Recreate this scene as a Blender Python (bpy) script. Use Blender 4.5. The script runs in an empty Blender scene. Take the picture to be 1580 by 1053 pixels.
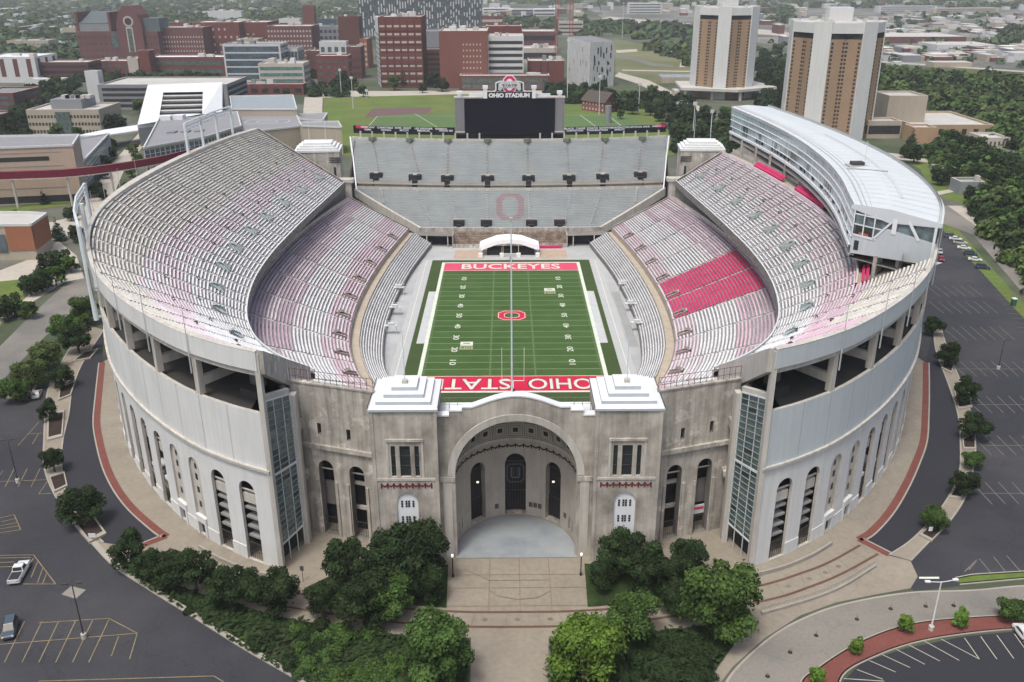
import bpy, bmesh, math, random
import numpy as np
from mathutils import Vector, Matrix
R = math.radians
rng = random.Random(7)
S = bpy.context.scene
COL = S.collection
# ---------------------------------------------------------------- camera
CX, CY, CZ = -1.362, -261.58, 99.08
PITCH, YAW, ROLL, FPX = 0.390867, 0.005465, -0.00233, 1373.7
_r = Vector((math.cos(YAW), -math.sin(YAW), 0))
_f = Vector((math.sin(YAW)*math.cos(PITCH), math.cos(YAW)*math.cos(PITCH), -math.sin(PITCH)))
_u = _r.cross(_f)
CR = math.cos(ROLL)*_r + math.sin(ROLL)*_u
CU = -math.sin(ROLL)*_r + math.cos(ROLL)*_u
cam_d = bpy.data.cameras.new('camera')
cam_d.sensor_width = 36; cam_d.lens = 36*FPX/1580
cam_d.clip_start = 1; cam_d.clip_end = 40000
cam = bpy.data.objects.new('camera', cam_d); COL.objects.link(cam)
mt = Matrix((CR, CU, -_f)).transposed().to_4x4(); mt.translation = (CX, CY, CZ)
cam.matrix_world = mt
S.camera = cam
# ---------------------------------------------------------------- sky, sun, exposure
SUN_EL, SUN_AZ = R(66), R(210)      # high overcast sun; azimuth from +Y clockwise
w = bpy.data.worlds.new('World'); S.world = w; w.use_nodes = True
nt = w.node_tree; nt.nodes.clear()
sky = nt.nodes.new('ShaderNodeTexSky'); sky.sky_type = 'NISHITA'; sky.sun_disc = False
sky.sun_elevation = SUN_EL; sky.sun_rotation = SUN_AZ; sky.dust_density = 6; sky.air_density = 1.0; sky.ozone_density = 1.0
bg = nt.nodes.new('ShaderNodeBackground'); bg.inputs[1].default_value = 0.142
wo = nt.nodes.new('ShaderNodeOutputWorld')
nt.links.new(sky.outputs[0], bg.inputs[0]); nt.links.new(bg.outputs[0], wo.inputs[0])
sl = bpy.data.lights.new('sun', 'SUN'); sl.energy = 1.5; sl.angle = R(11); sl.color = (0.97, 0.985, 0.94)
so = bpy.data.objects.new('sun', sl); COL.objects.link(so)
sd = Vector((math.sin(SUN_AZ)*math.cos(SUN_EL), math.cos(SUN_AZ)*math.cos(SUN_EL), math.sin(SUN_EL)))
so.rotation_euler = sd.to_track_quat('Z', 'Y').to_euler(); so.location = (0, 0, 300)
S.view_settings.view_transform = 'Standard'; S.view_settings.look = 'None'
S.view_settings.exposure = 0.27; S.view_settings.gamma = 1
# ---------------------------------------------------------------- helpers
Z0 = 4.4
def ray(px, py):
    return _f + CR*((px-790)/FPX) + CU*((526.5-py)/FPX)
def G(px, py, z=Z0):
    d = ray(px, py); t = (z-CZ)/d.z
    return Vector((CX+d.x*t, CY+d.y*t, z))
def GY(px, py, Y):
    d = ray(px, py); t = (Y-CY)/d.y
    return Vector((CX+d.x*t, Y, CZ+d.z*t))
def tag(o, label=None, cat=None, group=None, kind=None):
    if label: o['label'] = label
    if cat: o['category'] = cat
    if group: o['group'] = group
    if kind: o['kind'] = kind
    return o
MATS = {}
def mat(name, col, rough=0.8, var=0.12, scale=0.5, streak=0.0, metal=0.0, bump=0.0, col2=None, thr=None, spec=0.3, objvar=0.0, emit=None, fine=0.0, bscale=6.0, crack=0.0):
    """procedural material: base colour with soft noise mottling, optional vertical streaks / second-colour patches"""
    if name in MATS: return MATS[name]
    m = bpy.data.materials.new(name); m.use_nodes = True; MATS[name] = m
    n = m.node_tree.nodes; L = m.node_tree.links; b = n['Principled BSDF']
    b.inputs['Roughness'].default_value = rough; b.inputs['Metallic'].default_value = metal
    b.inputs['Specular IOR Level'].default_value = spec
    tc = n.new('ShaderNodeNewGeometry')
    def noise(sc, det=4, vec=None, rough_=0.6):
        t = n.new('ShaderNodeTexNoise'); t.inputs['Scale'].default_value = sc; t.inputs['Detail'].default_value = det
        t.inputs['Roughness'].default_value = rough_
        L.new(vec if vec else tc.outputs['Position'], t.inputs['Vector']); return t.outputs['Fac']
    def mp(sx, sy, sz):
        k = n.new('ShaderNodeMapping'); k.inputs['Scale'].default_value = (sx, sy, sz)
        L.new(tc.outputs['Position'], k.inputs['Vector']); return k.outputs[0]
    def ramp(fac, a, c, ca, cb):
        k = n.new('ShaderNodeMapRange'); k.inputs['From Min'].default_value = a; k.inputs['From Max'].default_value = c
        k.inputs['To Min'].default_value = ca; k.inputs['To Max'].default_value = cb
        L.new(fac, k.inputs['Value']); return k.outputs[0]
    cur = None
    rgb = n.new('ShaderNodeRGB'); rgb.outputs[0].default_value = (*col, 1); cur = rgb.outputs[0]
    if col2:
        x = n.new('ShaderNodeMix'); x.data_type = 'RGBA'; x.inputs['B'].default_value = (*col2, 1)
        a, c = thr or (0.45, 0.6)
        L.new(ramp(noise(scale*0.6, 5), a, c, 0, 1), x.inputs['Factor']); L.new(cur, x.inputs['A']); cur = x.outputs['Result']
    hs = n.new('ShaderNodeHueSaturation'); L.new(cur, hs.inputs['Color'])
    v = ramp(noise(scale, 6), 0.25, 0.75, 1-var, 1+var)
    def mul(p, q):
        k = n.new('ShaderNodeMath'); k.operation = 'MULTIPLY'; L.new(p, k.inputs[0]); L.new(q, k.inputs[1]); return k.outputs[0]
    if streak:
        v = mul(v, ramp(noise(1.0, 5, mp(1.1, 1.1, 0.07)), 0.35, 0.7, 1+streak*0.3, 1-streak))
    if fine:
        v = mul(v, ramp(noise(bscale, 3), 0.3, 0.7, 1-fine, 1+fine))
    if crack:
        vo = n.new('ShaderNodeTexVoronoi'); vo.feature = 'DISTANCE_TO_EDGE'; vo.inputs['Scale'].default_value = .07
        ad = n.new('ShaderNodeVectorMath'); ad.operation = 'MULTIPLY_ADD'; tn = n.new('ShaderNodeTexNoise'); tn.inputs['Scale'].default_value = .3; L.new(tc.outputs['Position'], tn.inputs['Vector'])
        L.new(tn.outputs['Color'], ad.inputs[0]); ad.inputs[1].default_value = (7,7,0); L.new(tc.outputs['Position'], ad.inputs[2]); L.new(ad.outputs[0], vo.inputs['Vector'])
        v = mul(v, ramp(vo.outputs['Distance'], .004, .012, 1-crack, 1)); v = mul(v, ramp(noise(.35, 2, mp(.25, 1, 1)), .55, .75, 1, 1+crack*.8))
    if objvar:
        oi = n.new('ShaderNodeObjectInfo'); v = mul(v, ramp(oi.outputs['Random'], 0, 1, 1-objvar, 1+objvar))
        L.new(ramp(oi.outputs['Random'], 0, 1, 0.5-objvar*0.04, 0.5+objvar*0.05), hs.inputs['Hue'])
    L.new(v, hs.inputs['Value']); L.new(hs.outputs[0], b.inputs['Base Color'])
    if bump:
        bp = n.new('ShaderNodeBump'); bp.inputs['Strength'].default_value = bump; bp.inputs['Distance'].default_value = 0.1
        L.new(noise(bscale, 4), bp.inputs['Height']); L.new(bp.outputs[0], b.inputs['Normal'])
    if emit:
        b.inputs['Emission Color'].default_value = (*emit[0], 1); b.inputs['Emission Strength'].default_value = emit[1]
    return m
class MB:
    """collects faces and becomes ONE mesh object"""
    def __init__(s): s.v = []; s.f = []; s.m = []; s.ms = []
    def mi(s, m):
        if m not in s.ms: s.ms.append(m)
        return s.ms.index(m)
    def face(s, pts, m):
        i = len(s.v); s.v += [tuple(p) for p in pts]; s.f.append(tuple(range(i, i+len(pts)))); s.m.append(s.mi(m))
    def box(s, x0, x1, y0, y1, z0, z1, m, skip=''):
        P = [(x0,y0,z0),(x1,y0,z0),(x1,y1,z0),(x0,y1,z0),(x0,y0,z1),(x1,y0,z1),(x1,y1,z1),(x0,y1,z1)]
        i = len(s.v); s.v += P; k = s.mi(m)
        for nme, f in (('b',(3,2,1,0)),('t',(4,5,6,7)),('s',(0,1,5,4)),('n',(2,3,7,6)),('e',(1,2,6,5)),('w',(3,0,4,7))):
            if nme not in skip: s.f.append(tuple(i+q for q in f)); s.m.append(k)
    def obox(s, c, ux, hx, hy, z0, z1, m):
        """box centred at c (xy), axis ux (unit 2d), half sizes hx (along ux) hy (across)"""
        ux = Vector((ux[0], ux[1])).normalized(); uy = Vector((-ux.y, ux.x))
        P = [Vector((c[0], c[1]))+ux*a*hx+uy*b*hy for a, b in ((-1,-1),(1,-1),(1,1),(-1,1))]
        s.prism([(p.x, p.y) for p in P], z0, z1, m)
    def prism(s, poly, z0, z1, m, mt=None, bottom=True):
        A = sum(poly[i][0]*poly[(i+1)%len(poly)][1]-poly[(i+1)%len(poly)][0]*poly[i][1] for i in range(len(poly)))
        if A < 0: poly = poly[::-1]
        n = len(poly); i = len(s.v)
        zb = z0 if isinstance(z0, (list, tuple)) else [z0]*n
        zt = z1 if isinstance(z1, (list, tuple)) else [z1]*n
        if A < 0: zb = zb[::-1] if isinstance(z0, (list, tuple)) else zb; zt = zt[::-1] if isinstance(z1, (list, tuple)) else zt
        s.v += [(p[0], p[1], a) for p, a in zip(poly, zb)] + [(p[0], p[1], a) for p, a in zip(poly, zt)]
        k = s.mi(m)
        for j in range(n):
            s.f.append((i+j, i+(j+1)%n, i+n+(j+1)%n, i+n+j)); s.m.append(k)
        s.f.append(tuple(i+n+j for j in range(n))); s.m.append(s.mi(mt or m))
        if bottom: s.f.append(tuple(i+j for j in range(n-1, -1, -1))); s.m.append(k)
    def tube(s, a, b, r, m, n=6, r2=None, caps=True):
        a = Vector(a); b = Vector(b); d = (b-a).normalized(); r2 = r if r2 is None else r2
        t = d.cross(Vector((0,0,1)) if abs(d.z) < .9 else Vector((1,0,0))).normalized(); q = d.cross(t)
        i = len(s.v); k = s.mi(m)
        for c, rr in ((a, r), (b, r2)):
            for j in range(n):
                an = 2*math.pi*j/n; s.v.append(tuple(c+t*math.cos(an)*rr+q*math.sin(an)*rr))
        for j in range(n): s.f.append((i+(j+1)%n, i+j, i+n+j, i+n+(j+1)%n)); s.m.append(k)
        if caps: s.f.append(tuple(i+j for j in range(n))); s.m.append(k); s.f.append(tuple(i+n+j for j in range(n-1,-1,-1))); s.m.append(k)
    def strip(s, A, B, m, flip=False):
        """quads between two equally long point lists"""
        n = len(A); i = len(s.v); s.v += [tuple(p) for p in A]+[tuple(p) for p in B]; k = s.mi(m)
        for j in range(n-1):
            f = (i+j, i+j+1, i+n+j+1, i+n+j); s.f.append(f[::-1] if flip else f); s.m.append(k)
    def build(s, name, parent=None, loc=None, label=None, smooth=False, merge=False):
        me = bpy.data.meshes.new(name)
        o = Vector(loc) if loc is not None else (Vector(parent['_o']) if parent is not None and '_o' in parent else Vector((0,0,0)))
        me.from_pydata([(p[0]-o.x, p[1]-o.y, p[2]-o.z) for p in s.v], [], s.f)
        for m in s.ms: me.materials.append(m)
        me.polygons.foreach_set('material_index', s.m)
        if merge:
            bm = bmesh.new(); bm.from_mesh(me); bmesh.ops.remove_doubles(bm, verts=bm.verts, dist=1e-4)
            bmesh.ops.recalc_face_normals(bm, faces=bm.faces); bm.to_mesh(me); bm.free()
        if smooth: me.polygons.foreach_set('use_smooth', [True]*len(me.polygons))
        me.update()
        ob = bpy.data.objects.new(name, me); COL.objects.link(ob)
        if parent is not None:
            ob.parent = parent
            if loc is not None: ob.location = Vector(loc)-Vector(parent['_o']); ob['_o'] = tuple(loc)
            elif '_o' in parent: ob['_o'] = tuple(parent['_o'])
        elif loc is not None: ob.location = loc
        if label: ob['label'] = label
        return ob
def thing(name, label, cat, loc=(0,0,0), group=None):
    o = bpy.data.objects.new(name, None); COL.objects.link(o); o.location = loc; o['_o'] = tuple(loc); o.empty_display_size = 1
    return tag(o, label, cat, group)
def copy_tree(o, loc, rz=0.0, sc=1.0, label=None, group=None):
    c = o.copy(); COL.objects.link(c); c.location = loc; c.rotation_euler = (0,0,rz); c.scale = (sc,)*3 if not isinstance(sc, tuple) else sc
    if label: c['label'] = label
    if group: c['group'] = group
    for ch in o.children:
        d = ch.copy(); COL.objects.link(d); d.parent = c
        for g in ch.children:
            e = g.copy(); COL.objects.link(e); e.parent = d
    return c
def inst(me, name, parent, loc, sc=(1,1,1), rz=0.0, par_o=None):
    """another object on a shared mesh, as a part"""
    o = bpy.data.objects.new(name, me); COL.objects.link(o); o.parent = parent
    po = Vector(par_o if par_o is not None else parent['_o'])
    o.location = Vector(loc)-po; o.scale = sc; o.rotation_euler = (0,0,rz); return o
def spline(P, n):
    """Catmull-Rom through P, n samples evenly by parameter; returns list of tuples"""
    P = [Vector(p) for p in P]; out = []
    for i in range(n):
        t = i/(n-1)*(len(P)-1); k = min(int(t), len(P)-2); u = t-k
        p1, p2 = P[k], P[k+1]; p0 = P[k-1] if k else p1*2-p2; p3 = P[k+2] if k+2 < len(P) else p2*2-p1
        out.append(0.5*((2*p1)+(p2-p0)*u+(2*p0-5*p1+4*p2-p3)*u*u+(3*p1-p0-3*p2+p3)*u*u*u))
    return out
class Curve:
    def __init__(s, P, n=400):
        s.p = spline([Vector((a, b, 0)) for a, b in P], n); s.d = [0]
        for a, b in zip(s.p, s.p[1:]): s.d.append(s.d[-1]+(b-a).length)
        s.L = s.d[-1]
    def at(s, dist):
        import bisect
        dist = max(0, min(s.L-1e-6, dist)); k = max(0, min(bisect.bisect_right(s.d, dist)-1, len(s.p)-2))
        u = (dist-s.d[k])/max(1e-9, s.d[k+1]-s.d[k]); return s.p[k].lerp(s.p[k+1], u)
    def tan(s, dist):
        return (s.at(dist+.4)-s.at(dist-.4)).normalized()
    def par(s, t):
        """by control-parameter fraction 0..1"""
        k = t*(len(s.p)-1); i = min(int(k), len(s.p)-2); return s.p[i].lerp(s.p[i+1], k-i)
def structure(o, label=None):
    o['kind'] = 'structure'
    if label: o['label'] = label
    return o
# ---------------------------------------------------------------- materials
CONC = mat('weathered_concrete', (.49,.455,.40), .9, .14, .25, streak=.28, col2=(.24,.22,.19), thr=(.42,.68), fine=.1, bump=.3)
CONCW = mat('worn_wall_concrete', (.43,.40,.355), .9, .22, .5, streak=.4, col2=(.6,.56,.5), thr=(.57,.62), fine=.12, bump=.3)
CONCL = mat('light_concrete', (.50,.475,.43), .9, .12, .3, streak=.2, fine=.05)
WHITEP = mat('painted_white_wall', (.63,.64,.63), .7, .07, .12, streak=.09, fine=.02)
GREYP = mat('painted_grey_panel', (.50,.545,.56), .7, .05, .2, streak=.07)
WHITE = mat('white_paint', (.7,.72,.735), .6, .04, .4)
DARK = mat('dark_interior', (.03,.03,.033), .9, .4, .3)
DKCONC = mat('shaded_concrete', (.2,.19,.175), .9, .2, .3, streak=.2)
GLASSG = mat('greenish_glass', (.09,.125,.12), .12, .5, .5, spec=.9, fine=.35, bscale=.6)
GLASSB = mat('blue_glass', (.07,.1,.125), .1, .35, .15, spec=.9, fine=.3, bscale=.5)
GLASSP = mat('pale_glass', (.33,.43,.45), .12, .2, .15, spec=.8, fine=.15, bscale=.4)
WIN = mat('window_glass', (.022,.026,.03), .3, .4, .3, spec=.8)
STEEL = mat('pale_steel', (.6,.65,.66), .5, .06, 1)
DKSTEEL = mat('dark_steel', (.06,.055,.05), .6, .2, 1)
TREAD = mat('grandstand_concrete', (.27,.26,.255), .9, .26, .25, fine=.18, col2=(.18,.175,.175), thr=(.45,.65), bscale=1.5)
TREADL = mat('stand_walkway_concrete', (.42,.365,.29), .9, .15, .4, fine=.1)
ALU = mat('aluminium_bench', (.66,.67,.68), .5, .18, .35, fine=.12, bscale=1.2)
ALUT = mat('tan_weathered_bench', (.58,.56,.5), .6, .3, .4, fine=.15)
PINK = mat('faded_pink_bench', (.6,.43,.5), .6, .22, .3, fine=.15)
PINK2 = mat('pale_pink_bench', (.64,.54,.585), .6, .2, .3, fine=.15)
MAUVE = mat('mauve_bench', (.48,.36,.43), .6, .25, .3, fine=.15)
RED = mat('scarlet_seat', (.55,.03,.125), .5, .15, .4, fine=.1)
REDP = mat('scarlet_paint', (.53,.012,.055), .7, .1, .3, fine=.08)
REDF = mat('faded_red_turf', (.6,.07,.14), .8, .08, .3)
SOUTH = mat('grey_green_seats', (.345,.39,.395), .7, .08, .12, streak=0, fine=.05, bscale=2.5)
SOUTHR = mat('dusty_red_seats', (.36,.25,.265), .7, .1, .3)
ASPH = mat('asphalt', (.036,.037,.044), .85, .2, .06, col2=(.062,.060,.063), thr=(.4,.75), fine=.12, bscale=3, crack=.16)
ASPHD = mat('dark_asphalt', (.03,.031,.038), .85, .12, .06, fine=.1, bscale=3)
ROADC = mat('grey_road_concrete', (.215,.2,.175), .9, .1, .08, fine=.08, bscale=2, col2=(.16,.155,.145), crack=.1)
PLAZA = mat('beige_paving', (.265,.235,.19), .9, .1, .12, fine=.09, bscale=1.2, col2=(.215,.188,.152), thr=(.45,.75))
SIDEW = mat('pale_sidewalk', (.42,.385,.33), .9, .1, .15, fine=.07, bscale=1.5)
BRICKP = mat('red_brick_paving', (.17,.06,.048), .9, .12, .4, fine=.15, bscale=3)
BROWN = mat('brown_paving_band', (.13,.07,.05), .9, .15, .4, fine=.15)
BLUEF = mat('blue_grey_floor', (.29,.315,.33), .6, .1, .25, fine=.06, col2=(.22,.25,.275), thr=(.5,.7))
CURB = mat('curb_concrete', (.33,.305,.265), .9, .12, .3, fine=.08)
SOIL = mat('dark_mulch', (.035,.024,.02), .95, .3, .6, fine=.3)
GRASS = mat('lawn_grass', (.10,.155,.03), .95, .2, .04, col2=(.14,.155,.045), thr=(.4,.7), fine=.15, bscale=1)
GRASSD = mat('garden_groundcover', (.018,.034,.009), .95, .35, .4, col2=(.034,.06,.012), thr=(.45,.6), fine=.4, bscale=3)
TURF = mat('field_turf', (.042,.09,.019), .9, .14, .12, col2=(.052,.1,.023), thr=(.4,.7), fine=.1, bscale=2)
TURFD = mat('border_turf', (.046,.076,.022), .9, .12, .2, fine=.1, bscale=2)
LINE = mat('field_white', (.62,.66,.56), .8, .15, .6, fine=.1)
YELL = mat('faded_yellow_paint', (.25,.205,.12), .9, .3, .8, fine=.25)
LOTW = mat('worn_white_marking', (.2,.19,.17), .9, .35, .8, fine=.25)
FLOOR = mat('field_surround_concrete', (.42,.43,.43), .9, .12, .12, col2=(.34,.35,.35), thr=(.4,.7), fine=.05)
BACKG = mat('mixed_ground', (.06,.08,.04), .95, .3, .01, col2=(.12,.12,.1), thr=(.42,.6), fine=.2, bscale=.1)
# ---------------------------------------------------------------- stadium plan curves (left side, x<0; mirrored for the right)
O_P = [(-40.2,-134.8),(-47.2,-131.2),(-57,-124.2),(-69.8,-111),(-81.5,-95),(-90.3,-78.5),(-98,-60),(-103.5,-42),(-106.8,-20),(-107.5,3),(-105.8,32),(-102,61),(-96.8,81)]
U_P = [(-40.2,-98),(-45.5,-94),(-51,-88.5),(-56.5,-80.5),(-61,-70),(-64,-59),(-66.2,-47),(-67.6,-34),(-68.2,-17),(-67.8,0),(-66.8,22),(-64.9,50),(-63.2,77)]
F_P = [(0,-75),(-12,-73.5),(-22,-67),(-28.6,-58),(-32.4,-49.5),(-35.1,-39.4),(-37.1,-23),(-37.9,-8),(-37.7,8),(-36.8,26),(-35,46),(-31,76)]
W1_P = [(0,-84),(-15,-82),(-26,-75),(-34,-63),(-38.2,-51.5),(-41.6,-38),(-43.4,-22),(-44,-7),(-43.8,9),(-42.8,28),(-41,48),(-37.6,77)]
W2_P = [(0,-86.5),(-16,-84.5),(-28,-77),(-36.2,-64),(-40.6,-52.5),(-44,-38.5),(-45.8,-22),(-46.4,-7),(-46.2,9.5),(-45.1,29),(-43.2,49),(-39.6,77.5)]
K_P = [(0,-110),(-21,-108),(-40,-98),(-54.5,-84),(-62.5,-67.5),(-68.2,-47),(-71.2,-27),(-72,-9),(-71.4,10),(-69.5,31),(-66.5,52),(-61.6,78)]
Nw_P = [(0,-127),(-21,-127),(-40,-124.5)]
def mir(P, sx): return [(-sx*0+(x if sx < 0 else -x), y) for x, y in P]
# ---------------------------------------------------------------- ground: one sheet to the horizon with the sunken stadium bowl left out
hole = [(x, y) for x, y in [(0,-121),(-38,-120),(-60,-105),(-80,-78),(-92,-40),(-96,0),(-92,45),(-85,84),(-66,118),(0,118)]]
hole = hole + [(-x, y) for x, y in hole[::-1] if x != 0]
mb = MB(); GM = BACKG
ringpts = [Vector((a, b, 0)) for a, b in hole]
def ringpt(i, rad):
    p = ringpts[i]; a = math.atan2(p.y, p.x); return (rad*math.cos(a), rad*math.sin(a), Z0)
prev = [(p.x, p.y, Z0) for p in ringpts]
for rad in (400, 1500, 6000, 26000):
    cur = [ringpt(i, rad) for i in range(len(ringpts))]
    for i in range(len(ringpts)):
        j = (i+1) % len(ringpts); mb.face([prev[j], prev[i], cur[i], cur[j]], GM)
    prev = cur
structure(mb.build('ground', merge=True), 'grey green campus and city ground reaching the horizon')
mb = MB(); mb.face([(-100,-128,-.03),(100,-128,-.03),(100,122,-.03),(-100,122,-.03)], FLOOR)
structure(mb.build('stadium_floor'), 'pale grey concrete floor around the playing field')
_sheet_n = [0]
def sheet(name, pts, m, dz=None, label=None, th=0.0):
    """flat sheet from world points; successive sheets lie 4-8 mm above one another"""
    _sheet_n[0] += 1; z = Z0+(dz if dz is not None else 0.006*_sheet_n[0])
    mb = MB(); P = [(p[0], p[1]) for p in pts]
    A = sum(P[i][0]*P[(i+1)%len(P)][1]-P[(i+1)%len(P)][0]*P[i][1] for i in range(len(P)))
    if A < 0: P = P[::-1]
    if th: mb.prism(P, z, z+th, m, bottom=False)
    else: mb.face([(p[0], p[1], z) for p in P], m)
    return structure(mb.build(name), label)
def gp(*px): return [G(a, b) for a, b in px]
def mirx(P): return [Vector((-p[0], p[1], p[2])) for p in P]
def ribbon(pts, w_, z, m, mb):
    for a, b in zip(pts, pts[1:]):
        a = Vector((a[0], a[1])); b = Vector((b[0], b[1])); d = (b-a)
        if d.length < 1e-6: continue
        d.normalize(); n = Vector((-d.y, d.x))*w_/2
        mb.face([(a.x-n.x, a.y-n.y, z), (b.x-n.x, b.y-n.y, z), (b.x+n.x, b.y+n.y, z), (a.x+n.x, a.y+n.y, z)], m)
def curbline(name, pts, w_=.35, h=.14, m=None):
    mb = MB(); P = [Vector((p[0], p[1])) for p in pts]
    L_ = []; R_ = []
    for i, p in enumerate(P):
        d = (P[min(i+1, len(P)-1)]-P[max(i-1, 0)]).normalized(); n = Vector((-d.y, d.x))*w_/2
        L_.append(p+n); R_.append(p-n)
    m = m or CURB
    mb.strip([(p.x,p.y,Z0+h) for p in R_], [(p.x,p.y,Z0+h) for p in L_], m)
    mb.strip([(p.x,p.y,Z0) for p in R_], [(p.x,p.y,Z0+h) for p in R_], m); mb.strip([(p.x,p.y,Z0+h) for p in L_], [(p.x,p.y,Z0) for p in L_], m)
    return structure(mb.build(name))
def smooth(pts, n=6):
    return spline([Vector((p[0], p[1], 0)) for p in pts], (len(pts)-1)*n+1)
# big lots
sheet('parking_lot', gp((-700,640),(-250,560),(40,598),(104,590),(140,555),(172,545),(172,600),(257,828),(500,1000),(620,1200),(300,1500),(-900,1500)), ASPH, label='dark asphalt car park left of the stadium')
sheet('parking_lot', gp((1427,330),(1452,352),(1575,478),(1800,650),(2300,900),(1580,893),(1480,905),(1410,912),(1310,836),(1380,790),(1425,700),(1400,560),(1400,450)), ASPH, label='grey asphalt car park right of the stadium')
sheet('parking_lot', gp((1290,1062),(1330,1022),(1400,1000),(1490,982),(1620,970),(2200,950),(2400,1300),(1200,1400),(1250,1120)), ASPHD, label='dark asphalt car park in the bottom right corner')
# plaza ring round the stadium (left boundary = drive edge), mirrored by its own pixels on the right
driveL = gp((158,560),(153,610),(150,645),(152,670),(163,715),(180,752),(205,785),(240,816),(257,828))
driveR = gp((1428,560),(1428,600),(1427,640),(1424,680),(1412,715),(1395,752),(1372,790),(1345,820),(1325,833))
ringL = [Vector(p) for p in mir(O_P, -1)]
plazaL = [(-30,-118)]+[(-34,-128)]+[(p[0]*.97, p[1]*.97) for p in O_P[1:9]]+[(driveL[0].x, driveL[0].y)]+[(p.x, p.y) for p in smooth(driveL)]
apronL = [(p.x, p.y) for p in gp((222,842),(150,833),(145,840),(182,872),(210,885))]
TE = [(-69.5,-131.2),(-60.2,-137.2),(-50,-142),(-38,-146.8),(-26,-150),(-15,-151.7),(0,-152.1)]
plazaL2 = plazaL + [(p.x,p.y) for p in gp((222,842),(150,833),(145,840),(182,872))] + TE + [(0,-118)]
sheet('plaza_paving', plazaL2, PLAZA, label='beige paving round the left half of the stadium')
plazaR = [(0,-118),(30,-118),(34,-128)]+[(-p[0]*.97, p[1]*.97) for p in O_P[1:9]]+[(p.x, p.y) for p in smooth(driveR)]
apronR = [(p.x, p.y) for p in gp((1373,858),(1405,866),(1416,890),(1405,908),(1350,918),(1290,930),(1235,950),(1180,985),(1130,1030),(1095,1075))]
plazaR2 = plazaR+apronR+[(24.5,-166),(31,-156.5),(37,-149),(37,-147.2),(26,-150),(15,-151.7),(0,-152.1)]
sheet('plaza_paving', plazaR2, PLAZA, label='beige paving round the right half of the stadium')
for s_ in (-1, 1): sheet('plaza_paving', [(24.6*s_,-134),(24.6*s_,-123.5),(39.4*s_,-118),(41.5*s_,-134.4)], PLAZA, dz=.06, label='beige paving inside the %s notch' % ('left' if s_ < 0 else 'right'))
sheet('entrance_path', [(-7.2,-151.8),(4.8,-151.8),(4.2,-163),(3.6,-185),(-7.4,-185),(-6.9,-163)], PLAZA, label='broad beige path leading to the entrance arch')
# red brick edging of the two drives
for D, s_ in ((driveL, -1), (driveR, 1)):
    tip = G(212,846) if s_ < 0 else G(1372,857)
    D2 = list(smooth(D))+[Vector((tip.x, tip.y, 0))]
    mb = MB(); ribbon(D2, 1.3, Z0+.09, BRICKP, mb)
    structure(mb.build('brick_edging'), 'red brick edging along the %s service drive' % ('left' if s_ < 0 else 'right'))
    off = []
    for i, p in enumerate(D2):
        d = (D2[min(i+1, len(D2)-1)]-D2[max(i-1, 0)]).normalized(); n = Vector((-d.y, d.x, 0))
        off.append(p+n*(.85 if s_ > 0 else -.85))
    curbline('curb', off, .3)
# concentric brown bands and balustrade on the terrace
arc1 = [G(1327,842), G(1245,882), G(1160,906)]; 
A1 = smooth([(61.6,-128.6),(55.2,-133),(49.7,-136),(39.2,-140.3),(21,-144.6),(10,-145.9),(0,-146.1),(-10,-145.9),(-21,-144.6),(-39.2,-140.3),(-49.7,-136),(-55.2,-133),(-61.6,-128.6)])
A2 = smooth([(63.8,-131.2),(56,-136.4),(49.3,-140),(40.3,-143.7),(22,-147.9),(11,-149.3),(0,-149.6),(-11,-149.3),(-22,-147.9),(-40.3,-143.7),(-49.3,-140),(-56,-136.4),(-63.8,-131.2)])
mb = MB(); ribbon(A1, .45, Z0+.11, BROWN, mb); ribbon(A2, .45, Z0+.11, BROWN, mb); structure(mb.build('paving_bands'), 'two curved brown bands in the beige terrace')
# diamonds between the bands
mb = MB()
for i in range(6, len(A1)-6, 3):
    p = (A1[i]+A2[i])/2; q = .55
    mb.face([(p.x-q,p.y,Z0+.11),(p.x,p.y-q*.8,Z0+.11),(p.x+q,p.y,Z0+.11),(p.x,p.y+q*.8,Z0+.11)], mat('grey_paving_inlay', (.2,.15,.12), .9, .2, .5))
structure(mb.build('paving_diamonds'), 'small diamond inlays between the brown bands')
sheet('rotunda_floor', [(-10.6,-131.8),(10.6,-131.8)]+[(10.6*math.cos(a), -130+11.6*math.sin(a)) for a in [math.pi*i/16 for i in range(17)]], BLUEF, dz=.13, label='blue grey floor of the entrance apse')
# expansion joints in front of the arch
mb = MB(); JT = mat('paving_joint', (.2,.16,.125), .95, .2, .5)
for x in (-4.6, 0.5, 5.6): ribbon([(x,-131.9),(x,-145.8)], .12, Z0+.115, JT, mb)
ribbon([(-4.6,-138),(5.6,-138)], .1, Z0+.115, JT, mb); ribbon([(-9,-134.8),(-4.6,-138)], .1, Z0+.115, JT, mb)
ribbon([(-4.6,-140.5),(-3,-142.2),(0,-143),(3.4,-142.6),(5.6,-140.8)], .12, Z0+.12, JT, mb); [ribbon([(-12,y_),(12,y_)], .07, Z0+.118, JT, mb) for y_ in (-136.5,-140,-144.6)]
for k in range(28):
    t = k/27; a = A1[int(t*(len(A1)-1))]; b = A2[int(t*(len(A2)-1))]; ribbon([(a.x,a.y),(b.x,b.y)], .06, Z0+.115, JT, mb)
structure(mb.build('paving_joints'), 'thin dark joints in the paving before the arch')
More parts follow.
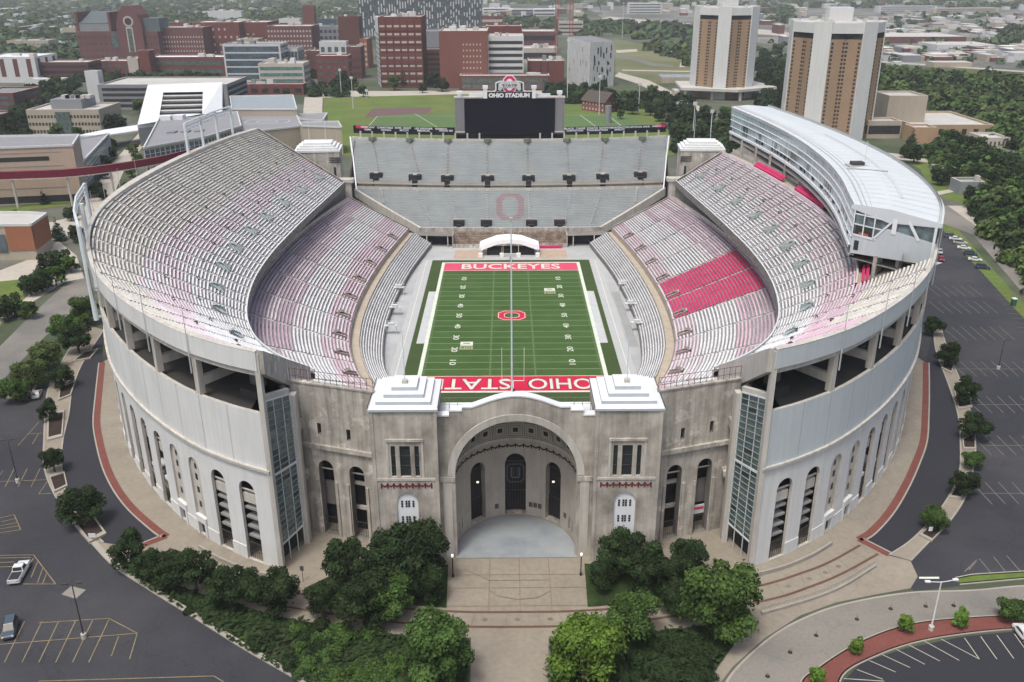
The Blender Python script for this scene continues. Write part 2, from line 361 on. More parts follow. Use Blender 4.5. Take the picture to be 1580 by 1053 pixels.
# garden beds in front
gardenL = gp((182,876),(232,912),(300,954),(380,1004),(480,1062),(560,1110),(720,1200))+[Vector((-7.6,-185,0)),Vector((-7.4,-152.3,0)),Vector((-15,-152,0)),Vector((-26,-150.3,0)),Vector((-38,-147.1,0)),Vector((-50,-142.3,0)),Vector((-60,-137.5,0)),Vector((-69.3,-131.6,0))]
sheet('garden_bed', [(p.x,p.y) for p in gardenL], GRASSD, dz=.15, label='dark green planted bed left of the entrance path')
gardenR = [Vector((5,-152.3,0)),Vector((4,-185,0)),Vector((20,-180,0)),Vector((24,-166.5,0)),Vector((30.6,-156.8,0)),Vector((36.6,-149.2,0)),Vector((36.8,-147.7,0)),Vector((26,-150.4,0)),Vector((15,-152,0))]
sheet('garden_bed', [(p.x,p.y) for p in gardenR], GRASSD, dz=.15, label='dark green planted bed right of the entrance path')
bedL = [(-11.8,-133.6),(-24,-134.6),(-31,-136),(-35,-139.5),(-33.5,-141.3),(-24,-143.6),(-11.4,-145)]
sheet('garden_bed', bedL, GRASSD, dz=.16, label='planted bed under the dark trees before the left tower')
sheet('garden_bed', [(-x, y) for x, y in bedL], GRASSD, dz=.16, label='planted bed under the dark trees before the right tower')
sheet('mulch_bed', gp((382,985),(420,972),(462,990),(455,1030),(470,1050),(430,1030)), SOIL, dz=.165, label='bare brown mulch patch in the left garden')
curbline('curb', [Vector(p) for p in smooth(gp((145,838),(178,872),(232,908),(300,950),(380,1000),(480,1058),(560,1110)))], 1.0, .2)
# campus road bottom right
roadU = gp((1700,900),(1580,905),(1500,912),(1400,916),(1300,934),(1230,960),(1180,992),(1130,1040),(1105,1090),(1090,1140))
roadLw = gp((1250,1140),(1235,1060),(1265,1030),(1330,990),(1400,965),(1480,955),(1580,950),(1720,948))
sheet('campus_road', [(p.x,p.y) for p in smooth(roadU)]+[(p.x,p.y) for p in smooth(roadLw)], ROADC, dz=.13, label='grey concrete road curving past the stadium')
curbline('curb', smooth(roadU)); curbline('curb', smooth(roadLw), .4)
brickO = gp((1290,1085),(1300,1042),(1345,1015),(1410,992),(1490,978),(1580,970),(1720,965))
sheet('brick_sidewalk', [(p.x,p.y) for p in smooth(roadLw)]+[(p.x,p.y) for p in smooth(brickO)][::-1], BRICKP, dz=.14, label='red brick sidewalk along the curving road')
curbline('curb', smooth(brickO), .4)
# narrow grass island by the right lot
isl = gp((1475,893),(1480,902),(1580,893),(1700,886),(1700,876),(1580,883),(1500,888))
sheet('grass_island', [(p.x,p.y) for p in isl], GRASS, dz=.14, label='thin grass island at the end of the right car park')
curbline('curb', [isl[i] for i in (3,2,1,0,6,5,4)], .5)
# planter strips between drive and lot
stripL = [(p.x,p.y) for p in smooth(gp((160,510),(128,560),(112,600),(106,640),(97,680),(95,715),(99,750),(112,782),(135,815),(160,838)))]
stripLo = [(p.x,p.y) for p in smooth(gp((130,500),(95,560),(75,600),(70,640),(68,680),(68,720),(80,755),(100,790),(125,822),(140,840)))]
sheet('sidewalk_strip', stripL+stripLo[::-1], PLAZA, dz=.12, label='beige strip with planters left of the service drive')
stripR = [(p.x,p.y) for p in smooth(gp((1440,510),(1445,545),(1462,590),(1478,640),(1482,690),(1480,730),(1465,765),(1440,800),(1405,835),(1372,857)))]
stripRo = [(p.x,p.y) for p in smooth(gp((1450,500),(1462,540),(1482,590),(1498,640),(1505,690),(1500,730),(1488,770),(1465,805),(1435,835),(1405,866)))]
sheet('sidewalk_strip', stripR+stripRo[::-1], PLAZA, dz=.12, label='beige strip with planters right of the service drive')
sheet('service_drive', [(p.x,p.y) for p in smooth(driveL)]+[(G(212,846).x,G(212,846).y)]+stripL[::-1], ASPHD, dz=.075, label='dark smooth service drive left of the stadium')
sheet('service_drive', [(p.x,p.y) for p in smooth(driveR)]+[(G(1372,857).x,G(1372,857).y)]+stripR[::-1], ASPHD, dz=.075, label='dark smooth service drive right of the stadium')
for st in (stripL, stripLo, stripR, stripRo): curbline('curb', [Vector((a,b,0)) for a, b in st], .3, .16)
# roads and lawns left
sheet('campus_road', gp((-500,700),(0,592),(70,520),(130,463),(170,430),(150,420),(100,440),(50,485),(0,535),(-500,640)), ROADC, dz=.1, label='grey campus road running past the left trees')
sheet('campus_lawn', gp((-300,560),(0,505),(40,470),(30,432),(0,425),(-300,440)), GRASS, dz=.09, label='lawn beside the brown building at left')
sheet('sidewalk', gp((-200,430),(0,418),(60,395),(90,372),(118,395),(130,430),(100,436),(45,470),(0,500),(-200,560),(-200,540),(20,480),(60,440),(100,420),(80,405),(30,432),(-200,455)), SIDEW, dz=.11, label='pale sidewalk winding through the left trees')
sheet('campus_road', gp((-200,330),(0,325),(150,312),(300,285),(300,275),(150,296),(0,306),(-200,312)), ROADC, dz=.1, label='grey street in front of the beige hall')
sheet('sidewalk', gp((125,330),(160,268),(215,205),(232,212),(192,262),(176,300),(170,335)), SIDEW, dz=.12, label='pale footpath between two rows of trees')
sheet('sidewalk', gp((70,345),(160,325),(290,285),(300,292),(180,345),(80,372)), SIDEW, dz=.115, label='pale paved forecourt behind the stadium rim')
sheet('campus_lawn', gp((-100,322),(0,320),(120,308),(120,316),(0,330),(-100,332)), GRASS, dz=.115, label='narrow lawn in front of the beige hall')
sheet('campus_ground', gp((-400,60),(560,60),(545,110),(500,150),(470,215),(290,285),(-400,330)), mat('campus_paving', (.15,.148,.13), .95, .25, .02, col2=(.055,.075,.035), thr=(.42,.55), fine=.15, bscale=.3), dz=.04, label='paved courts and small lawns between the campus buildings')
# fields behind the south stand
sheet('practice_field', gp((498,200),(500,150),(700,146),(1000,150),(1030,200),(1040,240),(490,240)), GRASS, dz=.05, label='bright green practice fields behind the scoreboard')
sheet('artificial_pitch', gp((560,200),(582,180),(640,176),(965,178),(1010,200)), mat('pale_green_turf', (.09,.15,.05), .9, .1, .1), dz=.08, label='pale green artificial pitch behind the ribbon boards')
sheet('gravel_strip', gp((562,182),(575,168),(668,166),(660,178)), mat('red_grey_gravel', (.14,.085,.085), .9, .3, .5, fine=.3), dz=.07, label='red grey strip in the practice field')
sheet('campus_road', gp((480,150),(520,141),(880,140),(900,146),(700,146),(500,151)), SIDEW, dz=.07, label='road along the far side of the practice fields')
mb = MB()
for a, b in (((582,180),(560,205)), ((640,176),(680,200)), ((895,178),(925,200)), ((940,180),(965,200)), ((582,180),(965,178))):
    ribbon([G(*a), G(*b)], .35, Z0+.1, LINE, mb)
structure(mb.build('pitch_lines'), 'white lines on the practice pitch')
sheet('car_park', gp((465,205),(470,150),(498,150),(497,175),(505,185),(480,215)), SIDEW, dz=.06, label='pale concrete yard left of the practice field')
# right side: riverside road, paths, meadow
sheet('campus_road', gp((1452,352),(1465,340),(1580,470),(1750,620),(1830,700),(1790,700),(1575,487)), GRASS, dz=.06, label='grass verge along the right car park')
sheet('campus_road', gp((1435,318),(1465,318),(1510,345),(1580,400),(1750,560),(1750,640),(1580,455),(1500,362),(1452,345)), ROADC, dz=.09, label='grey road and sidewalk at the right edge')
sheet('sidewalk', gp((1462,318),(1490,318),(1540,352),(1620,420),(1800,580),(1760,580),(1560,395),(1500,345)), SIDEW, dz=.1, label='pale path under the right hand woods')
sheet('campus_lawn', gp((1385,240),(1430,235),(1500,262),(1530,300),(1520,330),(1470,310),(1440,300),(1420,262)), GRASS, dz=.07, label='rough lawn between the press box and the lodge')
sheet('sidewalk', gp((1150,190),(1340,232),(1400,240),(1440,248),(1440,252),(1380,246),(1300,240),(1150,200)), SIDEW, dz=.085, label='pale path by the tall towers')
sheet('sidewalk', gp((1435,298),(1480,290),(1485,294),(1440,303)), SIDEW, dz=.09, label='short pale path near the shed')
sheet('meadow', gp((948,60),(1040,78),(1072,100),(1072,128),(1000,130),(950,118)), mat('olive_meadow', (.125,.14,.06), .95, .2, .01, col2=(.17,.17,.09), thr=(.45,.6)), dz=.05, label='olive meadow beyond the white building')
sheet('riverside_meadow', gp((1350,100),(1580,112),(1700,120),(1700,190),(1350,140)), mat('bright_scrub', (.08,.11,.03), .95, .3, .02, col2=(.05,.075,.022)), dz=.05, label='scrubby green floodplain right of the tall towers')
sheet('river', gp((1490,195),(1530,193),(1600,200),(1700,215),(1700,225),(1570,210),(1500,200)), mat('river_water', (.09,.1,.075), .15, .1, .05, spec=.6), dz=.06, label='narrow muddy river in the scrub')
CITYG = mat('pale_city_ground', (.2,.19,.175), .95, .25, .012, col2=(.11,.115,.1), thr=(.42,.58), fine=.2, bscale=.05)
sheet('city_ground', gp((900,10),(1060,14),(1580,14),(2000,20),(2000,130),(1580,110),(1340,97),(1170,66),(1060,48),(950,40)), CITYG, dz=.04, label='paved shopping and warehouse district far right')
sheet('highway', gp((940,26),(1060,36),(1180,46),(1300,60),(1300,64),(1160,52),(1040,42),(920,31)), SIDEW, dz=.07, label='pale highway crossing beyond the meadow')
sheet('campus_road', gp((948,118),(985,130),(1045,160),(1080,175),(1080,165),(1050,148),(1000,124),(955,112)), SIDEW, dz=.08, label='pale divided road behind the white building')
sheet('footpath', gp((1000,72),(1030,78),(1052,92),(1048,104),(1056,104),(1062,92),(1040,75),(1005,69)), SIDEW, dz=.09, label='curved footpath in the meadow')
sheet('sand_patch', gp((950,78),(982,76),(984,80),(952,82)), SIDEW, dz=.088, label='pale sand patch in the olive meadow'); sheet('footpath', gp((950,86),(985,90),(1010,98),(1040,101),(1038,104),(1005,102),(980,94),(950,89)), mat('grey_track', (.16,.155,.14), .9, .2, .1), dz=.092, label='grey track winding across the olive meadow'); sheet('footpath', gp((960,108),(1072,110),(1072,111.5),(960,109.5)), SIDEW, dz=.093, label='straight pale path on the olive meadow')
sheet('campus_road', gp((1350,96),(1580,112),(1700,120),(1700,118),(1580,110),(1350,94)), SIDEW, dz=.09, label='pale road at the edge of the floodplain')
# ---------------------------------------------------------------- the stadium
def arch_wall(mb, path, nrm, u0, u1, z0, z1, ops, m, depth=1.0, mr=None, step=2.5, z1fn=None):
    """wall along path(u) with real openings. ops: (centre, width, sill z, top z, arched)"""
    mr = mr or m; br = {u0, u1}
    k = max(1, int((u1-u0)/step))
    base = [u0+(u1-u0)*i/k for i in range(k+1)]
    for c, w_, zb, zt, ar in ops:
        N = 12 if ar else 1
        for i in range(N+1): br.add(round(c-w_/2+w_*i/N, 5))
    for b in base:
        if all(abs(b-(c)) > w_/2+.05 for c, w_, *_ in ops): br.add(b)
    br = sorted(b for b in br if u0-1e-6 <= b <= u1+1e-6)
    ztf = z1fn or (lambda u: z1)
    def topz(o, u):
        c, w_, zb, zt, ar = o
        if not ar: return zt
        r = w_/2; return zt-r+math.sqrt(max(0, r*r-(u-c)**2))
    def P(u, z, d=0):
        p = path(u); n = nrm(u); return (p[0]+n[0]*d, p[1]+n[1]*d, z)
    for a, b in zip(br, br[1:]):
        if b-a < 1e-4: continue
        mid = (a+b)/2; act = sorted([o for o in ops if abs(mid-o[0]) < o[1]/2], key=lambda o: o[2])
        la = lb = z0
        for o in act:
            if o[2] > la+1e-3: mb.face([P(a,la),P(b,lb),P(b,o[2]),P(a,o[2])], m)
            la, lb = topz(o, a), topz(o, b)
            mb.face([P(a,la),P(b,lb),P(b,lb,depth),P(a,la,depth)], mr)
            if o[2] > z0+.01: mb.face([P(a,o[2]),P(b,o[2]),P(b,o[2],depth),P(a,o[2],depth)], mr)
        mb.face([P(a,la),P(b,lb),P(b,ztf(b)),P(a,ztf(a))], m)
    for o in ops:
        for e in (-1, 1):
            u = o[0]+e*o[1]/2; zt = topz(o, u)
            mb.face([P(u,o[2]),P(u,o[2],depth),P(u,zt,depth),P(u,zt)], mr)
def infill(mb, path, nrm, o, d, m, n=8):
    c, w_, zb, zt, ar = o
    us = [c-w_/2+w_*i/n for i in range(n+1)]
    for a, b in zip(us, us[1:]):
        f = lambda u: (zt-w_/2+math.sqrt(max(0, w_*w_/4-(u-c)**2))) if ar else zt
        q = []
        for u, z in ((a, zb), (b, zb), (b, f(b)), (a, f(a))):
            p = path(u); k = nrm(u); q.append((p[0]+k[0]*d, p[1]+k[1]*d, z))
        mb.face(q, m)
def pbox(mb, path, nrm, ua, ub, z0, z1, da, db, m, n=1):
    """curved box along a path between depths da..db"""
    us = [ua+(ub-ua)*i/n for i in range(n+1)]
    def L_(d, z): return [(path(u)[0]+nrm(u)[0]*d, path(u)[1]+nrm(u)[1]*d, z) for u in us]
    A, B, C_, D = L_(da,z0), L_(da,z1), L_(db,z1), L_(db,z0)
    mb.strip(A, B, m); mb.strip(B, C_, m); mb.strip(C_, D, m); mb.strip(D, A, m)
    mb.face([A[0],B[0],C_[0],D[0]], m); mb.face([A[-1],D[-1],C_[-1],B[-1]], m)
stadium = thing('stadium', 'huge white and grey concrete horseshoe football stadium with pink and silver benches', 'stadium', (0,-131,Z0))
OC = Curve(O_P, 700)
def side_path(sx):
    def path(u): p = OC.at(u); return (p.x*(-sx) if sx > 0 else p.x, p.y)
    def nrm(u):
        t = OC.tan(u); n = Vector((t.y, -t.x)); p = OC.at(u)
        if n.dot(Vector((p.x, p.y))) > 0: n = -n
        return ((-n.x if sx > 0 else n.x), n.y)
    return path, nrm
POLE = mat('grey_pole', (.42,.44,.44), .6, .05, 1); SLAB = mat('slab_grey', (.27,.27,.26), .9, .2, .5)
JT2 = mat('panel_joint', (.36,.37,.375), .8, .1, 1)
for sx in (-1, 1):
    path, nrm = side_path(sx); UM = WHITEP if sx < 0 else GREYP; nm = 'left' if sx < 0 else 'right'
    LEN = OC.L; NB = int((LEN-9)/7.0)
    cs = [5.8+7.0*i for i in range(NB)]
    ops = []; blind = []
    for i, c in enumerate(cs):
        o = (c, 3.55, Z0+.1, 20.6, True); ops.append(o)
    mb = MB()
    arch_wall(mb, path, nrm, 0, LEN, Z0, 23.6, ops, WHITEP, .55, CONCL)
    pbox(mb, path, nrm, 0, LEN, 23.6, 24.1, -.45, .6, CONCL, 60)
    n = 90; us = [LEN*i/n for i in range(n+1)]
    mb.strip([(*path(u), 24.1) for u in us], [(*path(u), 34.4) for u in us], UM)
    for k in range(1, 30): pbox(mb, path, nrm, 6.9*k+.9, 6.9*k+1.02, 24.1, 34.38, -.012, .0, JT2)
    mb.strip([(*path(u), 34.4) for u in us], [(path(u)[0]+nrm(u)[0]*.6, path(u)[1]+nrm(u)[1]*.6, 34.4) for u in us], CONCL)
    for i, c in enumerate(cs[:14]):       # plinth blocks between the arches
        pbox(mb, path, nrm, c+1.75, c+5.25, Z0, 7.0, -.12, 0, WHITEP)
    outer = mb.build('outer_wall', stadium, label='white %s outer wall with tall arches' % nm)
    # arch infills
    for i, c in enumerate(cs[:16]):
        o = (c, 3.2, Z0+.1, 20.3, True); mb = MB()
        if i in (2, 3):
            infill(mb, path, nrm, (c, 3.55, 8.3, 20.6, True), .4, CONCL)
            for zz in (10.2, 13.2, 15.9): infill(mb, path, nrm, (c+.25, .8, zz, zz+1.25, False), .36, WIN, 1)
            infill(mb, path, nrm, (c+.1, .7, 18.2, 19.4, True), .36, WIN, 4)
            pbox(mb, path, nrm, c-1.7, c+1.7, 7.2, 8.5, -.25, .5, WHITEP); pbox(mb, path, nrm, c-1.7, c-1.1, Z0, 7.2, -.25, .5, WHITEP); pbox(mb, path, nrm, c+1.1, c+1.7, Z0, 7.2, -.25, .5, WHITEP)
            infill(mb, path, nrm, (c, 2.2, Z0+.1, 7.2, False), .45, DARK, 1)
            mb.build('blind_arch', outer)
        else:
            pbox(mb, path, nrm, c-1.77, c+1.77, 15.8, 17.6, .7, 1.9, CONCL); pbox(mb, path, nrm, c-1.77, c+1.77, 18.3, 18.55, .6, .8, CONCL)
            if i < 2 or i > 6:
                for zz in (14.6, 12.7, 10.8, 8.9): pbox(mb, path, nrm, c-1.77, c+1.77, zz-.2, zz+.2, .75, 3.2, SLAB)
            elif i in (4, 5): pbox(mb, path, nrm, c-1.77, c+1.77, 9.4, 10.1, .7, 3.0, WHITEP)
            for k in range(7): pbox(mb, path, nrm, c-1.5+k*.5-.03, c-1.5+k*.5+.03, Z0+.1, 8.0, .45, .51, DKSTEEL)
            pbox(mb, path, nrm, c-1.77, c+1.77, 7.7, 7.9, .45, .53, DKSTEEL); pbox(mb, path, nrm, c-1.77, c+1.77, 5.9, 6.0, .45, .51, DKSTEEL)
            mb.build('arch_gate', outer)
    mb = MB()
    ua = [u for u in us if u > 4.3]
    mb.strip([(path(u)[0]+nrm(u)[0]*4.5, path(u)[1]+nrm(u)[1]*4.5, Z0) for u in ua], [(path(u)[0]+nrm(u)[0]*4.5, path(u)[1]+nrm(u)[1]*4.5, 33.4) for u in ua], DARK)  # wall behind the arches coloured near-black so the openings look deep and unlit
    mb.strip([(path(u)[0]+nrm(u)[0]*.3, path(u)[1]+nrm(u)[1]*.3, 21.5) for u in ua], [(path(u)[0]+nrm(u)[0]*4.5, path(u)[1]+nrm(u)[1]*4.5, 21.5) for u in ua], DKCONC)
    mb.build('ambulatory_wall', stadium)
    # upper concourse: floor, back wall, columns, rakers, edge beam, parapet
    mb = MB()
    def off(d, z): return [(sx*max(40.45, abs(path(u)[0]+nrm(u)[0]*d)) if path(u)[1] < -60 else path(u)[0]+nrm(u)[0]*d, path(u)[1]+nrm(u)[1]*d, z) for u in us]
    mb.strip(off(.6, 33.6), off(12.5, 33.6), mat('shade_dark_floor', (.05,.049,.047), .9, .2, .3)); mb.strip(off(12, 33.6), off(12, 36.2), DARK)  # floor and back wall coloured near-black, standing in for the concourse's shade
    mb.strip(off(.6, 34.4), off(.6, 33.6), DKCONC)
    for k in range(14):
        u = 1.0+13.8*k
        pbox(mb, path, nrm, u+5, u+9, 33.6, 34.9, 5, 7, MATS['shade_dark_floor'])
        if k % 2 == 0: pbox(mb, path, nrm, u+8, u+10, 33.6, 37, 8, 10, DKCONC)
    mb.build('upper_concourse', stadium)
    ped = MB()
    pbox(ped, path, nrm, 0, LEN, 41.0, 42.0, .05, 1.0, CONCL, 90)
    pbox(ped, path, nrm, 0, LEN, 42.0, 45.3, -.35, -.05, UM, 90)
    cw = lambda u: .35+1.7*min(1, max(0, (u-95)/50))
    A_ = [(path(u)[0]-nrm(u)[0]*.4, path(u)[1]-nrm(u)[1]*.4, 45.35) for u in us]; B_ = [(path(u)[0]+nrm(u)[0]*cw(u), path(u)[1]+nrm(u)[1]*cw(u), 45.5) for u in us]
    ped.strip(A_, B_, CONCL); ped.strip(B_, [(p[0],p[1],44.2) for p in B_], CONCL)
    par = ped.build('parapet', stadium, label='smooth %s rim parapet' % ('pale' if sx < 0 else 'blue grey'))
    for k in range(1, 12):
        u = 13.8*k+1.0; mb = MB()
        pbox(mb, path, nrm, u-.55, u+.55, 34.4, 41.0, .1, 1.2, CONCL)
        pbox(mb, path, nrm, u-.45, u+.45, 35.8, 37.4, 1.2, 11, CONCL)
        mb.build('column', stadium)
        mb = MB(); p = path(u); q = nrm(u); a = (p[0]-q[0]*.55, p[1]-q[1]*.55)
        mb.tube((*a, 38.5), (*a, 50.5), .08, POLE, 6, .05); mb.tube((*a, 38.5), (*a, 42), .13, POLE, 6)
        mb.build('flag_pole', stadium)
    # ---------- end block at the open notch beside the glazed stair
    xs = 40.2*sx
    mb = MB()
    def yz(poly, t0, t1, m):
        A = [(xs-sx*t0, y, z) for y, z in poly]; B = [(xs-sx*t1, y, z) for y, z in poly]
        mb.face(A, m); mb.face(B[::-1], m); n = len(poly)
        for i in range(n): mb.face([A[i], B[i], B[(i+1)%n], A[(i+1)%n]], m)
    yz([(-134.8,45.4),(-105.5,29.6),(-105.5,26.4),(-113.5,27.3),(-116,29.4),(-118.5,31.3),(-134.8,41.4)], 0, 1.0, CONCW if sx < 0 else CONCL)
    mb.box(*(sorted((xs+sx*.55, xs-sx*.25))), -134.95, -133.6, Z0, 44.9, CONCL)
    mb.box(*(sorted((xs-sx*2.2, xs-sx*3.2))), -127.2, -125.6, Z0, 34.0, CONCL)
    mb.prism([(xs+sx*.2,-133.5),(xs-sx*2.4,-127.2),(xs-sx*1.8,-126.8),(xs+sx*1,-133)], [36.1,34.5,34.5,36.1], [36.9,35.3,35.3,36.9], CONCL)
    mb.box(*(sorted((xs+sx*.2, xs+sx*3))), -132.2, -118, 33.2, 33.6, DKCONC)
    mb.prism([(xs+sx*.9,-132.4),(xs-sx*1.2,-126.8),(xs+sx*.5,-122),(xs+sx*2.6,-128)], Z0, 33.1, DARK)
    mb.box(*(sorted((xs-sx*.8, xs-sx*3.0))), -124.9, -122.4, 26.0, 27.6, CONCW)
    mb.box(*(sorted((xs-sx*.8, xs-sx*3.4))), -124.9, -122.4, 16.4, 17.6, CONCW)
    mb.build('end_block', stadium)
    gt = MB(); STG = mat('green_grey_mullion', (.22,.28,.27), .5, .1, 1)
    pa = Vector((xs-sx*.0, -133.3)); pb = Vector((xs-sx*2.35, -127.4)); dv = pb-pa
    gpath = lambda u: (pa.x+dv.x*u, pa.y+dv.y*u)
    nn = Vector((dv.y, -dv.x)).normalized();  nn = -nn if nn.x*sx < 0 else nn
    gn = lambda u: (nn.x, nn.y)
    def tz(u): return 36.0-1.6*u
    gt.strip([(*gpath(u), 8.6) for u in (0, 1)], [(*gpath(u), tz(u)) for u in (0, 1)], GLASSG)
    stair = gt.build('stair_glass', stadium, label='%s greenish glazed stair tower' % nm)
    mb = MB()
    for u in (0, .3, .68, 1):
        for za, zb in ((Z0, tz(u)),): pbox(mb, gpath, gn, u-(.02 if u in (0,1) else .008), u+(.02 if u in (0,1) else .008), za, zb, -.12, .05, STEEL)
    nz = 24
    for i in range(nz+1):
        f = i/nz; q = [(u, 8.6+(tz(u)-8.6)*f) for u in (0, 1)]
        h = .28 if i in (0, nz) else (.4 if i == 12 else .09)
        A = [(gpath(u)[0]-gn(u)[0]*.14, gpath(u)[1]-gn(u)[1]*.14, z-h/2) for u, z in q]; B = [(a[0], a[1], a[2]+h) for a in A]
        mb.strip(A, B, STEEL if i in (0, 12, nz) else STG)
        C_ = [(gpath(u)[0], gpath(u)[1], z+h/2) for u, z in q]; mb.strip(B, C_, STEEL if i in (0, 12, nz) else STG)
    mb.build('mullions', stair)
    for k, (ua, ub) in enumerate(((.02,.29),(.31,.66),(.7,.98))):
        for i in range(nz):
            if rng.random() < .45: continue
            z0_ = [8.6+(tz(u)-8.6)*i/nz+.25 for u in (ua, ub)]; z1_ = [8.6+(tz(u)-8.6)*(i+1)/nz-.2 for u in (ua, ub)]
            m = WIN if rng.random() < .45 else GLASSB
            mb = MB(); mb.face([(gpath(u)[0]-gn(u)[0]*.03, gpath(u)[1]-gn(u)[1]*.03, z) for u, z in ((ua, z0_[0]), (ub, z0_[1]), (ub, z1_[1]), (ua, z1_[0]))], m); mb.build('glass_pane', stair)
    # ---------- inner notch wall between stair and tower
    wa = Vector((38.9*sx, -122.6)); wb = Vector((23.95*sx, -127.4)); wd = (wb-wa); WL = wd.length; wd.normalize()
    wp = lambda u: (wa.x+wd.x*u, wa.y+wd.y*u)
    wn_ = Vector((-wd.y, wd.x)); wn_ = -wn_ if wn_.y < 0 else wn_
    wn = lambda u: (wn_.x, wn_.y)
    mb = MB(); o1 = (5.6, 2.9, Z0+.1, 19.9, True); o2 = (11.6, 2.9, Z0+.1, 19.7, True)
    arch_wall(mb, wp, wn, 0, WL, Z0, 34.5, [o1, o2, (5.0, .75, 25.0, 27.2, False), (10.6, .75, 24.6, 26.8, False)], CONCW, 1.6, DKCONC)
    pbox(mb, wp, wn, 0, WL, 22.3, 23.1, -.5, 0, CONCW); pbox(mb, wp, wn, 0, WL, 34.5, 34.8, -.15, .9, CONCW)
    for u in (3.7, 7.5, 9.7, 13.5): pbox(mb, wp, wn, u-.25, u+.25, Z0, 15.8, -.3, 0, CONCW)
    iw = mb.build('notch_wall', stadium, label='stained concrete wall between %s stair and tower' % nm)
    mb = MB()
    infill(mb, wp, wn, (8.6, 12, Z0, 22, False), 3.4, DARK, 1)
    mb.face([(*wp(2), 22), (*wp(14), 22), (wp(14)[0]+wn_.x*3.4, wp(14)[1]+wn_.y*3.4, 22), (wp(2)[0]+wn_.x*3.4, wp(2)[1]+wn_.y*3.4, 22)], DKCONC)
    pbox(mb, wp, wn, 3.5, 7.4, 9.5, 14.2, 2.2, 2.8, DKCONC); pbox(mb, wp, wn, 9.5, 13.5, 14.9, 15.5, 1.7, 2.2, CONCW); pbox(mb, wp, wn, 9.5, 13.5, 9.6, 10.2, 2.0, 2.6, CONCW)
    for u in (2.5,): infill(mb, wp, wn, (5.0, .8, 24.9, 27.3, False), .8, DARK, 1); infill(mb, wp, wn, (10.6, .8, 24.5, 26.9, False), .8, DARK, 1)
    for c in (5.6, 11.6):
        for k in range(7): pbox(mb, wp, wn, c-1.4+k*.46, c-1.34+k*.46, Z0+.1, 7.6, .9, .95, DKSTEEL)
        pbox(mb, wp, wn, c-1.4, c+1.4, 7.5, 7.65, .9, .98, DKSTEEL); pbox(mb, wp, wn, c-1.45, c+1.45, 17.6, 17.85, .9, 1.0, CONCL)
    if sx > 0: pbox(mb, wp, wn, 4.3, 7.0, 7.8, 9.6, 1.1, 1.3, WHITEP); pbox(mb, wp, wn, 4.5, 6.6, 8.8, 9.2, 1.0, 1.1, RED)
    mb.build('arch_gates', iw)
    mb = MB()
    for k in range(15):
        u = WL*k/14; p = (wp(u)[0]+wn_.x*.3, wp(u)[1]+wn_.y*.3); mb.tube((*p, 34.8), (*p, 37.0), .05, mat('rusty_rail', (.12,.07,.055), .7, .3, 1), 5)
    for zz in (35.6, 36.9): mb.tube((wp(0)[0]+wn_.x*.3, wp(0)[1]+wn_.y*.3, zz), (wp(WL)[0]+wn_.x*.3, wp(WL)[1]+wn_.y*.3, zz), .045, MATS['rusty_rail'], 5)
    mb.build('railing', stadium)
    # ---------- entrance tower
    x0, x1 = sorted((13.0*sx, 23.75*sx)); xc = (x0+x1)/2; yf = -132.8; yb = -121.5
    tp = lambda u: (x0+u, yf); tn = lambda u: (0, 1)
    w3 = [(xc-x0-1.95, .75, 21.6, 27.4, False), (xc-x0, 1.75, 21.6, 27.4, False), (xc-x0+1.95, .75, 21.6, 27.4, False)]
    ba = (xc-x0, 3.6, Z0, 18.4, True)
    mb = MB(); arch_wall(mb, tp, tn, 0, x1-x0, Z0, 33.8, w3+[ba], CONC, .35, CONCL, step=3)
    mb.face([(x0,yf,Z0),(x0,yb,Z0),(x0,yb,33.8),(x0,yf,33.8)], CONC); mb.face([(x1,yf,Z0),(x1,yb,Z0),(x1,yb,33.8),(x1,yf,33.8)], CONC)
    mb.face([(x0,yb,Z0),(x1,yb,Z0),(x1,yb,33.8),(x0,yb,33.8)], CONC)
    mb.box(xc-3.1, xc+3.1, yf-.28, yf, 28.3, 28.75, CONCW)
    for dx in (-2.9, 2.9): mb.box(xc+dx-.18, xc+dx+.18, yf-.1, yf, 21.4, 28.3, CONCL)
    mb.box(x0-.06, x1+.06, yf-.14, yf, 20.9, 21.35, CONCL)
    mb.box(x0-.1, x0+.5, yf-.15, yf, Z0, 33.8, CONC); mb.box(x1-.5, x1+.1, yf-.15, yf, Z0, 33.8, CONC)
    tw = mb.build('entrance_tower', stadium, label='stained concrete tower on the %s of the entrance arch' % nm)
    for o in w3:
        mb = MB(); infill(mb, tp, tn, o, .34, WIN, 1)
        for zz in (23.5, 25.4): mb.box(x0+o[0]-o[1]/2, x0+o[0]+o[1]/2, yf+.22, yf+.3, zz, zz+.1, DKSTEEL)
        mb.build('window', tw)
    mb = MB(); infill(mb, tp, tn, ba, .3, WHITE, 14)
    mb.build('blind_arch', tw, label='white painted blind arch')
    for zz in (6.2, 9.3, 12.4, 15.5):
        for dx, n_ in ((-.95, 1), (0, 2), (.95, 1)):
            mb = MB()
            for r_ in range(3):
                for c_ in range(n_):
                    cx_ = xc+dx+(c_-(n_-1)/2)*.44
                    mb.box(cx_-.17, cx_+.17, yf+.24, yf+.29, zz+r_*.46, zz+.36+r_*.46, DARK)
            mb.build('small_window', tw)
    GAR = mat('dark_red_garland', (.13,.02,.03), .7, .2, 1)
    mb = MB(); ns = 8; wd_ = 8.4
    for k in range(ns):
        a = xc-wd_/2+wd_*k/ns
        pts = [(a+wd_/ns*t, yf-.06, 20.3-.55*math.sin(math.pi*t)) for t in [i/6 for i in range(7)]]
        mb.strip([(p[0],p[1],p[2]-.17) for p in pts], [(p[0],p[1],p[2]+.17) for p in pts], GAR)
        mb.box(a-.13, a+.13, yf-.1, yf-.02, 19.4, 20.4, GAR)
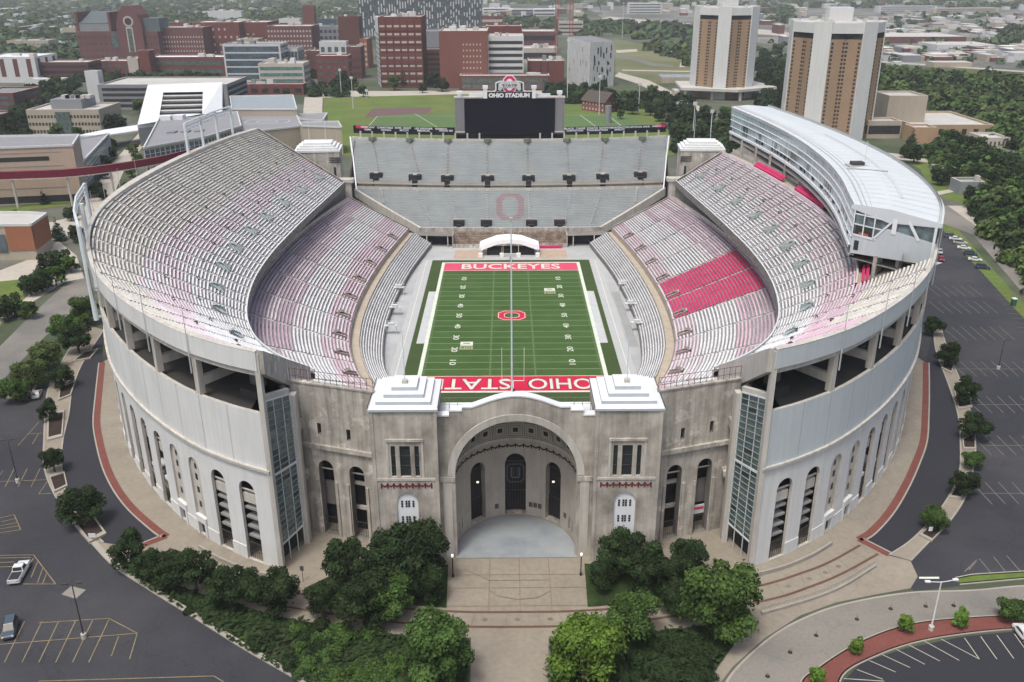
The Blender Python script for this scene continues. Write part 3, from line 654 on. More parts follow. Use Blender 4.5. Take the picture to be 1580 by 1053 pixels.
    mb.box(xc+wd_/2-.13, xc+wd_/2+.13, yf-.1, yf-.02, 19.4, 20.4, GAR)
    mb.build('garland', tw)
    mb = MB(); CAP = mat('tower_cap_shade_grey', (.42,.46,.5), .6, .05, .4)  # upright tier faces coloured darker than the white tops to imitate their shading
    def tier(i0, za, zb, zt, i1=None):
        a = (x0+i0, x1-i0, yf+i0, yb-i0)
        mb.box(a[0], a[1], a[2], a[3], za, zb, CAP)
        if i1 is not None:
            P = [(a[0],a[2]),(a[1],a[2]),(a[1],a[3]),(a[0],a[3])]; Q = [(x0+i1,yf+i1),(x1-i1,yf+i1),(x1-i1,yb-i1),(x0+i1,yb-i1)]
            for j in range(4):
                k = (j+1)%4; mb.face([(*P[j],zb+.003),(*P[k],zb+.003),(*Q[k],zt),(*Q[j],zt)], WHITE)
    tier(-.28, 33.8, 34.2, 34.45, .9); tier(.9, 34.2, 35.05, 35.15, 2.1); tier(2.1, 34.9, 35.8, 35.9, 3.3); tier(3.3, 35.5, 36.55, 36.65, 4.6)
    mb.box(x0+4.55, x1-4.55, yf+4.55, yb-4.55, 36.0, 36.66, WHITE); mb.box(xc-.45, xc+.45, yf+4.4, yf+5.3, 36.4, 37.2, CONCL)
    for (a, b) in (((x0-.3, yf-.3), (x0-.3, yb+.3)), ((x1+.3, yf-.3), (x1+.3, yb+.3))): mb.tube((*a, 34.5), (*b, 34.5), .07, DKSTEEL, 5)
    mb.build('stepped_roof', tw, label='stepped white roof')
    mb = MB(); mb.tube((xc, yf+4.9, 36.9), (xc, yf+4.9, 46), .09, STEEL, 6, .05); mb.build('flag_pole', tw)
# ---------- entrance arch, apse and half dome
yw = -131.2
ap = lambda u: (u-13.0, yw); an = lambda u: (0, 1)
def topf(u):
    x = abs(u-13.0)
    if x > 11.0: return 32.3
    if x > 8.9: return 33.2
    if x > 7.3: return 33.8
    return 33.8+2.0*(math.cos(x/7.3*math.pi/2))**1.1
mb = MB()
archo = (13.0, 20.6, Z0+.15, 31.1, True)
# facade by columns so that the top edge can step and curve
xs_ = sorted(set([-13,-11.0,-10.99,-8.9,-8.89,-7.3,7.3,8.89,8.9,10.99,11.0,13]+[-10.3*math.cos(math.pi*i/40) for i in range(41)]+[i*.6 for i in range(-12,13)]))
def az(x): return 20.8+math.sqrt(max(0, 10.3**2-x*x)) if abs(x) <= 10.3 else Z0
for a, b in zip(xs_, xs_[1:]):
    m_ = (a+b)/2; za = az(a) if abs(m_) < 10.3 else Z0; zb = az(b) if abs(m_) < 10.3 else Z0
    ta = topf(a*.999+m_*.001+13); tb = topf(b*.999+m_*.001+13)
    mb.face([(a,yw,za),(b,yw,zb),(b,yw,tb),(a,yw,ta)], CONC)
    mb.face([(a,yw-.12,ta),(b,yw-.12,tb),(b,yw+1.5,tb),(a,yw+1.5,ta)], WHITE); mb.face([(a,yw-.12,ta),(b,yw-.12,tb),(b,yw-.12,tb-.25),(a,yw-.12,ta-.25)], WHITE)
    mb.face([(a,yw+1.5,30),(b,yw+1.5,30),(b,yw+1.5,tb),(a,yw+1.5,ta)], CONC)
    if abs(m_) < 10.3: mb.face([(a,yw,za),(b,yw,zb),(b,yw+2,zb),(a,yw+2,za)], CONCL)
for s_ in (-1, 1):
    mb.face([(10.3*s_,yw,Z0),(10.3*s_,yw+2,Z0),(10.3*s_,yw+2,20.8),(10.3*s_,yw,20.8)], CONCL)
    for x_ in (11.0, 8.9, 7.3):
        mb.face([(x_*s_,yw-.12,32),(x_*s_,yw+1.5,32),(x_*s_,yw+1.5,33.8),(x_*s_,yw-.12,33.8)], WHITE)
    mb.box(*sorted((10.35*s_, 12.9*s_)), yw-.22, yw, 19.7, 20.6, CONCW)
    mb.box(*sorted((10.9*s_, 12.4*s_)), yw-.12, yw, Z0, 19.7, CONCL)
# raised band round the arch
N = 40
for i in range(N):
    t0, t1 = math.pi*i/N, math.pi*(i+1)/N
    f = lambda r, t, y: (r*math.cos(t), y, 20.8+r*math.sin(t))
    mb.face([f(10.3,t0,yw-.02),f(10.3,t1,yw-.02),f(11.55,t1,yw-.16),f(11.55,t0,yw-.16)], CONCL)
    mb.face([f(11.55,t0,yw-.16),f(11.55,t1,yw-.16),f(11.6,t1,yw),f(11.6,t0,yw)], CONCW)
portal = mb.build('entrance_arch', stadium, label='tall stained concrete entrance arch')
yc = -129.3; RA = 10.55; RB = 11.2
pth = lambda u: (RA*math.cos(math.pi-u/RA), yc+RB*math.sin(u/RA)); pn = lambda u: (math.cos(math.pi-u/RA)*1.0, math.sin(u/RA))
LL = math.pi*RA; cen = LL/2
ops = [(cen, 3.9, Z0+.15, 17.6, True), (cen-7.6, 3.5, Z0+.15, 17.2, True), (cen+7.6, 3.5, Z0+.15, 17.2, True)] + [(cen+s_*q, .6, 5.6, 8.2, False) for s_ in (-1, 1) for q in (12.2, 13.6)]
APSE = mat('apse_plaster', (.42,.385,.335), .9, .12, .3, streak=.12, fine=.06, bump=.2)
mb = MB(); arch_wall(mb, pth, pn, 0, LL, Z0, 20.8, ops, APSE, 1.6, CONCW, step=1)
pbox(mb, pth, pn, 0, LL, 20.5, 21.0, -.2, 0, CONCL, 30)
ds = []
NT, NP = 32, 12
def dome(th, ph, k=1.0): return (RA*k*math.cos(ph)*math.cos(th), yc+RB*k*math.cos(ph)*math.sin(th), 20.8+RA*k*math.sin(ph))
for j in range(NP):
    for i in range(NT):
        a0, a1 = math.pi*i/NT, math.pi*(i+1)/NT; p0, p1 = math.pi/2*j/NP, math.pi/2*(j+1)/NP
        mb.face([dome(a0,p0),dome(a1,p0),dome(a1,p1),dome(a0,p1)], APSE)
apse = mb.build('apse', stadium, label='curved apse wall and half dome inside the arch')
COF = mat('coffer_shadow_line', (.2,.18,.15), .9, .15, .5)
for i in range(11):
    mb = MB(); th = math.pi*(i+.5)/11
    for (hw, p0, p1, k, m) in ((.128,R(3),R(20),.994,COF), (.114,R(4),R(19),.988,APSE), (.09,R(5.6),R(17.4),.982,COF), (.078,R(6.4),R(16.6),.976,APSE), (.046,R(8.6),R(14.4),.968,DARK)):
        mb.face([dome(th-hw,p0,k),dome(th+hw,p0,k),dome(th+hw,p1,k),dome(th-hw,p1,k)], m)
    mb.build('coffer', apse)
mb = MB(); ns = 22
GAR2 = mat('dark_festoon', (.06,.03,.028), .8, .2, 1)
for k in range(ns):
    for i in range(4):
        ua, ub = LL*(k+i/4)/ns, LL*(k+(i+1)/4)/ns
        za, zb = 19.6-.45*math.sin(math.pi*i/4), 19.6-.45*math.sin(math.pi*(i+1)/4)
        P = lambda u, z: (pth(u)[0]-pn(u)[0]*.08, pth(u)[1]-pn(u)[1]*.08, z)
        mb.face([P(ua,za-.15),P(ub,zb-.15),P(ub,zb+.18),P(ua,za+.18)], GAR2)
    u = LL*k/ns; mb.face([P(max(u-.12,0),18.9),P(u+.12,18.9),P(u+.12,19.75),P(max(u-.12,0),19.75)], GAR2)
mb.build('garland', apse)
for o in ops[:3]:
    mb = MB(); c, w_ = o[0], o[1]
    infill(mb, pth, pn, o, 1.55, DARK, 10)
    for k in range(9): pbox(mb, pth, pn, c-w_/2+.1+k*(w_-.2)/8-.03, c-w_/2+.1+k*(w_-.2)/8+.03, Z0+.15, 9.2 if o is not ops[0] else 16, 1.2, 1.26, DKSTEEL)
    pbox(mb, pth, pn, c-w_/2, c+w_/2, 9.1, 9.3, 1.2, 1.3, DKSTEEL); pbox(mb, pth, pn, c-w_/2, c+w_/2, 15.4, 15.65, 1.1, 1.25, DKSTEEL)
    mb.build('iron_gate', apse)
    if o is not ops[0]:
        mb = MB(); p = pth(c); mb.box(p[0]-.22, p[0]+.22, p[1]+.7, p[1]+1.0, 12.6, 12.8, mat('lit_lamp', (.9,.85,.75), .5, 0, 1, emit=((1,.9,.75), 1.0)))
        mb.build('wall_lamp', apse)
# emblem panel in the middle door
mb = MB(); ey = yc+RB+.62; LG = mat('pale_grille', (.11,.12,.13), .5, .1, 1)
def ringpoly(cx_, cz_, hw, hh, ch, t, y, m, mb):
    o = [(-hw+ch,-hh),(hw-ch,-hh),(hw,-hh+ch),(hw,hh-ch),(hw-ch,hh),(-hw+ch,hh),(-hw,hh-ch),(-hw,-hh+ch)]
    k = [(x*(hw-t)/hw, z*(hh-t)/hh) for x, z in o]
    for i in range(8):
        j = (i+1)%8; mb.face([(cx_+o[i][0],y,cz_+o[i][1]),(cx_+o[j][0],y,cz_+o[j][1]),(cx_+k[j][0],y,cz_+k[j][1]),(cx_+k[i][0],y,cz_+k[i][1])], m)
ringpoly(0, 13.1, 1.55, 1.9, .55, .12, ey, LG, mb); ringpoly(0, 13.1, 1.75, 2.1, .6, .06, ey, LG, mb)
for x_ in (-.75, .75): mb.box(x_-.13, x_+.13, ey-.03, ey, 12.3, 14.3, LG)
mb.box(-.75, .75, ey-.03, ey, 12.0, 12.3, LG)
for x_ in (-.32, .32): mb.box(x_-.05, x_+.05, ey-.03, ey, 12.6, 14.3, LG)
mb.build('emblem_grille', apse)
mb = MB()
for u, zz in ((cen-3.6,6.2),(cen+2.9,6.4),(cen+3.8,6.4),(cen+4.7,6.4),(cen+10.8,7.2)):
    pbox(mb, pth, pn, u-.36, u+.36, zz, zz+1.0, -.08, 0, mat('bronze_plaque', (.09,.08,.07), .5, .3, 2))
mb.build('plaque', apse)
mb = MB(); mb.box(-12.9, 12.9, -129.6, -127.0, 30.4, 30.8, mat('grey_mesh_floor', (.2,.21,.22), .8, .2, 1)); mb.box(-12.9, 12.9, -127.0, -124.0, 30.6, 31.0, WHITE)
mb.build('arch_roof', stadium)
mb = MB(); mesh_rail = mat('thin_dark_rail', (.16,.16,.16), .6, .1, 1)
for k in range(19):
    x = -12.6+k*1.4; mb.tube((x,-127.1,31), (x,-127.1,33.4), .045, mesh_rail, 4)
mb.tube((-12.6,-127.1,33.4), (12.6,-127.1,33.4), .04, mesh_rail, 4); mb.tube((-12.6,-127.1,32.2), (12.6,-127.1,32.2), .03, mesh_rail, 4)
mb.build('railing', stadium)
mb = MB(); fz = GY(788,340,-129.9).z; mb.tube((-.65,-129.9,30.5), (-.75,-129.9,fz), .17, STEEL, 8, .1); mb.tube((-.65,-129.9,30.5), (-.65,-129.9,35.5), .24, STEEL, 8)
mb.box(-1.0,-.5,-130.2,-129.7,fz,fz+.4,CONCL)
tag(mb.build('flag_pole', None, (0,-129.9,30.5)), 'tall white bare flagpole standing behind the crown of the entrance arch', 'flagpole')
# ---------------------------------------------------------------- seating decks
class Par:
    """point on a control polyline by arclength of the mid curve"""
    def __init__(s, A, B, sx, n=600):
        s.a = spline([Vector((x,y,0)) for x,y in A], n); s.b = spline([Vector((x,y,0)) for x,y in B], n)
        if sx > 0:
            for q in s.a+s.b: q.x = -q.x
        m = [(p+q)/2 for p, q in zip(s.a, s.b)]; s.d = [0]
        for p, q in zip(m, m[1:]): s.d.append(s.d[-1]+(q-p).length)
        s.L = s.d[-1]
    def __call__(s, u, r):
        import bisect
        u = max(0, min(s.L-1e-6, u)); k = max(0, min(bisect.bisect_right(s.d, u)-1, len(s.d)-2))
        f = (u-s.d[k])/max(1e-9, s.d[k+1]-s.d[k]); return s.a[k].lerp(s.a[k+1], f).lerp(s.b[k].lerp(s.b[k+1], f), r)
def deck(name, label, A, B, sx, z0, z1, rows, sec, colour, tread=TREAD, bw=.45, bh=.42, gap=.5, rmax=None, u0=0, u1=None, seclabel=None, parent=None, rfrom=0.0, vom=None, power=1.0):
    P = Par(A, B, sx); u1 = P.L if u1 is None else u1
    rmax = rmax or (lambda u: 1.0)
    zf = lambda r: z0+(z1-z0)*r**power
    ns = max(1, round((u1-u0)/sec)); mb = MB(); us = [u0+(u1-u0)*i/(ns*3) for i in range(ns*3+1)]
    for k in range(rows):
        ra, rb = rfrom+(1-rfrom)*k/rows, rfrom+(1-rfrom)*(k+1)/rows
        z = zf(ra)
        for a, b in zip(us, us[1:]):
            if ra >= rmax((a+b)/2)-1e-6: continue
            pa, pb, pc, pd = P(a,ra), P(b,ra), P(b,rb), P(a,rb)
            mb.face([(pa.x,pa.y,z),(pb.x,pb.y,z),(pc.x,pc.y,z),(pd.x,pd.y,z)], tread)
            mb.face([(pd.x,pd.y,z),(pc.x,pc.y,z),(pc.x,pc.y,zf(rb)),(pd.x,pd.y,zf(rb))], tread)
    root = mb.build(name, parent or stadium, label=label)
    for s_ in range(ns):
        a0 = u0+(u1-u0)*s_/ns; a1 = u0+(u1-u0)*(s_+1)/ns; mb = MB(); g = gap/2
        q = [a0+g+(a1-a0-2*g)*i/3 for i in range(4)]; um = (a0+a1)/2
        hasred = False
        for k in range(rows):
            ra, rb = rfrom+(1-rfrom)*k/rows, rfrom+(1-rfrom)*(k+1)/rows
            if ra >= rmax(um)-1e-6: break
            if vom and vom(s_, ra) : continue
            z = zf(ra); m = colour(um/P.L, ra, s_)
            if m is None: continue
            if m is RED: hasred = True
            lo, hi = ra+(rb-ra)*(.42 if m is not RED else .22), ra+(rb-ra)*(.42+bw)
            F_ = [P(x, lo) for x in q]; B_ = [P(x, hi) for x in q]; zt = z+bh
            mb.strip([(p.x,p.y,zt) for p in F_], [(p.x,p.y,zt) for p in B_], m)
            mb.strip([(p.x,p.y,zt-.2) for p in F_], [(p.x,p.y,zt) for p in F_], m)
            mb.face([(F_[0].x,F_[0].y,zt-.16),(F_[0].x,F_[0].y,zt),(B_[0].x,B_[0].y,zt),(B_[0].x,B_[0].y,zt-.16)], m)
            mb.face([(F_[3].x,F_[3].y,zt-.16),(F_[3].x,F_[3].y,zt),(B_[3].x,B_[3].y,zt),(B_[3].x,B_[3].y,zt-.16)], m)
        if mb.f: mb.build('bench_section', root, label='bright scarlet bench section' if hasred else None)
        # aisle: pale stair strip
        if s_:
            mb = MB(); rm = rmax(a0)
            for k in range(rows):
                ra, rb = rfrom+(1-rfrom)*k/rows, rfrom+(1-rfrom)*(k+1)/rows
                if ra >= rm-1e-6: break
                z = zf(ra)+.02; e = gap*.2; rmid = (ra+rb)/2; zz = zf(rmid)
                for x0_, x1_, zz_ in ((ra, rmid, z), (rmid, rb, zz+.12)):
                    pa, pb, pc, pd = P(a0-e,x0_), P(a0+e,x0_), P(a0+e,x1_), P(a0-e,x1_)
                    mb.face([(pa.x,pa.y,zz_),(pb.x,pb.y,zz_),(pc.x,pc.y,zz_),(pd.x,pd.y,zz_)], AISM if k % 4 else TREAD)
            mb.build('aisle', root)
    return root, P, zf
AISM = mat('aisle_stair', (.62,.61,.6), .8, .15, 1)
def nz(u, r, s):
    return math.sin(u*17.3+r*4)*.5+math.sin(r*9.1+u*31)*.35+rng.uniform(-.35,.35)
def lerps(t, P):
    for (a, x), (b, y) in zip(P, P[1:]):
        if t <= b: return x+(y-x)*max(0, (t-a)/(b-a))
    return P[-1][1]
def col_upper_left(u, r, s):
    v = nz(u, r, s)*.035
    if r > lerps(u, [(0,.86),(.12,.8),(.22,.71),(.42,.62),(.6,.49),(1,.46)])+v: return ALUT
    if r > lerps(u, [(0,.62),(.1,.55),(.25,.4),(.5,.3),(1,.2)])+v*2: return PINK2 if rng.random() < .8+.1*math.sin(u*20+r*9) else ALU
    return ALU
def col_upper_right(u, r, s):
    v = nz(u, r, s)*.035
    if r > .60+v and u > .1: return ALUT
    if r > lerps(u, [(0,.45),(.15,.3),(1,.2)])+v: return (PINK if r > .35+v else PINK2) if u < .3+v and rng.random() < .85 else (PINK2 if rng.random() < .85 else ALU)
    return ALU
def col_lower_left(u, r, s):
    v = nz(u, r, s)*.04
    if r < lerps(u, [(0,.3),(.35,.24),(.6,.22),(.85,.3),(1,.4)])+v: return PINK if rng.random() < .55 else PINK2
    if r < lerps(u, [(0,.75),(.3,.62),(.5,.5),(.8,.62),(1,.75)])+v: return ALU if rng.random() < .93 else PINK2
    return MAUVE if rng.random() < .8 else PINK2
def col_lower_right(u, r, s):
    v = nz(u, r, s)*.035
    if .474 < u < .70 and .03 < r < .95: return RED
    if r < .2+v: return PINK2 if rng.random() < .7 else PINK
    if r < lerps(u, [(0,.6),(.45,.62),(.72,.7),(1,.5)])+v: return ALU if rng.random() < .93 else PINK2
    return (PINK if u < .47 else PINK2) if rng.random() < .6 else MAUVE
VOMM = mat('vomitory_grey', (.2,.21,.21), .8, .2, .8)
def vomitory(P, zf, u, r0, r1, hw, parent, col=VOMM, h=1.1):
    mb = MB(); pa, pb, pc, pd = P(u-hw,r0), P(u+hw,r0), P(u+hw,r1), P(u-hw,r1)
    za, zb = zf(r0)+.2, zf(r1)+.3
    mb.face([(pa.x,pa.y,za),(pb.x,pb.y,za),(pc.x,pc.y,za+.3),(pd.x,pd.y,za+.3)], DARK)
    for p, q, z0_, z1_ in ((pa,pd,za,zb), (pb,pc,za,zb), (pd,pc,zb,zb)):
        d = (q-p).normalized(); n = Vector((-d.y,d.x,0))*.16
        mb.face([tuple(p-n)[:2]+(z0_-.5,), tuple(q-n)[:2]+(z1_-.5,), tuple(q-n)[:2]+(z1_+h,), tuple(p-n)[:2]+(z0_+h,)], col)
        mb.face([tuple(p+n)[:2]+(z0_-.5,), tuple(q+n)[:2]+(z1_-.5,), tuple(q+n)[:2]+(z1_+h,), tuple(p+n)[:2]+(z0_+h,)], col)
        mb.face([tuple(p-n)[:2]+(z0_+h,), tuple(q-n)[:2]+(z1_+h,), tuple(q+n)[:2]+(z1_+h,), tuple(p+n)[:2]+(z0_+h,)], CONCL)
    c0, c1 = pd.lerp(pa, .45), pc.lerp(pb, .45); zc = zb+h-.1
    mb.face([(c0.x,c0.y,zc),(c1.x,c1.y,zc),(pc.x,pc.y,zc),(pd.x,pd.y,zc)], col)
    return mb.build('vomitory', parent)
for sx in (-1, 1):
    nm = 'left' if sx < 0 else 'right'
    # field-side bleachers
    dk, P, zf = deck('field_bleachers', 'white front bleachers on the %s of the field' % nm, F_P, W1_P, sx, 1.5, 5.4, 9, 9.3, lambda u, r, s: ALUT if u < .03 else ALU, bw=.42, gap=.3)
    mb = MB(); us = [P.L*i/60 for i in range(61)]
    mb.strip([(P(u,0).x,P(u,0).y,-.03) for u in us], [(P(u,0).x,P(u,0).y,1.6) for u in us], DKCONC)
    mb.strip([(P(u,-.05).x,P(u,-.05).y,2.4) for u in us], [(P(u,-.05).x,P(u,-.05).y,2.5) for u in us], STEEL)
    e = [(P(P.L,i/9)) for i in range(10)]
    mb.strip([(p.x,p.y,-.03) for p in e], [(p.x,p.y,1.5+3.9*i/9) for i, p in enumerate(e)], CONCW)
    mb.build('front_wall', dk)
    # walkway
    W = Par(W1_P, W2_P, sx); mb = MB(); us = [W.L*i/60 for i in range(61)]
    mb.strip([(W(u,0).x,W(u,0).y,5.5) for u in us], [(W(u,1).x,W(u,1).y,5.5) for u in us], TREADL)
    mb.strip([(W(u,1).x,W(u,1).y,5.5) for u in us], [(W(u,1).x,W(u,1).y,7.2) for u in us], TREADL)
    mb.strip([(W(u,0).x,W(u,0).y,5.0) for u in us], [(W(u,0).x,W(u,0).y,6.1) for u in us], CONCW)
    mb.build('walkway', stadium)
    # main lower bowl
    cl = col_lower_left if sx < 0 else col_lower_right
    low, P, zf = deck('lower_bowl', 'pink and silver lower bowl on the %s' % nm, W2_P, K_P, sx, 7.0, 19.0, 28, 17.4, cl, gap=1.2, bw=.52)
    for f in (.285,.361,.435,.514,.597,.682,.767,.847,.925):
        vomitory(P, zf, f*P.L, .03, .17, 1.05, low, mat('brown_grey_vomitory', (.23,.19,.18), .8, .15, 1), .5)
    mb = MB(); us = [P.L*i/60 for i in range(61)]
    K2 = lambda u, d: P(u, 1+d/26)
    mb.strip([(K2(u,0).x,K2(u,0).y,19.2) for u in us], [(K2(u,2.5).x,K2(u,2.5).y,19.2) for u in us], TREADL)
    mb.strip([(K2(u,2.5).x,K2(u,2.5).y,19.2) for u in us if u > P.L*.33], [(K2(u,2.5).x,K2(u,2.5).y,24.5) for u in us if u > P.L*.33], DKCONC)
    mb.strip([(K2(u,0).x,K2(u,0).y,19.0) for u in us], [(K2(u,0).x,K2(u,0).y,20.2) for u in us], CONCL)
    e = [(P(P.L-.02,i/36)) for i in range(37)]
    mb.strip([(p.x,p.y+.1,0) for p in e], [(p.x,p.y+.1,zf(i/36)+.5) for i, p in enumerate(e)], CONCW)
    mb.strip([(p.x,p.y+.1,zf(i/36)+.5) for i, p in enumerate(e)], [(p.x,p.y-.4,zf(i/36)+.5) for i, p in enumerate(e)], CONCL)
    mb.build('bowl_rear_wall', stadium)
    # steep stand behind the entrance wall
    NK = [(-14,-109),(-24,-107),(-39,-98.5)]
    deck('north_stand', 'steep stand behind the entrance on the %s' % nm, NK, [(-14,-125.5),(-24,-126),(-38.5,-122.2)], sx, 19.4, 33.6, 16, 9, lambda u, r, s: PINK2)
    # upper deck
    cu = col_upper_left if sx < 0 else col_upper_right
    if sx < 0: rm = None
    else:
        rm = lambda u: 1.0 if u < 53 else .53
    OI = [(x*(1-.0045-.009*min(1,max(0,(i-5)/3))), y*.996) for i, (x, y) in enumerate(O_P)]
    up, P, zf = deck('upper_deck', 'long sweeping upper deck of benches on the %s' % nm, U_P, OI, sx, 25.0, 45.0, 41, 7.8, cu, rmax=rm, bw=.5, gap=1.6)
    TGS = mat('teal_grey_steel', (.3,.36,.36), .6, .1, 1)
    for f in (.135,.23,.318,.408,.496,.587,.67,.766,.858,.955):
        u = f*P.L; vomitory(P, zf, u, .17, .26, .6, up, TGS, h=.8)
        mb = MB()
        for sg in (-1, 1):
            a, b = P(u+sg*.7,.235), P(u+sg*2.9,.195); mb.tube((a.x,a.y,zf(.235)+.8), (b.x,b.y,zf(.195)+.7), .16, TGS, 4); a, b = P(u+sg*.7,.21), P(u+sg*2.9,.17); mb.tube((a.x,a.y,zf(.21)+.8), (b.x,b.y,zf(.17)+.7), .16, TGS, 4)
        mb.build('stair_rail', up)
    r9 = random.Random(4)
    for i in range(26):     # small dark gangway openings scattered between the rows
        u = (i+.5)/26*P.L; rr = (.34,.55)[i%2]
        if sx > 0 and u > 50 and rr > .5: continue
        mb = MB(); p = [P(u-.45,rr), P(u+.45,rr), P(u+.45,rr+.022), P(u-.45,rr+.022)]; z = zf(rr)+.75
        mb.face([(q.x,q.y,z) for q in p], DKSTEEL); mb.face([(p[0].x,p[0].y,z-.7),(p[1].x,p[1].y,z-.7),(p[1].x,p[1].y,z),(p[0].x,p[0].y,z)], DKSTEEL); mb.build('gangway_box', up)
    mb = MB(); us = [P.L*i/70 for i in range(71)]
    mb.strip([(P(u,0).x,P(u,0).y,23.6) for u in us], [(P(u,0).x,P(u,0).y,26.0) for u in us], DKCONC)
    mb.strip([(P(u,0).x,P(u,0).y,26.0) for u in us], [(P(u,.012).x,P(u,.012).y,26.0) for u in us], STEEL)
    mb.strip([(P(u,.012).x,P(u,.012).y,26.0) for u in us], [(P(u,.012).x,P(u,.012).y,25) for u in us], STEEL)
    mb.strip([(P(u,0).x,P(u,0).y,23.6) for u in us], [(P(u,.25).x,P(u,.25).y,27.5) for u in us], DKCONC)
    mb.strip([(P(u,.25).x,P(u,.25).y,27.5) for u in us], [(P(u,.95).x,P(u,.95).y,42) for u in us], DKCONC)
    e = [P(P.L-.02, i/41) for i in range(42) if sx < 0 or i < 23]
    mb.strip([(p.x,p.y+.15,23.5+20.0*i/41-1.5) for i, p in enumerate(e)], [(p.x,p.y+.15,25.8+20.0*i/41) for i, p in enumerate(e)], CONCW)
    mb.strip([(p.x,p.y+.15,25.8+20.0*i/41) for i, p in enumerate(e)], [(p.x,p.y-.5,25.8+20.0*i/41) for i, p in enumerate(e)], CONCL)
    mb.build('deck_fascia', up)
    for k in range(8):
        u = 22+k*21
        if u < P.L: 
            mb = MB(); p = P(u, .12); mb.obox((p.x,p.y), (1,0), .6, .6, 18, 26.6, CONCW); mb.build('deck_pier', stadium)
    if sx > 0:
        # rear concourse with scarlet club seats under the press box
        R1 = lambda u, d: P(u, .545+d/40)
        mb = MB(); uq = [53+(P.L-53)*i/50 for i in range(51)]
        mb.strip([(R1(u,-.3).x,R1(u,-.3).y,36.6) for u in uq], [(R1(u,.2).x,R1(u,.2).y,36.6) for u in uq], CONCL)
        mb.strip([(R1(u,-.3).x,R1(u,-.3).y,34.5) for u in uq], [(R1(u,-.3).x,R1(u,-.3).y,36.6) for u in uq], PINK2)
        mb.strip([(R1(u,.2).x,R1(u,.2).y,35.6) for u in uq], [(R1(u,18).x,R1(u,18).y,35.6) for u in uq], TREADL)
        mb.strip([(R1(u,5).x,R1(u,5).y,35.6) for u in uq], [(R1(u,5).x,R1(u,5).y,37.4) for u in uq], CONCL)
        mb.strip([(R1(u,11).x,R1(u,11).y,35.6) for u in uq], [(R1(u,11).x,R1(u,11).y,43) for u in uq], DKCONC)
        cc = mb.build('club_concourse', stadium, label='concourse under the press box')
        for (a, b) in ((54,66),(72,78),(88,113),(121,146),(158,183)):
            if a > P.L: continue
            mb = MB()
            for d_ in (1.2, 2.3):
                q = [a+(b-a)*i/8 for i in range(9)]; zz = 36.6+(d_-1.2)*.5
                A_ = [(R1(x,d_).x,R1(x,d_).y,zz) for x in q]; B_ = [(R1(x,d_+.75).x,R1(x,d_+.75).y,zz+.5) for x in q]
                mb.strip(A_, B_, RED); mb.strip([(p[0],p[1],p[2]-.7) for p in A_], A_, RED)
            mb.build('club_seat_row', cc, label='scarlet club seat row')
        for u in range(58, int(P.L), 13):
            mb = MB(); p = R1(u, 4); mb.obox((p.x,p.y), (1,0), .3, .3, 35.6, 42, CONCW); mb.build('column', cc)
        PU = P
# ---------------------------------------------------------------- far corner towers
for sx in (-1, 1):
    nm = 'left' if sx < 0 else 'right'
    P4 = [(66*sx,84),(82.5*sx,82.5),(84*sx,95),(67*sx,96)]
    mb = MB(); mb.prism(P4, Z0, 35.8, CONCW); c = Vector((75*sx,89.5))
    for i, (k, z) in enumerate(((1.04,35.8),(.93,36.6),(.8,37.4),(.66,38.2))):
        q = [tuple(c+(Vector(p)-c)*k) for p in P4]; mb.prism(q, z, z+.8, WHITEP, WHITE)
    ft = mb.build('corner_tower', stadium, label='square concrete tower at the far %s corner' % nm)
    mb = MB(); mb.box(*sorted((61.5*sx, 66.2*sx)), 79.2, 81.5, 14, 25, CONCL); mb.box(*sorted((60.5*sx,68*sx)), 78.6, 82.8, 25, 26.2, CONCL)
    mb.build('bridge_pier', stadium)
    for xx in (-3.2, 3.2):
        mb = MB(); mb.tube((75*sx+xx,89.5,39), (75*sx+xx,89.5,49.5), .1, STEEL, 5, .05); mb.build('flag_pole', ft)
    mb = MB()
    for zz in (33.4,32.6,31.8): mb.box(68*sx-2, 68*sx+2.5, 83.6, 83.9, zz, zz+.35, DARK)
    mb.box(68*sx-.4, 68*sx+.4, 83.6, 83.9, 26, 30, DARK); mb.build('window', ft)
# ---------------------------------------------------------------- far end stand
sstand = thing('end_stand', 'tall grey green stand with a faded letter O closing the far end of the stadium', 'grandstand', (0,100,0))
YF, YT, ZB, ZT = 81.5, 123.5, 5.3, 32.9
def sw(v): return 34.8+(63.2-34.8)*min(1, v/.40) if v < .40 else 63.2+(69.3-63.2)*(v-.40)/.6
def sp(x, v): return (x, YF+(YT-YF)*v+7.5*(x/67.0)**2*min(1, .25+v), ZB+(ZT-ZB)*v)
MID = (.44, .485)
mb = MB(); rows = 56; NX = 24
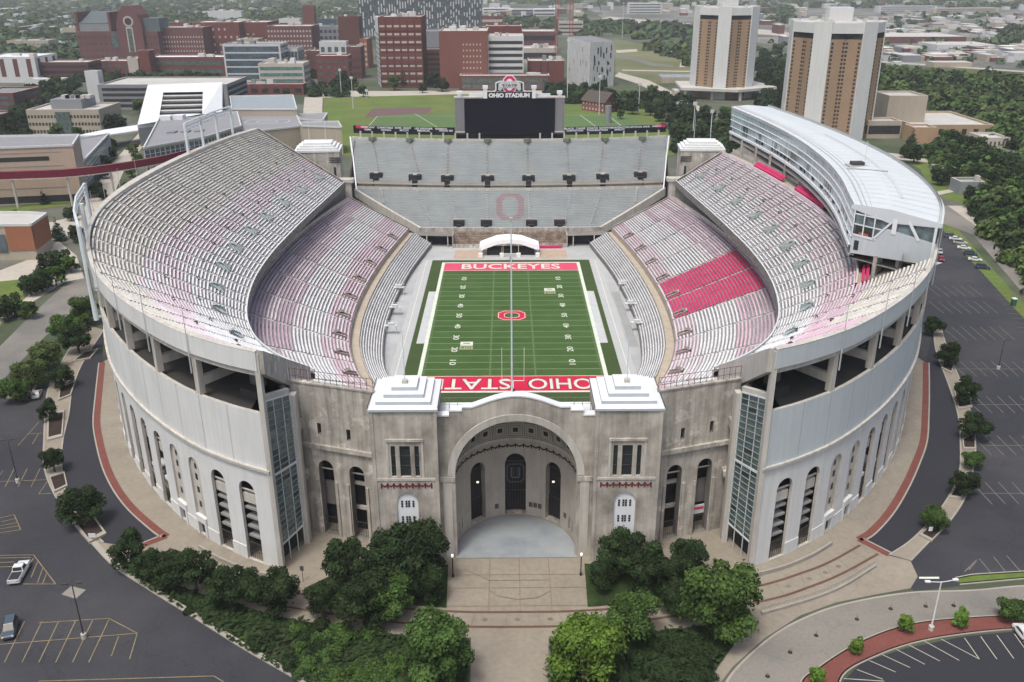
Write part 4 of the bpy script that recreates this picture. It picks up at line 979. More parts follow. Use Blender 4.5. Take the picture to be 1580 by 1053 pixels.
# the faded letter O
def inO(x, v):
    y = (v-.25)/.145; a = abs(x)/5.6
    def oct_(a, b, c): return a <= 1 and b <= 1 and a+b <= c
    return oct_(a, abs(y), 1.62) and not oct_(a*1.85, abs(y)*1.42, 1.62)
for k in range(rows):
    va, vb = k/rows, (k+1)/rows
    if MID[0] < (va+vb)/2 < MID[1]: continue
    wa = sw(va); xs_ = [-wa+2*wa*i/NX for i in range(NX+1)]
    if .09 < va < .41: xs_ = sorted(set(xs_+[i*.4-7.2 for i in range(37)]))
    for a, b in zip(xs_, xs_[1:]):
        m = SOUTHR if inO((a+b)/2, (va+vb)/2) else SOUTH
        f = sw(vb)/wa if abs(a) == wa or abs(b) == wa else 1
        pa, pb, pc, pd = sp(a,va), sp(b,va), sp(b,vb), sp(a,vb); zz = pa[2]
        vm = va+(vb-va)*.55
        qa, qb = sp(a,vm), sp(b,vm)
        mb.face([(pa[0],pa[1],zz),(pb[0],pb[1],zz),(qb[0],qb[1],zz),(qa[0],qa[1],zz)], TREAD)
        mb.face([(qa[0],qa[1],zz+.42),(qb[0],qb[1],zz+.42),(pc[0],pc[1],zz+.42),(pd[0],pd[1],zz+.42)], m)
        mb.face([(qa[0],qa[1],zz),(qb[0],qb[1],zz),(qb[0],qb[1],zz+.42),(qa[0],qa[1],zz+.42)], m)
        mb.face([(pd[0],pd[1],zz+.42),(pc[0],pc[1],zz+.42),(pc[0],pc[1],pc[2]),(pd[0],pd[1],pd[2])], TREAD)
seats = mb.build('seat_rows', sstand, label='grey green seats with a faded dusty red letter O')
mb = MB()
xs_ = [-66+132*i/NX for i in range(NX+1)]
zz = sp(0, MID[0])[2]
xm = [-sw(MID[0])+2*sw(MID[0])*i/NX for i in range(NX+1)]
A_ = [sp(x,MID[0]-.012) for x in xm]; B_ = [sp(x,MID[1]+.02) for x in xm]
mb.strip([(p[0],p[1],p[2]+.15) for p in A_], [(p[0],p[1],A_[0][2]+.15) for p in B_], TREADL)
mb.strip([(p[0],p[1],A_[0][2]+.15) for p in B_], [(p[0],p[1],p[2]+.5) for p in B_], TREADL)
mb.strip([(p[0],p[1],p[2]) for p in A_], [(p[0],p[1],p[2]+1.1) for p in A_], CONCL)
mb.build('cross_aisle', sstand)
def edge_bar(v0, v1, s_, m, mb, w_=1.0, h=.9, n=14):
    A = [sp(s_*sw(v0+(v1-v0)*i/n), v0+(v1-v0)*i/n) for i in range(n+1)]; B = [sp(s_*(sw(v0+(v1-v0)*i/n)+w_), v0+(v1-v0)*i/n) for i in range(n+1)]
    up_ = lambda L, d: [(p[0],p[1],p[2]+d) for p in L]
    mb.strip(up_(A,h), up_(B,h), m); mb.strip(up_(A,-1), up_(A,h), m); mb.strip(up_(B,-2.5), up_(B,h), m)
mb = MB()
for s_ in (-1, 1):
    edge_bar(0, .40, s_, CONCL, mb, 1.2); edge_bar(.40, 1, s_, WHITE, mb, .5)
xt = [-sw(1)+2*sw(1)*i/NX for i in range(NX+1)]
mb.strip([sp(x,1) for x in xt], [(sp(x,1)[0],sp(x,1)[1],sp(x,1)[2]+.9) for x in xt], CONCL)
mb.strip([(sp(x,1)[0],sp(x,1)[1],sp(x,1)[2]+.2) for x in xt], [(sp(x,1)[0],sp(x,1)[1]+5,sp(x,1)[2]+.2) for x in xt], CONCL)
for v0, x0_ in ((0,34.6),):
    mb.strip([(x,sp(x,0)[1],3.0) for x in (-34.6,-23)], [(x,sp(x,0)[1],ZB+1) for x in (-34.6,-23)], DKCONC)
xb = [-34.6+69.2*i/12 for i in range(13)]
mb.strip([(x,sp(x,0)[1]-.1,ZB-.9) for x in xb], [(x,sp(x,0)[1]-.1,ZB+1.0) for x in xb], CONCW)
mb.strip([(x,sp(x,0)[1]-.1,ZB+1.0) for x in xb], [(x,sp(x,0)[1]+.3,ZB+1.0) for x in xb], WHITE)
mb.face([(-67.5,130,0),(67.5,130,0),(67.5,130,32.5),(-67.5,130,32.5)], CONC)
for s_ in (-1,1): mb.face([(67.4*s_,104,Z0),(67.4*s_,130,Z0),(67.4*s_,130,33),(67.4*s_,104,17)], CONC)
mb.build('stand_frame', sstand)
for x, v in [(-56,.52),(-39.5,.51),(-26,.505),(-9.3,.505),(7.6,.505),(24.5,.505),(38.5,.51),(54.5,.52)]:   # upper doorways
    mb = MB(); p = sp(x, v); 
    mb.box(x-1.1,x+1.1,p[1]-.6,p[1]+1.4,p[2]-2.2,p[2]+1.2,DARK); mb.box(x-2.6,x+2.6,p[1]+1.0,p[1]+3.6,p[2],p[2]+2.7,DARK); mb.box(x-3.0,x+3.0,p[1]+3.6,p[1]+4.0,p[2],p[2]+3.1,CONCL)
    mb.box(x-.8,x+.8,p[1]+1.6,p[1]+2.8,p[2]+2.7,p[2]+3.1,CONCL)
    mb.build('stair_entry', sstand)
for x, s1, s2 in ((-20.5,1,1),(-9.6,1,1),(8.4,1,1),(19.6,1,1)):
    mb = MB(); p = sp(x, .035)
    mb.box(x-.9,x+.9,p[1]-.8,p[1]+1.0,p[2]-1.6,p[2]+.9,DARK); mb.box(x-2.2,x+2.2,p[1]+.4,p[1]+2.5,p[2],p[2]+2.2,DARK); mb.box(x-2.5,x+2.5,p[1]+2.5,p[1]+2.9,p[2],p[2]+2.7,CONCL)
    mb.build('stair_entry', sstand)
for xa, xb_ in ((-59.5,-54.5),(-43,-37.5),(-26.5,-26),(-9.5,-9.5),(7.5,7.5),(24.5,24.5),(41,37),(57.5,53.5)):
    mb = MB()
    for k in range(26):
        v = .54+(.985-.54)*k/26; x = xb_+(xa-xb_)*k/26; p = sp(x, v); q = sp(x, v+.01)
        mb.face([(x-.4,p[1],p[2]+.5),(x+.4,p[1],p[2]+.5),(x+.4,q[1],p[2]+.5),(x-.4,q[1],p[2]+.5)], WHITEP)
        mb.face([(x-.4,q[1],p[2]+.5),(x+.4,q[1],p[2]+.5),(x+.4,q[1],q[2]+.7),(x-.4,q[1],q[2]+.7)], TREAD)
    p = sp(xa, .985); mb.box(xa-1.6,xa+1.6,p[1]-.5,p[1]+.6,p[2]+.3,p[2]+1.6,DKCONC); mb.box(xa-.6,xa+.6,p[1]-2,p[1]+.4,p[2]+.2,p[2]+1.7,mat('olive_box', (.16,.19,.12), .8, .2, 1))
    mb.build('aisle', sstand)
for xa, xb_ in ((-53.5,-51.5),(-38.5,-30.5),(-26,-20.5),(-9.4,-9.4),(7.6,7.6),(25,21.5),(37.5,32),(52.5,51)):
    mb = MB(); vl = .02 if abs(xb_) < 34 else .27
    for k in range(22):
        v = vl+(.425-vl)*k/22; x = xb_+(xa-xb_)*k/22; p = sp(x, v); q = sp(x, v+.012)
        mb.face([(x-.45,p[1],p[2]+.5),(x+.45,p[1],p[2]+.5),(x+.45,q[1],p[2]+.5),(x-.45,q[1],p[2]+.5)], WHITEP)
    mb.build('aisle', sstand)
for i in range(26):      # posts carrying the ribbon board
    x = -65+130*i/25; p = sp(x, 1)
    if abs(x) < 9: continue
    mb = MB(); mb.box(x-.35,x+.35,p[1]+1.2,p[1]+1.6,p[2]+.2,p[2]+3.2,CONCL); mb.build('board_post', sstand)
# front bleachers below the stand
mb = MB(); TB = mat('tan_front_bleacher', (.34,.28,.22), .9, .35, .6, col2=(.2,.155,.13), fine=.35, bscale=2)
for k in range(9):
    y = 75.2+k*.72; z = .8+k*.46
    mb.face([(-22.6,y,z),(22,y,z),(22,y+.72,z),(-22.6,y+.72,z)], TB); mb.face([(-22.6,y,z-.46),(22,y,z-.46),(22,y,z),(-22.6,y,z)], TB)
    mb.face([(-22.6,y+.4,z+.3),(22,y+.4,z+.3),(22,y+.7,z+.3),(-22.6,y+.7,z+.3)], mat('brown_bench', (.3,.22,.17), .8, .3, .8, fine=.4, bscale=2))
mb.box(-22.8,-22.4,75,82,-.03,4.9,CONCW); mb.box(21.9,22.3,75,82,-.03,4.9,CONCW)
mb.box(-22.6,22,74.9,75.1,-.03,1.5,CONCW); mb.box(9,20,73.6,74.6,-.03,.9,RED)
mb.build('front_bleachers', sstand, label='tan front bleachers below the far stand')
for s_ in (-1, 1):
    mb = MB()
    mb.face([(22.4*s_,80,-.03),(38*s_,80,-.03),(38*s_,80,4.6),(22.4*s_,80,4.6)], DARK)
    mb.face([(22.4*s_,75.5,4.5),(40*s_,77,4.5),(36*s_,83,4.7),(22.4*s_,82,4.7)], DKCONC)
    mb.box(*sorted((24.4*s_,24.8*s_)),76,76.4,-.03,4.5,CONCL); mb.box(*sorted((32.6*s_,33*s_)),76,76.4,-.03,4.5,CONCL)
    mb.build('tunnel', sstand, label='dark tunnel mouth')
# ---------------------------------------------------------------- text
_fc = {}
def text_faces(txt, size, bold=0.0, sx=1.0):
    """flat outline of a word: list of (verts, faces) in a local xy plane, centred"""
    cu = bpy.data.curves.new('t', 'FONT'); cu.body = txt; cu.size = size; cu.align_x = 'CENTER'; cu.align_y = 'CENTER'; cu.offset = bold; cu.resolution_u = 3
    ob = bpy.data.objects.new('t', cu); COL.objects.link(ob); bpy.context.view_layer.update()
    me = bpy.data.meshes.new_from_object(ob.evaluated_get(bpy.context.evaluated_depsgraph_get()))
    V = [(v.co.x*sx, v.co.y) for v in me.vertices]; F = [tuple(p.vertices) for p in me.polygons]
    bpy.data.objects.remove(ob); bpy.data.curves.remove(cu); bpy.data.meshes.remove(me)
    return V, F
def put_text(mb, txt, size, fn, m, bold=0.0, sx=1.0, fit=None):
    V, F = text_faces(txt, size, bold, sx)
    if not V: return
    if fit:
        xa = min(v[0] for v in V); xb = max(v[0] for v in V); k = fit/(xb-xa); V = [((v[0]-(xa+xb)/2)*k, v[1]) for v in V]
    i = len(mb.v); mb.v += [fn(*v) for v in V]; k = mb.mi(m)
    for f in F: mb.f.append(tuple(i+q for q in f)); mb.m.append(k)
def bar_text(mb, txt, x0, x1, z0, z1, fn, m, t=.22, slab=False):
    """block letters from bars in a w x h cell (for signs whose letters are slab-shaped)"""
# ---------------------------------------------------------------- scoreboard
sb = thing('scoreboard', 'wide black video scoreboard with OHIO STADIUM crest above the far stand', 'scoreboard', (0,131,30))
SBK = mat('black_screen', (.004,.005,.012), .6, .1, .3, spec=.2)
mb = MB(); mb.box(-23.6,23.6,131.2,134.5,31.5,49.9,mat('scoreboard_grey', (.2,.2,.21), .7, .08, .3, streak=.1), ''); mb.box(-23.9,23.9,131,134.7,49.9,50.5,CONCL)
mb.box(-23.7,-19.4,130.7,131.2,35.4,35.9,CONCL); mb.box(19.4,23.7,130.7,131.2,35.4,35.9,CONCL)
mb.build('cabinet', sb)
mb = MB(); mb.box(-19.5,19.5,130.6,131.2,34.9,49.9,SBK); mb.box(-23.6,23.6,130.5,131.15,31.6,34.7,SBK); mb.build('screen', sb)
mb = MB(); mb.box(-10.4,10.4,130.5,131,49.9,52.6,DARK); mb.build('name_panel', sb)
mb = MB(); put_text(mb, 'OHIO STADIUM', 2.3, lambda x, y: (x-.2, 130.4, y+51.1), WHITE, .13, fit=17.6)
for sgn in (1,): pass
mb.build('name_letters', sb, label='white letters reading OHIO STADIUM')
for s_ in (-1, 1):
    mb = MB(); mb.box(*sorted((9.6*s_,11.2*s_)),130.4,131.6,49.9,53.9,WHITE); mb.box(*sorted((9.3*s_,11.5*s_)),130.2,131.8,53.9,55.2,WHITE); mb.build('pillar', sb)
    mb = MB(); mb.box(*sorted((20.7*s_,22.3*s_)),131,132.6,50.5,51.6,WHITE); mb.box(*sorted((20.3*s_,22.6*s_)),130.8,132.8,51.6,52.9,WHITE); mb.build('pillar', sb)
    mb = MB(); mb.box(*sorted((11.4*s_,17.5*s_)),132,133,50.5,51.7,STEEL); mb.build('rear_panel', sb)
cz = 55.6
mb = MB()
BLK = mat('black_sign', (.012,.012,.012), .6, .05, 1)
mb.prism([(a,b) for a,b in ((-6.2,0),)]*0 or [(-1,-1),(1,-1),(0,0)], 0, .01, BLK) if False else None
def frontpoly(mb, pts, y, m): mb.face([(x, y, z) for x, z in pts], m)
def octo(rx, rz, ch, cx_=0, cz_=cz): return [(cx_-rx,cz_-rz+ch),(cx_-rx+ch,cz_-rz),(cx_+rx-ch,cz_-rz),(cx_+rx,cz_-rz+ch),(cx_+rx,cz_+rz-ch),(cx_+rx-ch,cz_+rz),(cx_-rx+ch,cz_+rz),(cx_-rx,cz_+rz-ch)]
def thick(mb, pts, y, d, m):
    frontpoly(mb, pts, y, m)
    n = len(pts)
    for i in range(n):
        j = (i+1)%n; mb.face([(pts[i][0],y,pts[i][1]),(pts[j][0],y,pts[j][1]),(pts[j][0],y+d,pts[j][1]),(pts[i][0],y+d,pts[i][1])], m)
thick(mb, [(-7.4,52.7),(7.4,52.7),(6.1,53.4),(6.1,56.3),(4.9,56.9),(3.0,57.2),(-3.0,57.2),(-4.9,56.9),(-6.1,56.3),(-6.1,53.4)], 130.95, .4, WHITE)
thick(mb, [(-6.2,52.75),(6.2,52.75),(5.6,53.2),(5.6,56.0),(4.6,56.5),(-4.6,56.5),(-5.6,56.0),(-5.6,53.2)], 130.85, .08, BLK)
mb.build('crest_backing', sb)
mb = MB(); thick(mb, octo(2.75,3.9,1.55), 130.75, .2, WHITE); thick(mb, octo(2.35,3.5,1.35), 130.65, .1, RED); thick(mb, octo(1.25,2.35,.7), 130.55, .1, WHITE)
mb.build('crest_ring', sb, label='white rimmed red letter O')
mb = MB()
thick(mb, [(-4.9,cz-2.2),(-3.9,cz-2.6),(-2.8,cz-1.5),(2.8,cz-1.5),(3.9,cz-2.6),(4.9,cz-2.2),(4.7,cz+.6),(2.7,cz+1.4),(-2.7,cz+1.4),(-4.7,cz+.6)], 130.5, .1, mat('crest_grey', (.5,.51,.51), .6, .15, 2, fine=.3, bscale=3))
put_text(mb, 'OHIO', 2.2, lambda x, y: (x, 130.35, cz-.3+y), WHITE, .06, fit=8.6); put_text(mb, 'STATE', 1.5, lambda x, y: (x, 130.3, cz-.3+y), BLK, .03, fit=6.0)
mb.build('crest_lettering', sb)
# ribbon boards
rb = thing('ribbon_board', 'long black ribbon board with white words along the top of the far stand', 'sign', (0,126,34))
RBM = mat('black_ribbon', (.012,.014,.022), .4, .1, .5)
for s_ in (-1, 1):
    mb = MB(); N = 12; xs_ = [s_*(23.6+(68.2-23.6)*i/N) for i in range(N+1)]
    fy = lambda x: YT+1.9+7.5*(x/67.0)**2
    A_ = [(x,fy(x),35.1) for x in xs_]; B_ = [(x,fy(x),38.3) for x in xs_]; C_ = [(x,fy(x)+.7,38.3) for x in xs_]; D_ = [(x,fy(x)+.7,35.1) for x in xs_]
    mb.strip(A_, B_, RBM); mb.strip(B_, C_, RBM); mb.strip(C_, D_, RBM); mb.strip(D_, A_, RBM); mb.face([A_[-1],B_[-1],C_[-1],D_[-1]], RBM)
    mb.build('board', rb, label='black %s ribbon' % ('left' if s_ < 0 else 'right'))
    mb = MB(); fn = lambda x0: (lambda x, y: (x0+x, fy(x0+x)-.08, y))
    words = [(-62.5,37.75,'AMERICAN',7.5,RED),(-61.7,36.75,'ALMA',3.2,WHITE),(-54,37.75,'CHARITABLE',7,WHITE),(-53.5,36.75,'HONDA',4.4,WHITE),(-46,37.8,'BANK  GRANT',7.2,WHITE),(-45.5,36.8,'MCCOY',4,WHITE),(-37,37.7,'LES WEXNER',7.8,WHITE),(-37,36.8,'MEDICAL',5.6,WHITE),(-29.5,37.7,'HARRISON',5,WHITE),(-27.5,36.9,'WOLFE 700',6,WHITE)] if s_ < 0 else \
        [(28,37.7,'BLACK  CHASE',9,WHITE),(28,36.8,'CORPORATION',7.2,WHITE),(39,37.7,'DONATOS  NATIONWIDE',11.5,WHITE),(37.8,36.8,'FOUNDATION',9,WHITE),(52.5,37.7,'HUNTINGTON NATIONAL BANK',17.2,WHITE),(47.5,36.8,'SAFELITE',4.5,WHITE),(64.5,37.75,'AMERICAN',5.4,RED)]
    for x0_, z_, t_, w_, m_ in words:
        if m_ is RED:
            mb.face([(x0_-w_/2-.7,fy(x0_-w_/2)-.04,37.2),(x0_+w_/2+.7,fy(x0_+w_/2)-.04,37.2),(x0_+w_/2+.7,fy(x0_+w_/2)-.04,38.35),(x0_-w_/2-.7,fy(x0_-w_/2)-.04,38.35)], RED)
        put_text(mb, t_, 1.05, (lambda x0_, z_: (lambda x, y: (x0_+x, fy(x0_+x)-.1, z_+y)))(x0_, z_), WHITE, .03, fit=w_)
    mb.build('board_lettering', rb)
# ---------------------------------------------------------------- playing field
Y_ = .9144; FX = 24.384; FL = 60*Y_
mb = MB(); mb.face([(-33.2,-63,.0),(33.2,-63,.0),(33.2,59.7,.0),(-33.2,59.7,.0)], mat('pale_field_apron', (.43,.44,.44), .9, .06, .15))
structure(mb.build('field_apron'))
mb = MB(); mb.face([(-29.3,-62,.02),(29.3,-62,.02),(29.3,58.6,.02),(-29.3,58.6,.02)], TURFD)
for s_ in (-1,1): mb.face([(s_*31.3,-62,.015),(s_*31.5,-62,.015),(s_*31.5,58,.015),(s_*31.3,58,.015)], LINE)
structure(mb.build('field_border'), 'darker green turf border')
TURF2 = mat('field_turf_mown_other_way', (.048,.1,.022), .9, .14, .12, col2=(.058,.11,.027), thr=(.4,.7), fine=.1, bscale=2)
mb = MB(); ns = 20
for i in range(ns):
    ya, yb = -50*Y_+i*5*Y_, -50*Y_+(i+1)*5*Y_; mb.face([(-FX,ya,.03),(FX,ya,.03),(FX,yb,.03),(-FX,yb,.03)], TURF if i % 2 else TURF2)
structure(mb.build('playing_field'), 'green American football turf with yard lines')
mb = MB()
for s_ in (-1, 1): mb.face([(-FX,s_*50*Y_,.032),(FX,s_*50*Y_,.032),(FX,s_*FL,.032),(-FX,s_*FL,.032)], REDP if s_ < 0 else REDF)
structure(mb.build('end_zones'), 'scarlet end zones')
mb = MB(); zl = .042
def rl(x0, x1, y0, y1, z=None, m=LINE): mb.face([(x0,y0,z or zl),(x1,y0,z or zl),(x1,y1,z or zl),(x0,y1,z or zl)], m)
for s_ in (-1, 1):
    rl(*sorted((s_*FX, s_*(FX+1.1))), -FL-1, FL+.8); rl(-FX, FX, *sorted((s_*FL, s_*(FL+.9)))); rl(-FX, FX, s_*50*Y_-.13, s_*50*Y_+.13)
    rl(*sorted((s_*(FX+1.1), s_*(FX+3.4))), -25*Y_, 25*Y_, m=mat('bench_strip', (.48,.5,.5), .9, .1, .3)); rl(*sorted((s_*(FX+3.4), s_*(FX+3.55))), -25*Y_, 25*Y_, m=YELL)
    for k in range(-45, 50, 5): pass
for k in range(-45, 50, 5): rl(-FX, FX, k*Y_-.09, k*Y_+.09, m=mat('yard_line', (.3,.38,.22), .9, .15, .6))
for k in range(-49, 50):
    if k % 5 == 0: continue
    for x in (-6.1, 6.1): rl(x-.32, x+.32, k*Y_-.06, k*Y_+.06, m=MATS['yard_line'])
    for x in (-FX+.4, FX-.4): rl(x-.35, x+.35, k*Y_-.06, k*Y_+.06, m=MATS['yard_line'])
for x in (-6.1, 6.1): rl(x-.06, x+.06, -50*Y_, 50*Y_, z=.036, m=mat('hash_line', (.12,.2,.07), .9, .15, .6))
structure(mb.build('field_lines'), 'white yard lines and sidelines')
mb = MB(); DKO = mat('letter_outline', (.1,.02,.03), .8, .1, 1)
for t_, cx_, w_ in (('OHIO', 12.45, 16.8), ('STATE', -11.0, 20.8)):
    put_text(mb, t_, 9.3, (lambda cx_: lambda x, y: (cx_-x, -55*Y_-y*1.0, .042))(cx_), DKO, .3, fit=w_+.7)
    put_text(mb, t_, 9.0, (lambda cx_: lambda x, y: (cx_-x, -55*Y_-y*1.0, .05))(cx_), mat('letter_silver', (.62,.6,.52), .8, .12, 1), .1, fit=w_)
put_text(mb, 'BUCKEYES', 8.2, lambda x, y: (x, 55*Y_+y, .05), MATS['letter_silver'], .12, fit=36)
structure(mb.build('end_zone_lettering'), 'silver words OHIO STATE and BUCKEYES in the end zones')
mb = MB()
def mark(txt, size, cx_, cy_, face, fit, m=LINE, b=.08):
    # face=+1: bottom of the digits towards the left sideline... rotated by 90 degrees
    put_text(mb, txt, size, lambda x, y: (cx_-face*y, cy_+face*x, .05), m, b, fit=fit)
for i, n_ in enumerate((10,20,30,40,50,40,30,20,10)):
    y = (-40+10*i)*Y_
    mark(str(n_), 2.5, -16.6, y, -1, 3.5, b=.02); mark(str(n_), 2.5, 16.6, y, 1, 3.5, b=.02)
structure(mb.build('field_numbers'), 'white yard numbers along both sides')
mb = MB()
def fo(rx, ry, ch, z, m):
    mb.face([(x, y, z) for x, y in octo(rx, ry, ch, 0, 0)], m)
fo(4.5,4.2,1.9,.046,REDP); fo(4.25,3.95,1.8,.049,LINE); fo(4.05,3.7,1.7,.052,REDP); fo(2.4,2.1,.9,.055,LINE); fo(2.2,1.85,.8,.058,TURF)
structure(mb.build('midfield_logo'), 'red block letter O at midfield')
for lx, ly, k in ((-13.2,-24.3,1),(13.0,23.3,1)):
    mb = MB()
    def q(x0, x1, y0, y1, z=.05, m=LINE): mb.face([(lx+x0,ly+y0,z),(lx+x1,ly+y0,z),(lx+x1,ly+y1,z),(lx+x0,ly+y1,z)], m)
    q(-1.8,1.8,-.4,2.6); q(-1.0,1.0,1.2,1.8,.055,TURF); q(-1.5,1.5,.15,.35,.055,TURF)
    q(-1.9,1.9,-3.0,-.9,.05,mat('tan_logo', (.33,.33,.2), .8, .2, 1)); put_text(mb, 'B1G', 1.5, lambda x, y: (lx+x, ly-1.95+y, .056), TURF, .05, fit=2.8)
    structure(mb.build('conference_logo'), 'small white and tan conference mark')
def goalpost(y, s_, label):
    t = thing('goalpost', label, 'goalpost', (0, y, 0)); W_ = mat('goalpost_white', (.75,.76,.6), .5, .03, 1)
    mb = MB(); mb.tube((0,y+s_*2,0), (0,y+s_*2,2.2), .16, W_, 8); mb.tube((0,y+s_*2,2.2), (0,y,3.05), .16, W_, 8); mb.box(-.35,.35,y+s_*2-.35,y+s_*2+.35,0,1.8,mat('post_pad', (.03,.03,.035), .7, .1, 1)); mb.build('gooseneck', t)
    mb = MB(); mb.tube((-2.82,y,3.05), (2.82,y,3.05), .1, W_, 8); mb.build('crossbar', t)
    for x in (-2.82, 2.82): mb = MB(); mb.tube((x,y,3.05), (x,y,12.2), .07, W_, 6); mb.build('upright', t)
goalpost(-FL-.3, -1, 'white goalpost in front of the near OHIO STATE end zone'); goalpost(FL+.3, 1, 'white goalpost in front of the white tent at the far end')
# white tent at the far end
tt = thing('marquee_tent', 'big white marquee tent standing behind the far end zone', 'tent', (-.5,67,0))
TW = mat('tent_fabric', (.82,.83,.83), .6, .03, .3)
mb = MB(); ye = (63.8, 71.2)
prof = [(-11.3,3.6),(-10.3,4.1),(-4.5,6.2),(0,6.6),(4.5,6.2),(10.3,4.1),(11.3,3.6)]
mb.strip([(x-.5,ye[0],z) for x, z in prof], [(x-.5,ye[1],z) for x, z in prof], TW)
mb.strip([(x-.5,ye[0],z) for x, z in prof], [(x-.5,ye[0]-.3,max(2.5,z-1.6)) for x, z in prof], TW)
mb.strip([(x-.5,ye[1],z) for x, z in prof], [(x-.5,ye[1],2.5) for x, z in prof], TW)
mb.build('canopy', tt)
for x in (-11.4, -3.4, 3.0, 10.2):
    for y in (62.9, 71.5):
        mb = MB(); mb.tube((x,y+.4,0), (x,y+.4,3.6), .07, STEEL, 5); mb.box(x-.75,x+.75,y-.7,y+.7,0,1.35,TW); mb.build('ballast_block', tt)
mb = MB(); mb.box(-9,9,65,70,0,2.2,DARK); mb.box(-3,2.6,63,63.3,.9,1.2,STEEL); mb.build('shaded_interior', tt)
# sideline camera platforms
for i, (px, py) in enumerate([(616,453),(610,484),(604,513),(962,447),(972,478),(982,508)]):
    p = G(px, py, .5); sx = -1 if px < 790 else 1
    t = thing('camera_platform', ['silver camera platform on the left bleacher front, farthest of three','silver camera platform on the left bleacher front, middle of three','silver camera platform on the left bleacher front, nearest of three','silver camera platform on the right bleacher front, farthest of three','silver camera platform on the right bleacher front, middle of three','silver camera platform on the right bleacher front, nearest of three'][i], 'platform', (p.x,p.y,0), 'sideline camera platforms')
    mb = MB(); mb.box(p.x-1.8,p.x+1.8,p.y-.7,p.y+.7,2.6,2.8,STEEL); mb.box(p.x-.9,p.x+.9,p.y-.6,p.y+.6,2.8,3.5,WHITEP); mb.build('deck', t)
    for a in (-1.5, 1.5):
        for b in (-.6, .6): mb = MB(); mb.tube((p.x+a,p.y+b,-.02), (p.x+a,p.y+b,2.6), .06, STEEL, 5); mb.build('leg', t)
    mb = MB(); 
    for a, b, c, d in ((-1.8,-.7,1.8,-.7), (-1.8,.7,1.8,.7), (1.8*sx*-1,-.7,1.8*sx*-1,.7)): mb.tube((p.x+a,p.y+b,3.8), (p.x+c,p.y+d,3.8), .05, STEEL, 4)
    mb.build('rail', t)
mb = MB(); mb.face([(33.8,-26,.006),(36.3,-26,.006),(36.3,22,.006),(33.8,22,.006)], mat('grey_mat', (.3,.31,.3), .9, .08, .3)); structure(mb.build('sideline_mat'), 'darker grey strip beside the right sideline')
mb = MB()
for a, b, c, d in ((-21.5,60.5,-10,71.5),(10.5,60.5,21.5,71.5)): mb.face([(a,b,.004),(c,b,.004),(c,d,.004),(a,d,.004)], mat('tan_floor', (.43,.33,.25), .9, .12, .3))
structure(mb.build('tan_floor_patches'), 'tan floor patches either side of the tent')
# ---------------------------------------------------------------- press box
pbx = thing('press_box', 'long curved white press box with glass front above the right upper deck', 'press box', (95,0,38))
ROOFM = mat('press_roof_white', (.58,.62,.635), .5, .04, .1, streak=0)
IN_P = [(77,-66),(80.5,-52),(84,-37.5),(87.3,-19),(89.4,0),(90.6,20),(90.6,42),(89.4,66),(86.8,94)]
OUT_P = [(88.6,-82),(96,-66),(101.5,-48),(105.2,-28),(107.2,-8),(107.6,12),(106.8,34),(104.8,62),(101,94)]
PB = Par(IN_P, OUT_P, -1)   # points already on the right side
us = [PB.L*i/48 for i in range(49)]
def pl(r, z, dz=None): return [(PB(u,r).x, PB(u,r).y, z if dz is None else z+dz(u)) for u in us]
mb = MB()
mb.strip(pl(-.025,51.1), pl(.42,51.7), ROOFM); mb.strip(pl(.42,51.7), pl(1.03,51.0), ROOFM)
mb.strip(pl(-.025,50.75), pl(-.025,51.1), ROOFM); mb.strip(pl(1.03,50.0), pl(1.03,51.0), ROOFM); mb.strip(pl(-.025,50.6), pl(1.03,50.0), ROOFM)
for r in (.98, 1.0): mb.strip(pl(r,51.1), pl(r,51.8), mat('roof_rail_grey', (.4,.42,.42), .6, .1, 1))
for r in (.06, .12, .18): mb.strip(pl(r,51.25), pl(r+.015,51.45), MATS['roof_rail_grey'])
e0, e1 = PB(0,-.06), PB(0,1.03); fw = Vector((e1.y-e0.y, -(e1.x-e0.x), 0)).normalized(); fw = fw if fw.y < 0 else -fw
mb.face([(e0.x,e0.y,51.1),(PB(0,.42).x,PB(0,.42).y,51.7),(e1.x,e1.y,51.0),(e1.x,e1.y,50.1),(PB(0,.42).x,PB(0,.42).y,48.7),(e0.x,e0.y,50.1)], ROOFM)
eN = PB(PB.L,0); eF = PB(PB.L,1); mb.face([(eN.x,eN.y,38),(eF.x,eF.y,38),(eF.x,eF.y,51),(eN.x,eN.y,51)], GREYP)
mb.build('roof', pbx, label='broad white membrane roof')
mb = MB(); mb.strip([(PB(u,.56).x,PB(u,.56).y,51.62) for u in us[4:30]], [(PB(u,.6).x,PB(u,.6).y,51.62) for u in us[4:30]], mat('roof_walkway', (.5,.53,.54), .7, .1, 1))
p = PB(50,.3); mb.obox((p.x,p.y),(1,0),1.6,1.2,51.6,52.6,DKSTEEL); mb.obox((p.x,p.y),(1,0),2.6,2,51.5,51.75,MATS['roof_rail_grey']); mb.tube((p.x+2,p.y,51.5),(p.x+2,p.y,58),.08,STEEL,5)
a, b = PB(44,.12), PB(44,.62); mb.tube((a.x,a.y,51.8),(b.x,b.y,51.9),.2,MATS['roof_rail_grey'],5)
mb.build('roof_equipment', pbx)
for i in range(1, 34):
    u = PB.L*i/34; t_ = (PB(min(u+.3,PB.L),0)-PB(u-.3,0)).normalized()*.09; mb = MB(); q = [PB(u,r_/6) for r_ in range(7)]; hz_ = [51.1+.06+(.6*(r_/6)/.42 if r_/6 < .42 else .6-.7*((r_/6)-.42)/.61) for r_ in range(7)]
    mb.strip([(a.x-t_.x,a.y-t_.y,z+.03) for a, z in zip(q, hz_)], [(a.x+t_.x,a.y+t_.y,z+.03) for a, z in zip(q, hz_)], mat('roof_seam', (.42,.45,.46), .7, .1, 1)); mb.build('roof_seam', pbx)
